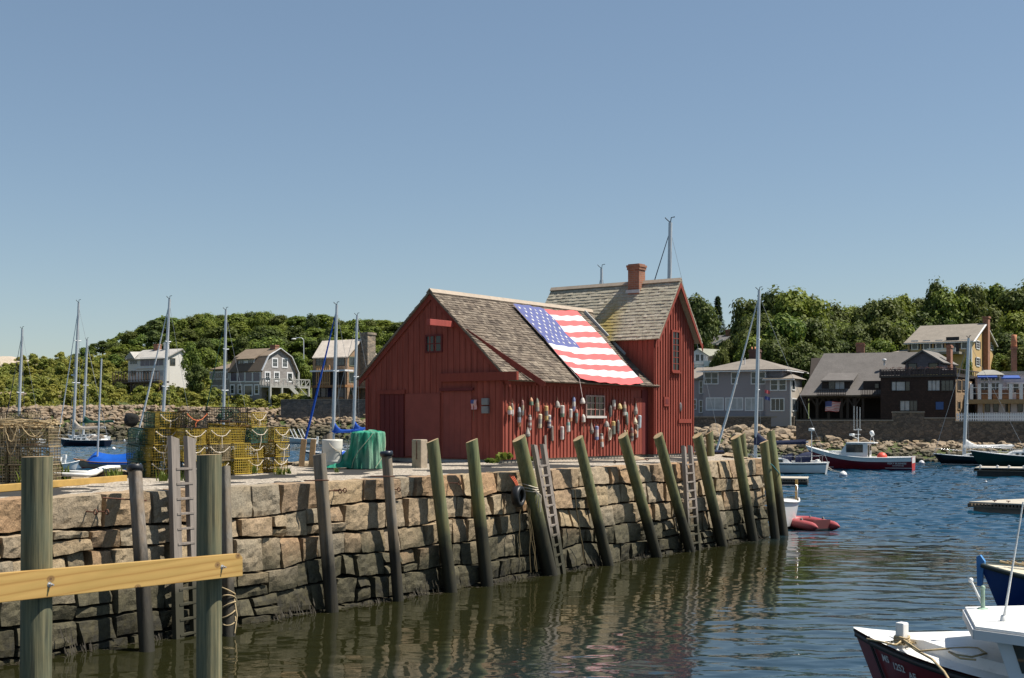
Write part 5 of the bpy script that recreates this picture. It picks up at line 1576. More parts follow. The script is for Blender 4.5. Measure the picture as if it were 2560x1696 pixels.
def sailboat(label, d, ub, top, fwd, L, B, mh, cover, wpx=7, mf=0.62, furl=None, spread=(), bow=None, hull_bottom=None, dodger=None, stripe=None, boom_len=0.42, boom_px=None, radar=None, vane=True, cover_drop=0.35, extra=None, lean_base=None, backstay=True, furl_r=0.05, bv=None):
    """mast foot at column ub and distance d; top: (u, v) of the masthead; spread: rows of the spreaders"""
    yaw = fyaw(*fwd); foot = P(ub, VH, d); f = Vector((fwd[0], fwd[1], 0)).normalized()
    o = foot - f * (L * mf); o.z = 0
    root = thing('sailboat', label, 'sailboat', o, yaw)
    fr = Fr(o, yaw)
    h = Hull(L, B, bow=bow or L * 0.13, mid=L * 0.095, stern=L * 0.1, draft=0.5, transom=0.6, rake=L * 0.12, tr_rake=-0.25)
    hull_parts(root, h, mh, hull_bottom or M_BOTT, stripe or (M_GEL, 0.12, 0.2))
    # cabin trunk
    zc = h.zs(.5); c = MB(); g = []
    for i in range(13):
        t = 0.3 + 0.42 * i / 12; w = h.hb(t) * 0.62; e = min(1, (i + .0) / 1.5, (12 - i) / 3.0); z = zc - .04 + L * .045 * max(e, 0.02) ** .6
        x = t * L; g.append([(x, -w, zc - .08), (x, -w * .92, z - .02), (x, -w * .6, z), (x, w * .6, z), (x, w * .92, z - .02), (x, w, zc - .08)])
    c.sheet(g, 0, False); cab = c.build('cabin', M_GEL, root, fix=False)
    for sd in (1, -1):
        for t in (0.4, 0.5, 0.59):
            w = h.hb(t) * .6; p = MB(); p.bx(t * L - L * .028, t * L + L * .028, sd * w - .015, sd * w + .035 * sd + .0, zc + L * .005, zc + L * .028); p.build('port', M_BGLASS, cab)
    cp = MB(); cp.bx(L * .07, L * .3, -B * .2, B * .2, h.zs(.1) - .03, h.zs(.1) + .14); cp.bx(L * .08, L * .1, -B * .26, B * .26, h.zs(.1), h.zs(.1) + .22)
    cp.build('coaming', M_GEL, root)
    pulpit(root, h, L * .06)
    # mast, spreaders, stays
    r = wpx / 2 * d / FOC; a = fr.loc(P(ub if lean_base is None else lean_base, VH, d)); a.z = zc; tp = fr.loc(P(top[0], top[1], d))
    m = MB(); m.tube([a, a.lerp(tp, .6), tp], [r, r, r * .8], 10); mast = m.build('mast', M_ALU, root)
    H = tp.z - a.z
    for v in spread:
        z = HC - (v - VH) / FOC * d; k = (z - a.z) / H; p = a.lerp(tp, k); s = MB(); w = 0.045 * H * (1.15 - k * .5)
        s.tube([p + Vector((-.1, -w, .05)), p, p + Vector((-.1, w, .05))], r * .35, 5); s.build('spreader', M_GEL, mast)
    if vane:
        s = MB(); s.tube([tp, tp + Vector((-.05, 0, H * .02)), tp + Vector((-H * .018, 0, H * .022))], r * .2, 4); s.tube([tp + Vector((0, 0, 0)), tp + Vector((H * .015, .1, H * .014)), tp + Vector((H * .02, .1, H * .02))], r * .2, 4); s.build('wind_vane', M_BLACK, mast)
    st = MB(); bt = Vector(h.pt(.985, 1, 1)); bt.y = 0
    hd = a.lerp(tp, .97)
    sr = max(0.012, 0.55 * d / FOC)
    for sd in (1, -1):
        ch = Vector(h.pt(mf - .03, 1, sd, -.05)); k = .5
        st.tube([ch, a.lerp(tp, .52) + Vector((-.1, sd * .03 * H, 0)), hd], sr * .7, 4)
    if backstay: st.tube([Vector((0.0, 0, h.zs(0))), hd], sr * .7, 4)
    if not furl: st.tube([bt, hd], sr, 4)
    st.build('rigging', M_WIRE, root)
    if furl:
        s = MB(); s.tube([bt + Vector((0, 0, .3)), bt.lerp(hd, .25), bt.lerp(hd, .6), hd], [furl_r * .8, furl_r, furl_r * .75, furl_r * .4], 7); s.build('furled_jib', furl, root)
    # boom with stowed sail
    bz = (zc + H * .075) if bv is None else HC - (bv - VH) / FOC * d
    p0 = a.lerp(tp, (bz - a.z) / H); bl = L * boom_len; p1 = Vector((p0.x - bl, 0.1, bz + H * .008)); bm = MB(); bm.tube([p0, p1 + Vector((-.15, 0, 0))], r * .5, 7); bo = bm.build('boom', M_ALU, mast)
    if cover:
        g = []; hh = H * .085; rr = L * .022
        for i in range(15):
            k = i / 14; c_ = p0.lerp(p1, k) + Vector((0.1 if i == 0 else 0, 0, 0)); up = hh * (0.16 + 0.84 * (1 - min(1, k / .3)) ** 2) * (1 + .06 * math.sin(9 * k)); dn = rr * 1.0
            row = []
            for j in range(10):
                an = 2 * math.pi * j / 10; ss = math.sin(an); row.append((c_.x, c_.y + rr * (1.15 - .5 * k) * math.cos(an) * (1.0 if ss < .3 else .55), c_.z + (ss * up if ss > 0 else ss * dn)))
            row.append(row[0]); g.append(row)
        s = MB(); s.sheet(g, 0, True); s.build('sail_cover', cover, bo, fix=False)
    if dodger:
        s = MB(); x0 = L * .3; w = B * .27
        for x1, x2, hh in ((x0 - L * .0, x0 + L * .09, L * .075), (x0 - L * .16, x0 - L * .03, L * .09)):
            g = []
            for i in range(7):
                k = i / 6; x = x1 + (x2 - x1) * k; e = 1 - .35 * k ** 2
                g.append([(x, w * math.cos(q), zc + .05 + hh * e * math.sin(q) ** .7 if q not in (0,) else zc + .05) for q in [math.pi * j / 10 for j in range(11)]])
            s.sheet(g, 0, True)
        s.build('dodger', dodger, root, fix=False)
    if radar:
        z = HC - (radar - VH) / FOC * d; p = a.lerp(tp, (z - a.z) / H); s = MB(); s.lathe([(0, 0), (.3, 0), (.33, .1), (.3, .2), (0, .22)], 12, 0, Matrix.Translation(p + Vector((.45, 0, 0)))); s.tube([p, p + Vector((.45, 0, 0))], .05, 5); s.build('radar_dome', M_GEL, mast)
    return root, h, fr, a, tp, mast


# left of the shed
S1 = sailboat('navy hulled sailboat with cream sail cover moored beyond the rope-covered traps', 188, 183, (197, 757), (-0.93, 0.37), 9.3, 2.9, M_NAVY, M_CCREAM, 7, 0.69, M_CWHITE, (853, 958), dodger=M_CCREAM, radar=940, boom_len=.62, furl_r=.09, bv=1072, hull_bottom=M_NAVY, stripe=(M_NAVY, .0, .1))
S2 = sailboat('sailboat with navy sail cover and leaning white mast, at the far left edge', 200, 45, (56, 823), (-0.9, 0.43), 8.5, 2.7, M_GEL, M_CNAVY, 7, 0.6, M_CNAVY, (982,), boom_len=.55, furl_r=.07, bv=1050)
S3 = sailboat('distant sailboat with dark green sail cover behind the navy hulled one', 230, 208, (218, 850), (-0.9, 0.43), 9.5, 2.9, M_GEL, M_CGREEN, 6, 0.6, None, (964,), boom_len=.75, bv=1056)
S5 = sailboat('sailboat with pale furled jib and two pairs of spreaders, mast behind the mixed trap stack', 150, 404, (424, 748), (-0.95, 0.3), 8.0, 2.6, M_GEL, M_CNAVY, 8, 0.55, M_CWHITE, (855, 967), furl_r=.12)
S6 = sailboat('sailboat with dark furled jib, mast rising behind the yellow trap stack', 135, 557, (565, 776), (-0.93, 0.36), 7.0, 2.4, M_GEL, M_CNAVY, 7.5, 0.55, M_CGREEN, (874, 977), furl_r=.06)
S7 = sailboat('white sailboat with bright blue sail cover and long blue furled jib, beside the barrel', 120, 832, (842, 763), (-0.93, 0.36), 6.6, 2.3, M_GEL, M_CBLUE, 8.5, 0.5, M_CBLUE, (929,), stripe=(M_NAVY, -0.16, -0.06), boom_len=.5, furl_r=.12, bv=1080)
S8 = sailboat('sailboat with grey mast and blue sail cover, half hidden by the shed wall', 140, 883, (893, 790), (-0.93, 0.36), 7.0, 2.4, M_GEL, M_CBLUE, 7.5, 0.5, None, (943,), boom_len=.5, bv=1074)
S12 = sailboat('sailboat hidden behind the shed with the tallest mast above the tower roof', 70, 1666, (1676, 557), (-0.95, 0.3), 7.5, 2.4, M_GEL, M_CNAVY, 12, 0.45, M_CNAVY, (), furl_r=.05)
S13 = sailboat('sailboat hidden behind the shed with only its short masthead over the roof', 95, 1500, (1504, 672), (-0.95, 0.3), 6.5, 2.2, M_GEL, M_CNAVY, 8, 0.5, M_CNAVY, (), furl_r=.04)
# right
S14 = sailboat('white sailboat with navy sail cover and two blue hoods moored beyond the quay corner', 89, 1888, (1898, 727), (-0.94, 0.34), 7.9, 2.5, M_GEL, M_CNAVY, 9, 0.63, M_CWHITE, (850, 976), dodger=M_CNAVY, boom_len=.44, furl_r=.09, bv=1108, hull_bottom=M_GRNH, stripe=(M_NAVY, -0.1, -0.06))
S16 = sailboat('black hulled sailboat with white sail cover moored off the right sea wall', 105, 2410, (2422, 846), (-0.97, 0.24), 7.4, 2.3, M_BLKH, M_CWHITE, 9, 0.67, None, (1012,), boom_len=.5, bv=1117, hull_bottom=M_BLKH, stripe=(M_GEL, .06, .12))


def extras_s14():
    root, h, fr, a, tp, mast = S14
    p = fr.loc(P(2029, 1078, 88)); m = MB(); b = Vector((.15, p.y, h.zs(0)))
    m.tube([(p.x, p.y, h.zs(0)), (p.x, p.y, p.z)], .03, 6); m.lathe([(0, -.02), (.2, 0), (.21, .1), (.19, .2), (0, .21)], 14, 0, Matrix.Translation(p)); m.build('radar_pole', M_GEL, root)
    f = MB(); q = a.lerp(tp, .42) + Vector((-.55, 0, -.3))
    g = [[q + Vector((-.35 * i / 6, .06 * math.sin(i), .34 - .1 * i / 6 - .06 * j)) for j in range(5)] for i in range(7)]
    f.sheet(g, 0, True); f.sheet([[Vector(p) + Vector((0, 0, -.45)) for p in row] for row in g], 1, True); f.build('signal_flags', [M_FRED, M_FBL], mast, fix=False)


extras_s14()


def line(name, label, cat, pts, r, mat):
    mb = MB(); mb.tube(pts, r, 5); return tag(mb.build(name, mat), label, cat)


# small daysailer under a tarpaulin
def tarp_boat():
    d = 97; fwd = (-0.97, 0.24); L = 5.3
    o = P(338, VH, d - .4); o.z = 0; yaw = fyaw(*fwd); fr = Fr(o, yaw)
    root = thing('daysailer', 'small open boat under a bright blue tarpaulin moored behind the quay', 'boat', o, yaw)
    h = Hull(L, 1.7, .75, .5, .5, .35, .7, .9); hull_parts(root, h, paint('tan_hull', (0.34, 0.27, 0.2), 0.5), M_BOTR, None, M_TEAK, M_TEAK)
    mb = MB(); g = []
    for i in range(15):
        k = i / 14; x = 0.0 + k * 3.55; w = h.hb(min(.95, x / L)) + .06; z0 = h.zs(x / L) - .12; zt = z0 + .95 * (1 - .25 * math.sin(math.pi * k)) * (1 if k < .93 else .97 - (k - .93) * 3)
        g.append([(x + (0 if i < 14 else .0), -w, z0), (x, -w * .55, z0 + (zt - z0) * .55), (x, -.03, zt), (x, .03, zt), (x, w * .55, z0 + (zt - z0) * .55), (x, w, z0)])
    x = 4.05; w = h.hb(x / L); g.append([(x, -w * .4, .62), (x, -w * .2, .64), (x, 0, .66), (x, 0, .66), (x, w * .2, .64), (x, w * .4, .62)])
    mb.sheet(g, 0, False); mb.build('tarpaulin', M_TARP, root, fix=False)
    a = fr.loc(P(243, VH, d)); a.z = .5; tp = fr.loc(P(254, 897, d)); mb = MB(); mb.tube([a, tp], [.075, .06], 8); mb.build('mast', M_ALU, root)


tarp_boat()


def dinghy(label, d, u_stern, fwd, L, B, mh, deckm=None, fb=.5, motor=True, name='dinghy'):
    o = P(u_stern, VH, d); o.z = 0; yaw = fyaw(*fwd)
    root = thing(name, label, 'boat', o, yaw); h = Hull(L, B, fb * 1.5, fb, fb, .25, .75, L * .15)
    hull_parts(root, h, mh, M_BOTT, None, deckm)
    if motor:
        m = MB(); m.bx(-.3, .02, -.12, .12, fb * .9, fb * 1.45); m.bx(-.2, -.1, -.05, .05, -.2, fb); m.build('outboard', M_BLACK if motor == 'k' else M_GEL, root, bevel=.03)
    return root, h, Fr(o, yaw)


dinghy('small white motor dinghy floating behind the thick round post', 108, 158, (-0.97, 0.2), 3.4, 1.4, M_GEL, None, .55)
dinghy('low white covered dinghy just behind the white pipes', 93, 118, (0.97, 0.1), 2.3, 1.3, M_GEL, M_CWHITE, .5, False)
W9 = dinghy('white runabout with raked windscreen struts moored left of the white sailboat', 210, 792, (-0.97, 0.2), 6.0, 2.2, M_GEL, None, .8)
mb_ = MB()
for yy in (-.8, .8):
    for x0 in (2.2, 3.6): mb_.bar((x0, yy, .8), (x0 + .8, yy, 2.4), .14, .1)
mb_.build('windscreen_strut', M_GEL, W9[0])
W10 = dinghy('teal hulled boat with blue canvas canopy seen behind the trailing green net', 104, 912, (-0.97, 0.2), 3.4, 1.7, paint('teal_hull', (0.03, 0.14, 0.14), 0.35), None, .6, False)
mb_ = MB(); mb_.sheet([[(0.5 + 1.3 * i / 6, .7 * math.cos(q), .62 + (.62 + .1 * math.sin(i)) * math.sin(q) ** .6) for q in [math.pi * j / 8 for j in range(9)]] for i in range(7)], 0, True)
mb_.build('canopy', M_CBLUE, W10[0], fix=False)
W11 = dinghy('white cabin cruiser bow seen just right of the shed behind the quay', 78, 1850, (-0.98, 0.18), 4.2, 1.8, M_GEL, None, .7, False, 'cruiser')
mb_ = MB(); mb_.prism([(.9, .7), (3.0, .7), (2.4, 1.25), (1.2, 1.25)], -.6, .6); mb_.build('cabin', M_GEL, W11[0], bevel=.05)
mb_ = MB(); mb_.bx(1.2, 2.3, -.62, .62, .82, 1.1); mb_.build('window', M_BGLASS, W11[0])


def text_mesh(name, s, size, parent, mat, place, align='CENTER', extrude=0.004, bold=0.0):
    cu = bpy.data.curves.new(name, 'FONT'); cu.body = s; cu.size = size; cu.align_x = align; cu.align_y = 'CENTER'; cu.offset = bold; cu.resolution_u = 3
    t = bpy.data.objects.new(name + '_curve', cu); COL.objects.link(t)
    me = bpy.data.meshes.new_from_object(t.evaluated_get(bpy.context.evaluated_depsgraph_get()))
    bpy.data.objects.remove(t)
    for v in me.vertices: v.co = place(v.co.x, v.co.y)
    me.name = name; me.materials.clear(); me.materials.append(mat)
    o = bpy.data.objects.new(name, me); COL.objects.link(o); o.parent = parent
    return o


def red_lobster_boat():
    d = 94; fwd = (-0.91, 0.41); L = 7.9; o = P(2284, VH, d); o.z = 0; yaw = fyaw(*fwd); fr = Fr(o, yaw)
    root = thing('lobster_boat', 'maroon lobster boat with white wheelhouse moored off the far stony shore', 'fishing boat', o, yaw)
    h = Hull(L, 2.7, 1.75, .92, .98, .5, .86, .9, 0.0)
    a = MB(); h.patch(a, 0, 1); a.build('hull', M_REDH, root, fix=False)
    a = MB(); a.sheet([[h.pt(0, j / 8, -1) for j in range(9)], [h.pt(0, j / 8, 1) for j in range(9)]], 0, False); a.build('transom', paint('transom_red', (0.45, 0.04, 0.03), 0.4), root, fix=False)
    a = MB()
    for sd in (1, -1): a.sheet([[h.pt(i / 26, max(0.0, min(1.0, h.qz(i / 26, h.zs(i / 26) - .3 + .31 * j))), sd, 0.012) for j in range(2)] for i in range(27)], 0, True)
    a.sheet([[(-.012, -h.hb(0) * .8, .55), (-.012, -h.hb(0) * .8, .97)], [(-.012, h.hb(0) * .8, .55), (-.012, h.hb(0) * .8, .97)]], 0, False)
    a.build('bulwark', M_GEL, root, fix=False)
    a = MB()
    for sd in (1, -1): a.sheet([[h.pt(i / 26, h.qz(i / 26, -.3 + .38 * j), sd, .008) for j in range(2)] for i in range(26)], 0, True)
    a.build('bottom', M_BOTT, root, fix=False)
    a = MB()
    for sd in (1, -1):
        for t0, t1 in ((0.0, .24), (.74, .98)): a.sheet([[h.pt(t0 + (t1 - t0) * i / 8, h.qz(t0 + (t1 - t0) * i / 8, z), sd, .014) for z in (.16, .205)] for i in range(9)], 0, True)
    a.build('stripe', M_GEL, root, fix=False)
    a = MB(); h.deck(a, .28, .05, t1=.55); h.deck(a, .03, .03, t0=.5); a.build('deck', M_DECK, root, fix=False)
    a = MB(); h.rail(a, 1, .045); a.build('gunwale', M_GEL, root)
    # wheelhouse
    x0, x1 = fr.loc(P(2166, VH, d)).x, fr.loc(P(2105, VH, d)).x; zr = HC - (1107 - VH) / FOC * d; zb = .9; w = 1.0
    c = MB(); c.prism([(x0, zb), (x1 + .3, zb), (x1 + .25, zb + .55), (x1 - .12, zr - .08), (x0, zr - .08)], -w, w); c.build('wheelhouse', M_GEL, root)
    c = MB(); c.bx(x0 - .5, x1 - .08, -w - .06, w + .06, zr - .079, zr); c.build('wheelhouse_roof', M_GEL, root, bevel=.03)
    c = MB(); c.bx(x0 - .02, x0 - .001, -.85, -.2, zb + .55, zr - .25); c.bx(x0 - .02, x0 - .001, .1, .8, zb + .0, zr - .2); c.build('aft_opening', M_BGLASS, root)
    for u0, u1 in ((2110, 2131), (2133, 2153)):
        xa, xb = fr.loc(P(u1, VH, d)).x, fr.loc(P(u0, VH, d)).x; z0, z1 = HC - (1131 - VH) / FOC * d, HC - (1113 - VH) / FOC * d
        for sd in (1, -1):
            f = MB(); f.bx(xa - .03, xb + .03, sd * w - .01, sd * w + .02, z0 - .03, z1 + .03); fo = f.build('side_window', M_BLACK, root); f = MB(); f.bx(xa, xb, sd * w - .012, sd * w + .028, z0, z1); f.build('pane', M_BGLASS, fo)
    c = MB(); c.prism([(x1 + .2, zb), (x1 + 1.3, zb + .25), (x1 + 1.2, zb + .5), (x1 + .2, zb + .5)], -.75, .75); c.build('trunk_cabin', M_GEL, root, bevel=.04)
    # mast with aerials, lamp and radar
    p = fr.loc(P(2136, 1107, d)); m = MB(); zt = HC - (1072 - VH) / FOC * d
    m.tube([(p.x, 0, zr), (p.x, 0, zt)], .035, 6); m.tube([(p.x - .25, 0, zt - .1), (p.x + .35, 0, zt - .1)], .025, 5); m.tube([(p.x - .15, 0, zt - .45), (p.x + .2, 0, zt - .45)], .02, 5)
    m.build('mast', M_GEL, root)
    for dx, hh in ((-.12, 2.0), (.1, 2.05), (.32, 2.1)):
        m = MB(); m.tube([(p.x + dx, 0, zt - .1), (p.x + dx, 0, zt + hh - .4)], .018, 5); m.build('aerial', M_GEL, root)
    q = fr.loc(P(2119, 1088, d)); m = MB(); m.lathe([(0, 0), (.2, .01), (.22, .08), (.2, .16), (0, .17)], 14, 0, Matrix.Translation((q.x, 0, q.z - .08)) @ Matrix.Diagonal((1.0, 1, 1, 1))); m.tube([(p.x, 0, q.z - .3), (q.x, 0, q.z - .08)], .02, 5); m.build('radar', M_GEL, root)
    q = fr.loc(P(2173, 1084, d)); m = MB(); m.lathe([(0, -.22), (.13, -.2), (.16, 0), (.15, .15), (0, .22)], 12, 0, Matrix.Translation((q.x, 0, q.z)) @ Matrix.Rotation(.4, 4, 'Y'))
    for dx in (-.15, .12): m.tube([(q.x + dx, dx, zr), (q.x, 0, q.z)], .015, 4)
    m.build('life_raft', M_GEL, root)
    q = fr.loc(P(2199, 1148, d)); m = MB(); m.ball((q.x, -.2, .93), .38, 14, 9); m.build('orange_float', paint('orange_float', (0.6, 0.08, 0.05), 0.5), root)
    # lettering on the quarter (the side towards us)
    side = 1
    ym = Vector(fr.loc(Vector((0, 0, HC)))).y; side = 1 if ym > 0 else -1
    mw = paint('white_lettering', (0.66, 0.64, 0.62), 0.6, 0.03)
    for s, sz, zz, uc, sh in (('RISKY BUSINESS', .19, .52, 2245, .25), ('ROCKPORT, MA', .11, .35, 2248, 0)):
        xc = fr.loc(P(uc, VH, d)).x
        def place(x, y, sz=sz, zz=zz, xc=xc, sh=sh):
            X = xc - side * -1 * -(x + sh * y) if False else xc + (-(x + sh * y) if side > 0 else (x + sh * y))
            t = max(0.0, X / L); z = zz + y; q = max(.02, min(1, h.qz(t, z))); pp = h.pt(t, q, side, .02); return Vector((X, pp[1], z))
        text_mesh('lettering', s, sz, root, mw, place, bold=.004)
    return h, fr


red_lobster_boat()


def green_cruiser():
    d = 96; fwd = (-0.95, 0.31); L = 9.0; fr0 = Vector(fwd + (0,)).normalized(); bowp = P(2424, VH, d); bowp.z = 0; o = bowp - fr0 * L; yaw = fyaw(*fwd); fr = Fr(o, yaw)
    root = thing('motor_cruiser', 'dark green motor cruiser with white deck lying at the float on the right edge', 'motorboat', o, yaw)
    h = Hull(L, 2.9, 1.45, 1.0, .95, .5, .85, 1.0); hull_parts(root, h, M_GRNH, M_BOTT, None, M_DECK, M_GEL)
    c = MB(); c.prism([(2.2, .9), (6.6, 1.05), (5.9, 1.42), (2.2, 1.5)], -1.0, 1.0); c.build('trunk_cabin', M_GEL, root, bevel=.06)
    for x in (5.6, 6.0):
        for sd in (1, -1):
            c = MB(); c.lathe([(0, 0), (.11, 0), (.1, .02), (0, .03)], 10, 0, Matrix.Translation((x - .3, sd * 1.0, 1.2)) @ Matrix.Rotation(-sd * math.pi / 2, 4, 'X') @ Matrix.Diagonal((1.3, .8, 1, 1))); c.build('port', M_BGLASS, root)
    c = MB(); c.prism([(1.5, 1.5), (5.3, 1.45), (4.6, 2.2), (1.5, 2.3)], -.95, .95); ws = c.build('wheelhouse', M_GEL, root, bevel=.04)
    for sd in (1, -1):
        c = MB(); c.prism([(1.8, 1.62), (4.9, 1.58), (4.4, 2.1), (1.8, 2.15)], sd * .93, sd * .965); c.build('side_window', paint('tinted_glass', (0.03, 0.07, 0.05), 0.1), ws)
    c = MB(); c.bx(1.2, 4.75, -1.05, 1.05, 2.3, 2.36); c.build('wheelhouse_roof', M_GEL, root, bevel=.025)
    c = MB(); c.lathe([(0, 0), (.26, .01), (.28, .1), (.25, .2), (0, .21)], 14, 0, Matrix.Translation((4.2, 0, 2.38))); c.build('radar', M_GEL, root)
    pulpit(root, h, .45)


green_cruiser()


def quay_end_boat():
    o = P(1972, VH, 44.0); o.z = 0; yaw = fyaw(-.33, -.94)
    root = thing('tender', 'small white boat tied behind the quay corner beside the red inflatable', 'boat', o, yaw)
    h = Hull(2.6, .9, 1.0, .9, .95, .3, .72, .4, -.1, pmid=.45); hull_parts(root, h, M_GEL, M_BLKH, None, M_DECK)
    r = MB(); r.tube([(.1, -.3, .95), (.05, -.3, 1.4), (.05, .3, 1.4), (.1, .3, .95)], .018, 5); r.tube([(.05, -.3, 1.2), (.05, .3, 1.2)], .014, 5); r.build('stern_rail', M_STEEL, root)
    r = MB(); r.bx(-.02, .05, .22, .31, .9, 1.6); r.build('tiller', paint('varnished_wood', (.4, .25, .07), .4), root, bevel=.01)
    line('mooring_line', 'teal mooring line tied round the corner pilings', 'rope', [P(1921, 1155, 39.1), P(1932, 1165, 39.0), P(1946, 1182, 39.6), P(1951, 1190, 41.2)], .02, paint('teal_rope', (.02, .14, .16), .8))


quay_end_boat()


def inflatable():
    d = 41.6; c = G(2056, 1326, 0.0); yaw = fyaw(-.45, .89)
    root = thing('inflatable', 'faded red inflatable dinghy floating off the quay corner', 'inflatable boat', c, yaw)
    m = paint('red_rubber', (0.34, 0.065, 0.07), 0.55, 0.12, 3, dirt=.2); r = .155
    half = .46; L = 1.55
    pts, rs = [], []
    pts += [(-.32, -half, .12), (-.12, -half, .13), (0.0, -half, .13)]; rs += [.02, r * .8, r]
    for x in (.4, .8, 1.1): pts.append((x, -half, .14 + .06 * x)); rs.append(r)
    for k in range(1, 8):
        a = -math.pi / 2 + math.pi * k / 8; pts.append((1.1 + .4 * math.cos(a) * 1.0, half * math.sin(a), .22)); rs.append(r)
    for x in (1.1, .8, .4): pts.append((x, half, .14 + .06 * x)); rs.append(r)
    pts += [(0.0, half, .13), (-.12, half, .13), (-.32, half, .12)]; rs += [r, r * .8, .02]
    mb = MB(); mb.tube(pts, rs, 14); mb.build('tube', m, root)
    f = MB(); f.bx(0.0, 1.2, -half, half, .0, .05); f.build('floor', M_BLACK, root)
    f = MB(); f.bx(.02, .06, -half + .1, half - .1, .02, .34); f.build('transom', paint('dark_red_board', (.12, .03, .03), .6), root)
    for x, y in ((.5, -half), (.5, half), (1.1, -half * .9)):
        g = MB(); g.prism([(x - .07, .3), (x + .07, .3), (x, .4)], y - .02, y + .02); g.build('oarlock', M_BLACK, root)
    g = MB(); g.tube([(.1 + .15 * i, -half - r * .98, .17 + .03 * math.sin(i * 2)) for i in range(8)], .012, 4); g.build('grab_line', M_ROPEW, root)


inflatable()


def blue_boat():
    tip = P(2448, 1400, 24.4); fwd = (-.72, .69); f = Vector(fwd + (0,)).normalized(); L = 5.2; o = tip - f * L; o.z = 0; yaw = fyaw(*fwd)
    root = thing('rowing_boat', 'deep blue wooden boat with rope on its cream deck at the right edge', 'boat', o, yaw)
    h = Hull(L, 2.1, tip.z - .06, .72, .75, .35, .8, .45, fine=1.9, pmid=.4)
    mh = paint('deep_blue_paint', (0.006, 0.035, 0.17), 0.35, 0.1); a = MB(); h.patch(a, 0, 1); h.transom_face(a); a.build('hull', mh, root, fix=False)
    a = MB(); h.deck(a, .01, .04, camber=.1); a.build('deck', paint('cream_deck', (0.62, 0.56, 0.42), 0.6, 0.1, dirt=.2), root, fix=False)
    a = MB(); h.rail(a, .97, .05, t1=.985, off=.02); a.build('rubbing_strake', paint('dark_green_strake', (.02, .03, .025), .6, .3), root)
    a = MB(); a.prism([(L - .06, tip.z - .5), (L + .03, tip.z - .5), (L + .045, tip.z + .06), (L - .03, tip.z + .1), (L - .12, tip.z - .02)], -.035, .035); a.build('stem_post', paint('light_blue_paint', (.06, .22, .5), .4), root, bevel=.008)
    a = MB(); rng = random.Random(6)
    for k in range(12):
        pts = []; x, y = L - .45 - .09 * k, rng.uniform(-.12, .12)
        for i in range(7): pts.append((x - i * .16, y + rng.uniform(-.08, .08), h.zs((x - i * .16) / L) + .09 + rng.uniform(0, .06)))
        a.tube(pts, .018, 5)
    a.build('rope', M_ROPE, root)
    a = MB(); a.bx(1.2, L - 1.0, -.2, .0, h.zs(.5) + .1, h.zs(.5) + .14); a.build('board', M_TEAK, root)
    # dark name on the bow, only partly in the picture
    fr = Fr(o, yaw); side = 1 if fr.loc(Vector((0, 0, HC))).y > 0 else -1
    def place(x, y):
        X = L - 1.25 + (-(x) if side > 0 else x); t = X / L; z = .55 + y; q = h.qz(t, z); p = h.pt(t, q, side, .012); return Vector((p[0], p[1], z))
    text_mesh('lettering', 'Nellie', .2, root, paint('dark_lettering', (.004, .01, .03), .6, .03), place) if False else None


blue_boat()


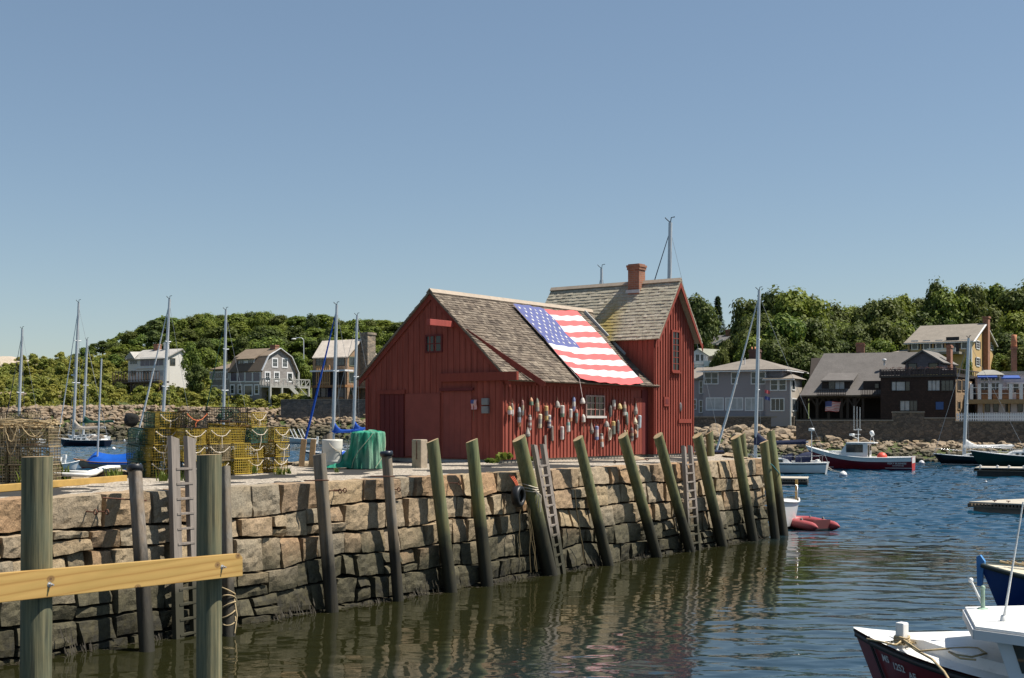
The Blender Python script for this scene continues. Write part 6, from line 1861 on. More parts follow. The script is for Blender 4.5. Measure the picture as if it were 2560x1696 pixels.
def foreground_boat():
    tip = P(2134, 1573, 15.9); aft = Vector((.66, -.75, 0)).normalized(); L = 6.2; yaw = fyaw(-aft.x, -aft.y); o = tip + aft * L; o.z = 0; fr = Fr(o, yaw)
    root = thing('skiff', 'white decked maroon work boat with small wheelhouse in the lower right corner', 'fishing boat', o, yaw)
    h = Hull(L, 2.7, tip.z, .86, .86, .4, .86, .55, fine=2.0, pmid=.42)
    mh = paint('maroon_paint', (0.2, 0.015, 0.018), 0.35, 0.15, 3, dirt=.1)
    a = MB(); h.patch(a, 0, 1, n=40, m=10); h.transom_face(a); a.build('hull', mh, root, fix=False)
    a = MB(); h.patch(a, .93, 1.0, 0, .012, n=40, m=2); h.rail(a, .96, .035, t1=.99, n=40, off=.015); a.build('rub_rail', paint('black_rail', (.012, .012, .012), .5, .3), root, fix=False)
    a = MB(); md = paint('worn_white_deck', (0.74, 0.73, 0.7), 0.5, 0.06, 2.0, 0.1, dirt=.3)
    # covering board, then the foredeck a hand's breadth above
    g = []
    for i in range(41):
        t = i / 40; x, y, z = h.pt(t, 1, 1, .01); x2 = x - .0; yi = max(y - .24, 0)
        g.append([(x, -y, z + .02), (x, -yi, z + .03), (x - .0, -max(yi - .03, 0), z + .03), (x, max(yi - .03, 0), z + .03), (x, yi, z + .03), (x, y, z + .02)])
    a.sheet(g, 0, False)
    g = []
    for i in range(31):
        t = .3 + .62 * i / 30; x, y, z = h.pt(t, 1, 1, 0); yi = max(y - .27, 0); e = min(1, (30 - i) / 6)
        g.append([(x, -yi, z + .02), (x, -yi * .97, z + .02 + .13 * e), (x, 0, z + .05 + .15 * e), (x, yi * .97, z + .02 + .13 * e), (x, yi, z + .02)])
    a.sheet(g, 0, False); a.build('deck', md, root, fix=False)
    # bitt with line made fast
    p = fr.hz(2255, 1614, .98); b = MB(); b.bx(p.x - .055, p.x + .055, -.06 + p.y, .06 + p.y, h.zs(.8) - .1, p.z + .27); bo = b.build('bitt', md, root, bevel=.02)
    rp = MB(); z = p.z + .06
    for k in range(4): rp.tube([(p.x + .085 * math.cos(q), p.y + .085 * math.sin(q), p.z + .03 + .024 * k + .01 * math.sin(3 * q + k)) for q in [j * math.pi / 7 for j in range(15)]], .013, 5)
    dk = lambda u, v, z: fr.hz(u, v, z)
    rp.tube([dk(2168, 1598, 1.0), dk(2200, 1604, 1.02), dk(2240, 1614, 1.05), (p.x, p.y, p.z + .06)], .012, 5)
    rp.tube([(p.x, p.y, p.z + .06), dk(2290, 1626, 1.03), dk(2330, 1648, 1.02), dk(2360, 1680, 1.02), dk(2385, 1720, .98)], .014, 5)
    rp.tube([(p.x, p.y, p.z + .08), dk(2300, 1628, 1.06), dk(2380, 1621, 1.06), dk(2420, 1619, 1.07), dk(2446, 1621, 1.07), dk(2466, 1634, 1.07), dk(2430, 1643, 1.07), dk(2390, 1637, 1.07), dk(2372, 1630, 1.07), dk(2400, 1646, 1.07), dk(2440, 1650, 1.07)], .012, 5)
    rng = random.Random(12)
    for k in range(14):
        q = Vector((p.x + rng.uniform(-.1, .12), p.y + rng.uniform(-.14, .14), p.z + .03)); rp.tube([q, q + Vector((rng.uniform(-.09, .09), rng.uniform(-.09, .09), .015)), q + Vector((rng.uniform(-.14, .14), rng.uniform(-.14, .14), .0))], .007, 4)
    rp.build('mooring_rope', M_ROPE, root)
    a = MB(); c0 = Vector(h.pt(.93, 1, 1, .03)); side = 1 if fr.loc(Vector((0, 0, HC))).y > 0 else -1
    c0 = Vector(h.pt(.93, 1, side, .03)); a.tube([c0 + Vector((0, 0, .03)), c0, Vector(h.pt(.93, .6, side, .03)), Vector(h.pt(.93, .3, side, .04))], .016, 5); a.build('bow_line', M_BLACK, root)
    # wheelhouse: visor roof, leaning windscreen, side window
    zr = 1.46; pk = fr.hz(2412, 1517, zr); nl = fr.hz(2438, 1566, zr); wy = abs(nl.y - pk.y)
    s = 1 if nl.y > pk.y else -1
    w = abs(nl.y); yc = pk.y
    r = MB(); poly = [(pk.x, pk.y), (nl.x, nl.y), (nl.x - 3.2, nl.y), (nl.x - 3.2, 2 * pk.y - nl.y), (nl.x, 2 * pk.y - nl.y)]
    r.prism(poly, zr - .035, zr, 0, 'z'); r.build('wheelhouse_roof', md, root, bevel=.012)
    r = MB()
    for (A, B_) in ((poly[0], poly[1]), (poly[1], poly[2]), (poly[4], poly[0]), (poly[3], poly[4])):
        r.bar((A[0], A[1], zr - .085), (B_[0], B_[1], zr - .085), .05, .1)
    r.build('visor', paint('pale_visor', (.6, .6, .6), .45, .06), root)
    r = MB(); y0, y1 = nl.y - s * .12, 2 * pk.y - nl.y + s * .12; x0 = nl.x - .15; zb = .95
    pts = [(x0 + .0, zr - .1), (x0 - 2.6, zr - .1), (x0 - 2.6, zb), (x0 - .16, zb)]
    r.prism(pts, min(y0, y1), max(y0, y1)); r.build('wheelhouse', paint('cabin_paint', (.6, .62, .64), .4, .05), root)
    for yy in (y0,):
        r = MB(); r.prism([(x0 - .2, zr - .16), (x0 - 2.2, zr - .16), (x0 - 2.2, zr - .44), (x0 - .3, zr - .44)], yy - s * .02, yy + s * .012); r.build('side_window', M_BGLASS, root)
    r = MB(); ya, yb = sorted((y0, y1))
    r.hexa([(x0 - .13, ya + .12, zb + .12), (x0 - .13, yb - .12, zb + .12), (x0 - .1, yb - .12, zb + .12), (x0 - .1, ya + .12, zb + .12), (x0 - .06, ya + .12, zr - .17), (x0 - .06, yb - .12, zr - .17), (x0 - .02, yb - .12, zr - .17), (x0 - .02, ya + .12, zr - .17)]); r.build('windscreen', M_BGLASS, root)
    # aerial, stub post and stick on the roof
    q = fr.hz(2509, 1553, zr); t = fr.hy(2558, 1255, q.y); r = MB(); r.tube([q, q.lerp(t, .12), t], [.022, .013, .008], 6); r.lathe([(.04, 0), (.03, .06), (.0, .07)], 10, 0, Matrix.Translation(q)); r.build('aerial', paint('white_fibreglass', (.68, .68, .66), .4), root)
    q = fr.hz(2457, 1523, zr); r = MB(); r.tube([q, q + Vector((0, 0, .23))], .024, 8); r.ball(q + Vector((0, 0, .24)), .03, 8, 6); r.lathe([(.07, 0), (.05, .015), (0, .02)], 10, 0, Matrix.Translation(q)); r.build('lamp_post', paint('green_worn_metal', (.25, .36, .28), .5, .3, 6, dirt=.6), root)
    a0 = q + Vector((0, 0, .04)); a1 = fr.hy(2427, 1451, q.y); r = MB(); r.tube([a0, a1], .013, 6); r.ball(a1, .03, 8, 6); r.build('boat_hook', M_GEL, root)
    # registration
    mw = paint('white_lettering', (0.66, 0.64, 0.62), 0.6, 0.03)
    for s_, uu, vv in (('MS', 2213, 1647), ('1252', 2246, 1670), ('AE', 2283, 1693)):
        # find the hull point under that pixel by walking along the topsides
        best = None
        for i in range(60, 100):
            for j in range(20, 98):
                t_, q_ = i / 100, j / 100; W = fr.wld(h.pt(t_, q_, side, .0)); uu_, vv_ = CU + W.x / W.y * FOC, VH - (W.z - HC) / W.y * FOC; e = (uu_ - uu) ** 2 + (vv_ - vv) ** 2
                if best is None or e < best[0]: best = (e, t_, q_)
        e, tc, qc = best; zc = h.pt(tc, qc, side)[2]; xc = h.pt(tc, qc, side)[0]
        def place(x, y, xc=xc, zc=zc):
            X = xc + (-x if side > 0 else x); z = zc + y
            t_ = X / L
            for _ in range(4):
                q_ = max(.02, min(1, h.qz(t_, z))); t_ += (X - h.pt(t_, q_, side)[0]) / L
                t_ = min(t_, .999)
            q_ = max(.02, min(1, h.qz(t_, z))); p_ = h.pt(t_, q_, side, .018); return Vector((p_[0], p_[1], z))
        text_mesh('lettering', s_, .118, root, mw, place, bold=.003)


foreground_boat()


# ---------------------------------------------------------------- moorings and floats
def mooring_ball(u, v, rpx, label, pick=None):
    r = 0; d = 3.59 * FOC / (v - VH); r = rpx * d / FOC
    root = thing('mooring_ball', label, 'mooring buoy', P(u, v, d) - Vector((0, 0, 0)))
    root.location.z = 0
    mb = MB(); mb.ball((0, 0, r * .55), r, 16, 10); mb.lathe([(r * .25, r * 1.5), (r * .2, r * 1.62), (0, r * 1.64)], 8); mb.build('float', BALL, root)
    mb = MB(); mb.lathe([(r * 1.004, r * .5), (r * 1.012, r * .6), (r * 1.004, r * .7)], 16); mb.build('band', paint('ball_band', (.03, .08, .2), .5), root)


for a in ((262, 1114, 10, 'large white mooring ball at the stern of the navy sailboat'), (284, 1126, 5, 'small white mooring ball just right of the navy sailboat'), (311, 1103, 2.6, 'tiny white float left of the mixed trap stack'), (162, 1159, 4, 'white ball beside the small motor dinghy'), (2108, 1194, 10, 'white mooring ball with blue band in front of the maroon lobster boat'), (2304, 1163, 7.5, 'white mooring ball at the stern of the maroon lobster boat'), (2465, 1207, 3, 'tiny white pick-up float in open water near the right floats')):
    mooring_ball(*a)
line('mooring_line', 'pale line from the white sailboat stern to the mooring ball', 'rope', [P(2053, 1155, 88), P(2080, 1175, 86), P(2106, 1183, 84)], .02, M_ROPEW)
line('mooring_line', 'lower pale line from the white sailboat stern to the mooring ball', 'rope', [P(2056, 1166, 88), P(2080, 1178, 86), P(2106, 1185, 84)], .02, M_ROPEW)
line('mooring_line', 'line from the black sailboat bow down to its mooring ball', 'rope', [P(2336, 1137, 103), P(2320, 1148, 106), P(2306, 1153, 107)], .02, M_ROPEW)


def floats():
    mt = boards('dock_timber', (0.16, 0.125, 0.09), var=.3); mc = paint('dock_deck', (0.42, 0.38, 0.31), .85, .15, 3, .2, dirt=.3); mdk = paint('dock_dark', (.03, .03, .028), .8, .3)
    # float at the cruiser
    for (u0, vb, u1, zt, depth, yaw, label, kind) in ((2436, 1192, 2600, .55, 3.0, -.06, 'dark timber float with pale edge beside the green cruiser', 0), (2422, 1279, 2640, .36, 4.5, .0, 'pale concrete float in open water at the right edge', 1), (1935, 1213, 2016, .35, 2.5, .0, 'weathered timber float seen past the quay corner pilings', 2)):
        a = G(u0, vb, 0); d = a.y; L = (u1 - u0) * d / FOC; yaw = yaw - math.atan2(a.x, a.y) - (.42 if kind == 1 else .06); root = thing('float', label, 'floating dock', a, yaw)
        m = MB(); m.bx(.15, L, .1, depth, -.3, zt - .12); m.build('pontoon', mdk if kind != 1 else paint('concrete_side', (.2, .18, .15), .9, .25, 3), root)
        m = MB()
        if kind == 1: m.prism([(0, 0), (L, 0), (L, depth * 1.6), (1.0, depth * .9)], zt - .02, zt + .04, 0, 'z')
        else: m.bx(0, L, 0, depth, zt - .02, zt + .05)
        m.build('deck', mc, root, bevel=.01)
        m = MB(); n = int(L / .14)
        for i in range(n):
            if kind == 2 or kind == 1: m.bx(i * .14 + .03, i * .14 + .1, -.03, .0, zt - .16, zt - .03)
        m.bx(0, L, -.05, -.031, zt - .18, zt - .12); m.bx(-.05, 0.0, 0, depth * .85, zt - .2, zt - .03); m.build('fender_slats', mt if kind else mt, root)
        if kind == 1:
            for x in (.9, 1.45, 2.2, 2.9):
                m = MB(); m.tube([(x - .08, .35, zt + .1), (x + .08, .35, zt + .1)], .018, 5); m.tube([(x, .35, zt), (x, .35, zt + .1)], .02, 5); m.build('cleat', M_RUST, root)
        if kind == 0:
            for x in (.35, 1.4, 2.1, 3.0):
                m = MB(); m.lathe([(.08, 0), (.07, .1), (.1, .14), (0, .17)], 8, 0, Matrix.Translation((x, .2, zt + .05))); m.build('bollard', M_GEL, root)


floats()
# ---------------------------------------------------------------- land
def lerp_tab(tab, x):
    if x <= tab[0][0]: return tab[0][1]
    for (a, b), (c, d) in zip(tab, tab[1:]):
        if x <= c: return b + (d - b) * (x - a) / (c - a)
    return tab[-1][1]


def zl(x, y):
    """height of the far left shore and hill"""
    t = y - (256 + 6 * mnoise.noise(Vector((x * .03, 0, 0)))); nz = mnoise.noise(Vector((x * .035, y * .035, 3)))
    if t < 0: return max(-3, t * .4)
    if t < 11: return 6.2 * (t / 11) ** .8
    r = lerp_tab([(-260, .05), (-140, .105), (-112, .15), (-80, .2), (20, .2)], x)
    h = 6.2 + min(t - 11, 26) * .12 + max(0, min(t - 37, 80)) * (r + .05) * .95
    h += max(0, t - 117) * .02
    return h + 1.2 * nz


def shore_r(x): return lerp_tab([(6, 135), (18, 123), (25, 118), (31, 114), (45, 112), (120, 108)], x)


def zr_(x, y):
    t = y - shore_r(x) + 1.5 * mnoise.noise(Vector((x * .12, y * .12, 5)))
    if t < 0: return max(-3, t * .3)
    if t < 14: return 2.6 * (t / 14) ** .9
    if t < 30: return 2.6 + .02 * (t - 14)
    return 2.9 + min(t - 30, 120) * .13 * max(0.1, min(1, (x - 10) / 18))


def build_land():
    t = NT('hill_ground')
    a = t.noise(.12, 6, .65); b = t.noise(1.3, 6, .7)
    col = t.ramp(b, [(.3, (.03, .05, .012)), (.55, (.075, .1, .022)), (.75, (.15, .14, .05))])
    col = t.mix(t.ramp(a, [(.5, 0.0), (.68, .6)]), col, (.15, .13, .07))
    t.bump(b, .8, .6); mg = t.done(col, .95)
    for name, x0, x1, y0, y1, fn, st in (('hill_left', -330, 22, 246, 520, zl, 4.0), ('hill_right', 4, 150, 100, 330, zr_, 2.4)):
        nx, ny = int((x1 - x0) / st), int((y1 - y0) / st); mb = MB()
        mb.sheet([[(x0 + (x1 - x0) * i / nx, y0 + (y1 - y0) * j / ny, fn(x0 + (x1 - x0) * i / nx, y0 + (y1 - y0) * j / ny)) for j in range(ny + 1)] for i in range(nx + 1)])
        tag(mb.build(name, mg), kind='structure')
    # bare granite ledge on the far left skyline
    mb = MB(); rng = random.Random(3)
    for u, v, w, h in ((30, 945, 90, 52), (-40, 935, 80, 46), (92, 925, 60, 30)):
        d = 352; c = P(u, v, d); k = d / FOC; r = rock_mesh_pts(rng, w * k, 9, h * k, 3); mb.add(r[0], r[1], 0, False, Matrix.Translation(c))
    tag(mb.build('granite_ledge', stone_mat('ledge_granite', [(.42, .35, .28), (.46, .39, .31)], None, 6, .5)), 'bare pale granite ledge on the far left skyline', 'rock ledge')


build_land()
M_BOULD = stone_mat('shore_boulders', [(.25, .18, .11), (.2, .155, .105), (.29, .225, .155), (.22, .145, .085), (.26, .205, .145)], tide=1.25, spk=9, weed=False)
M_BOULDL = stone_mat('far_boulders', [(.24, .18, .12), (.2, .155, .11), (.28, .215, .155), (.22, .155, .1)], tide=3.0, spk=5, weed=False)


def build_boulders():
    rng = random.Random(17); protos = []
    for k in range(7): 
        mb = MB(); r = rock_mesh_pts(rng, 1, 1, .75, 2); mb.add(r[0], r[1], 0, False); protos.append(mb.mesh('boulder', M_BOULD))
    n = 0
    for _ in range(4000):
        if n >= 230: break
        u = rng.uniform(1735, 2560); x = 0
        tt = rng.uniform(2.5, 15)
        # walk out along that sight column until the land height matches
        y = None
        for yy in [100 + .5 * i for i in range(200)]:
            xx = (u - CU) / FOC * yy
            if yy - shore_r(xx) > tt: y = yy; break
        if y is None: continue
        x = (u - CU) / FOC * y; z = zr_(x, y)
        s = rng.uniform(.28, .72) * (1 if u < 2080 else .8) * (1.25 if tt > 8 else 1)
        o = bpy.data.objects.new('boulder', protos[n % 7]); COL.objects.link(o); o.location = (x, y, z + s * .22); o.scale = (s * rng.uniform(.9, 1.5), s, s * rng.uniform(.8, 1.1)); o.rotation_euler = (rng.uniform(-.3, .3), rng.uniform(-.3, .3), rng.uniform(0, 6.28))
        tag(o, 'granite boulder lying among many on the shore below the sea walls', 'boulder', 'boulders on the shore below the sea walls'); n += 1
    def mass(name, label, mat, pts):
        mb = MB(); lib = [rock_mesh_pts(rng, 1, 1, .75, 1) for _ in range(8)]
        for p, s in pts:
            r = lib[rng.randrange(8)]; mb.add(r[0], r[1], 0, False, Matrix.Translation(p) @ Matrix.Rotation(rng.uniform(0, 6.3), 4, 'Z') @ Matrix.Rotation(rng.uniform(-.4, .4), 4, 'X') @ Matrix.Diagonal((s * rng.uniform(.8, 1.5), s, s * rng.uniform(.75, 1.2), 1)))
        tag(mb.build(name, mat, fix=False), label, 'rocks', kind='stuff')
    pts = []
    for _ in range(2600):
        x = rng.uniform(10, 62); y = shore_r(x) + rng.uniform(-.5, 17); pts.append((Vector((x, y, zr_(x, y) + .05)), rng.uniform(.14, .42)))
    mass('shore_rubble', 'small stones and weed covering the shore below the sea walls', M_BOULD, pts)
    pts = []
    for _ in range(3300):
        x = rng.uniform(-125, -6); t = rng.uniform(-1, 14); y = 256 + 6 * mnoise.noise(Vector((x * .03, 0, 0))) + t; pts.append((Vector((x, y, zl(x, y) + .15)), rng.uniform(.35, 1.0)))
    mass('shore_rocks', 'piled pale boulders lining the shore below the far left hill', M_BOULDL, pts)
    # second band of boulders higher up at the far left
    pts = []
    for _ in range(260):
        u = rng.uniform(0, 190); v = 985 + 6 * math.sin(u * .05) + rng.uniform(-8, 10); d = 288; p = P(u, v, d); p.z = zl(p.x, p.y) + .5; pts.append((p, rng.uniform(.8, 2.0)))
    mass('upper_rocks', 'band of boulders lying in the scrub above the far left shore', M_BOULDL, pts)


build_boulders()


# ---------------------------------------------------------------- buildings
def shingle_wall(name, c, row=.16, var=.18, light=1.0):
    if name in MATS: return MATS[name]
    t = NT(name); s = t.new('ShaderNodeSeparateXYZ'); t.link(t.tc.outputs['Object'], s.inputs[0])
    cm = t.new('ShaderNodeCombineXYZ'); t.link(t.math('ADD', s.outputs['X'], s.outputs['Y']), cm.inputs[0]); t.link(s.outputs['Z'], cm.inputs[1])
    b = t.new('ShaderNodeTexBrick'); b.inputs['Scale'].default_value = 1; b.inputs['Brick Width'].default_value = row * 1.5; b.inputs['Row Height'].default_value = row; b.inputs['Mortar Size'].default_value = .012
    b.inputs['Color1'].default_value = (*sc(c, 1 - var), 1); b.inputs['Color2'].default_value = (*sc(c, 1 + var), 1); b.inputs['Mortar'].default_value = (*sc(c, .45), 1)
    t.link(cm.outputs[0], b.inputs['Vector'])
    f = t.noise(.5, 5, .65); col = t.mix(t.ramp(f, [(.4, 0.0), (.7, .4)]), b.outputs['Color'], sc(c, .7))
    t.bump(b.outputs['Fac'], -.5, .02)
    MATS[name] = t.done(col, .9); return MATS[name]


def clap(name, c, row=.14):
    if name in MATS: return MATS[name]
    t = NT(name); s = t.new('ShaderNodeSeparateXYZ'); t.link(t.tc.outputs['Object'], s.inputs[0])
    q = t.math('FRACT', t.math('DIVIDE', s.outputs['Z'], row))
    col = t.mix(t.ramp(q, [(.0, .45), (.12, .0)]), c, sc(c, .55)); f = t.noise(.6, 4); col = t.mix(t.ramp(f, [(.4, 0.0), (.7, .25)]), col, sc(c, .8))
    t.bump(q, .3, .02); MATS[name] = t.done(col, .7); return MATS[name]


def rubble(name, c, scale=1.3):
    if name in MATS: return MATS[name]
    t = NT(name); v = t.new('ShaderNodeTexVoronoi'); v.inputs['Scale'].default_value = scale; v.feature = 'F1'
    co = t.coord((1, 1, 1.5)); t.link(co, v.inputs['Vector'])
    e = t.new('ShaderNodeTexVoronoi'); e.inputs['Scale'].default_value = scale; e.feature = 'DISTANCE_TO_EDGE'; t.link(co, e.inputs['Vector'])
    s = t.new('ShaderNodeSeparateColor'); t.link(v.outputs['Color'], s.inputs[0])
    col = t.ramp(s.outputs[0], [(.0, sc(c, .6)), (.5, c), (1, sc((c[0], c[1] * .92, c[2] * .82), 1.35))])
    col = t.mix(t.ramp(e.outputs['Distance'], [(.0, .7), (.1, .0)]), col, sc(c, .4)); n = t.noise(6, 5, .7); col = t.mix(1.0, col, t.ramp(n, [(.3, .7), (.7, 1.2)]), 'MULTIPLY')
    t.bump(e.outputs['Distance'], .8, .1); MATS[name] = t.done(col, .9); return MATS[name]


def aroof(name, c):
    if name in MATS: return MATS[name]
    t = NT(name); f = t.noise(.8, 6, .7); w = t.new('ShaderNodeTexNoise'); w.inputs['Scale'].default_value = 9; t.link(t.tc.outputs['Object'], w.inputs['Vector'])
    s = t.new('ShaderNodeSeparateXYZ'); t.link(t.tc.outputs['Object'], s.inputs[0]); q = t.math('FRACT', t.math('MULTIPLY', s.outputs['Z'], 7.0))
    col = t.ramp(f, [(.3, sc(c, .82)), (.7, sc(c, 1.15))]); col = t.mix(t.ramp(q, [(0, .35), (.2, 0.0)]), col, sc(c, .6)); col = t.mix(1.0, col, t.ramp(w.outputs['Fac'], [(.3, .85), (.7, 1.12)]), 'MULTIPLY')
    t.bump(w.outputs['Fac'], .3, .02); MATS[name] = t.done(col, .95); return MATS[name]


def brickm(name='house_brick'):
    return MATS['shed_brick']


M_WHT = paint('house_white_trim', (.66, .66, .66), .6, .06); M_DKT = paint('dark_trim', (.03, .025, .022), .7, .2); M_HG = glass_mat('house_glass', (.03, .038, .042), .08)
M_CURT = paint('curtained_pane', (.36, .37, .37), .35, .25, 1.5); M_SHUT = paint('black_shutter', (.015, .015, .018), .6, .1); M_BLUEP = paint('blue_panel', (.02, .07, .22), .5, .1)


def n1(x, y): return x * .3188, 730 + y * .3188
def n2(x, y): return 500 + x * .3188, 730 + y * .3188
def n5(x, y): return 1720 + x * .3189, 680 + y * .3189
def n6(x, y): return 2100 + x * .3188, 680 + y * .3188


class House:
    def __init__(s, name, label, u0, d, yaw, vb, cat='house', group=None):
        s.fr = Fr(P(u0, vb, d), R_(yaw)); s.root = fthing(name, label, cat, s.fr, group)

    def X(s, u, y=0.0): return s.fr.hy(u, VH, y).x
    def Z(s, v, u, y=0.0): return s.fr.hy(u, v, y).z
    def F(s, p, y=0.0): return s.fr.hy(p[0], p[1], y)
    def S(s, p, x): return s.fr.hx(p[0], p[1], x)

    def part(s, name, mb, mat, parent=None, bevel=0): return mb.build(name, mat, parent or s.root, bevel=bevel)

    def box(s, name, mat, x0, x1, y0, y1, z0, z1, parent=None):
        mb = MB(); mb.bx(x0, x1, y0, y1, z0, z1); return s.part(name, mb, mat, parent)

    def slab(s, name, mat, pts, th=.15, parent=None):
        """roof plane through four top corners (eave, eave, ridge, ridge)"""
        mb = MB(); p = [Vector(q) for q in pts]; n = (p[1] - p[0]).cross(p[-1] - p[0]).normalized(); n = n if n.z > 0 else -n
        k = len(p); mb.add([q - n * th for q in p] + p, [tuple(range(k)), tuple(range(k, 2 * k))] + [(i, (i + 1) % k, (i + 1) % k + k, i + k) for i in range(k)]); return s.part(name, mb, mat, parent)

    def win(s, a, b, conv=None, plane='f', off=0.0, nx=2, ny=2, mf=None, mp=None, trim=.1, name='window', parent=None, bar=.05, shut=None, proud=.06):
        if conv: a, b = conv(*a), conv(*b)
        if plane == 'f':
            p, q = s.F(a, off), s.F(b, off); x0, x1 = sorted((p.x, q.x)); z0, z1 = sorted((p.z, q.z)); f = lambda t, o, z: (t, off - o, z)
        else:
            p, q = s.S(a, off), s.S(b, off); x0, x1 = sorted((p.y, q.y)); z0, z1 = sorted((p.z, q.z)); f = lambda t, o, z: (off + o, t, z)
        fm, pm = MB(), MB()
        def bxx(mb, a0, a1, o0, o1, c0, c1): mb.hexa([f(t, o, z) for z in (c0, c1) for t, o in ((a0, o0), (a1, o0), (a1, o1), (a0, o1))])
        bxx(fm, x0 - trim, x0, 0, proud, z0 - trim, z1 + trim); bxx(fm, x1, x1 + trim, 0, proud, z0 - trim, z1 + trim); bxx(fm, x0, x1, 0, proud, z1, z1 + trim); bxx(fm, x0, x1, 0, proud + .03, z0 - trim, z0)
        for i in range(1, nx): t = x0 + (x1 - x0) * i / nx; bxx(fm, t - bar / 2, t + bar / 2, 0, proud - .02, z0, z1)
        for i in range(1, ny): t = z0 + (z1 - z0) * i / ny; bxx(fm, x0, x1, 0, proud - .022, t - bar / 2, t + bar / 2)
        o = s.part(name, fm, mf or M_WHT, parent); bxx(pm, x0, x1, .004, .02, z0, z1); s.part('pane', pm, mp or M_HG, o)
        if shut:
            w = (x1 - x0) * .32
            for c0, c1 in ((x0 - trim - w, x0 - trim), (x1 + trim, x1 + trim + w)):
                sm = MB(); bxx(sm, c0, c1, 0.002, .05, z0, z1); s.part('shutter', sm, shut, o)
        return o

    def railing(s, x0, x1, y, z0, z1, mat, n=10, name='railing', bar=.06, parent=None, solid=False, axis='x'):
        mb = MB(); g = (lambda t, z: (t, y, z)) if axis == 'x' else (lambda t, z: (y, t, z)); up = (0, 1, 0) if axis == 'x' else (1, 0, 0)
        mb.bar(g(x0, z1), g(x1, z1), bar * 1.3, bar * 1.3, up=up); mb.bar(g(x0, z0 + (z1 - z0) * .12), g(x1, z0 + (z1 - z0) * .12), bar, bar, up=up)
        for i in range(n + 1): t = x0 + (x1 - x0) * i / n; mb.bar(g(t, z0), g(t, z1), bar, bar, up=up)
        return s.part(name, mb, mat, parent)

    def chimney(s, x0, x1, y0, y1, z0, z1, mat=None, parent=None, cap=True, name='chimney'):
        mb = MB(); mb.bx(x0, x1, y0, y1, z0, z1 - .25)
        mb.bx(x0 - .08, x1 + .08, y0 - .08, y1 + .08, z1 - .25, z1 - .05); mb.bx(x0, x1, y0, y1, z1 - .05, z1 + .08); return s.part(name, mb, mat or MATS['shed_brick'], parent)


def house_white():
    u0, vb = n1(1005, 700); h = House('white_house', 'white two storey house with brown timber deck on the far left hillside', u0, 300, -30, vb)
    m = clap('white_clapboard', (.62, .6, .56)); xr = h.X(n1(1290, 0)[0]); z1 = h.Z(n1(0, 520)[1], n1(1290, 0)[0]); D = h.S(n1(1480, 600), xr).y; rg = h.S(n1(1420, 452), xr)
    zb = -4.0; mb = MB(); mb.prism([(0, zb), (D, zb), (D, z1), (rg.y, rg.z), (0, z1)], 0, xr, 0, 'x'); h.part('wall', mb, m)
    mr = aroof('pale_asphalt', (.38, .36, .33)); ov = .5; k = (rg.z - z1) / rg.y
    r = h.slab('roof', mr, [(-ov, -ov, z1 - ov * k + .2), (xr + ov, -ov, z1 - ov * k + .2), (xr + ov, rg.y, rg.z + .2), (-ov, rg.y, rg.z + .2)], .25); k2 = (rg.z - z1) / (D - rg.y)
    h.slab('back_roof', mr, [(-ov, D + ov, z1 - ov * k2 + .19), (xr + ov, D + ov, z1 - ov * k2 + .19), (xr + ov, rg.y, rg.z + .19), (-ov, rg.y, rg.z + .19)], .25)
    mb = MB(); a = h.X(n1(1040, 0)[0]); mb.add([(0 - ov, -ov - .3, z1 + .1), (a * 2.0, -ov - .3, z1 + .1), (a, -ov - .3, z1 + 1.7), (a, 2.5, z1 + 1.9)], [(0, 1, 2), (1, 3, 2), (0, 2, 3)]); h.part('porch_gable', mb, mr, r)
    for a, b, nx, mp in (((1022, 525), (1078, 567), 3, M_HG), ((1102, 521), (1282, 577), 5, paint('mauve_glass', (.1, .085, .12), .2)), ((1026, 618), (1066, 658), 2, M_HG), ((1122, 618), (1172, 694), 2, M_HG), ((1245, 615), (1280, 658), 1, M_CURT)): h.win(a, b, n1, nx=nx, ny=1, mp=mp)
    h.win((1334, 522), (1372, 575), n1, 's', xr, 2, 1, paint('brown_frame', (.12, .1, .06), .7))
    c = h.F(n1(1235, 440), rg.y); h.chimney(c.x - .7, c.x + .7, rg.y - .6, rg.y + .6, rg.z - 1, rg.z + 1.4, parent=r); h.chimney(c.x + 2.5, c.x + 3.3, rg.y - .5, rg.y + .5, rg.z - 1, rg.z + 1.7, M_WHT, r)
    mdk = boards('brown_deck', (.1, .065, .05)); x0 = h.X(n1(965, 0)[0]); z0 = h.Z(n1(0, 705)[1], n1(1100, 0)[0]); de = h.box('deck', mdk, x0, xr + 1.5, -3.2, 0, z0 - .4, z0 - .05)
    h.railing(x0, xr + 1.5, -3.15, z0, z0 + 2.2, mdk, 16, 'deck_railing', .14, de)
    for i in range(6): x = x0 + (xr + 1.3 - x0) * i / 5; mb = MB(); mb.bar((x, -3.0, z0 - .4), (x, -3.0, z0 - 7), .3); mb.bar((x, -3, z0 - 2.5), (x + 1.4, -3, z0 - .4), .2); h.part('deck_post', mb, mdk)
    h.box('belt_board', M_WHT, h.X(n1(1070, 0)[0]), h.X(n1(1215, 0)[0]), -.25, 0, h.Z(n1(0, 602)[1], n1(1100, 0)[0]), h.Z(n1(0, 597)[1], n1(1100, 0)[0]))


house_white()


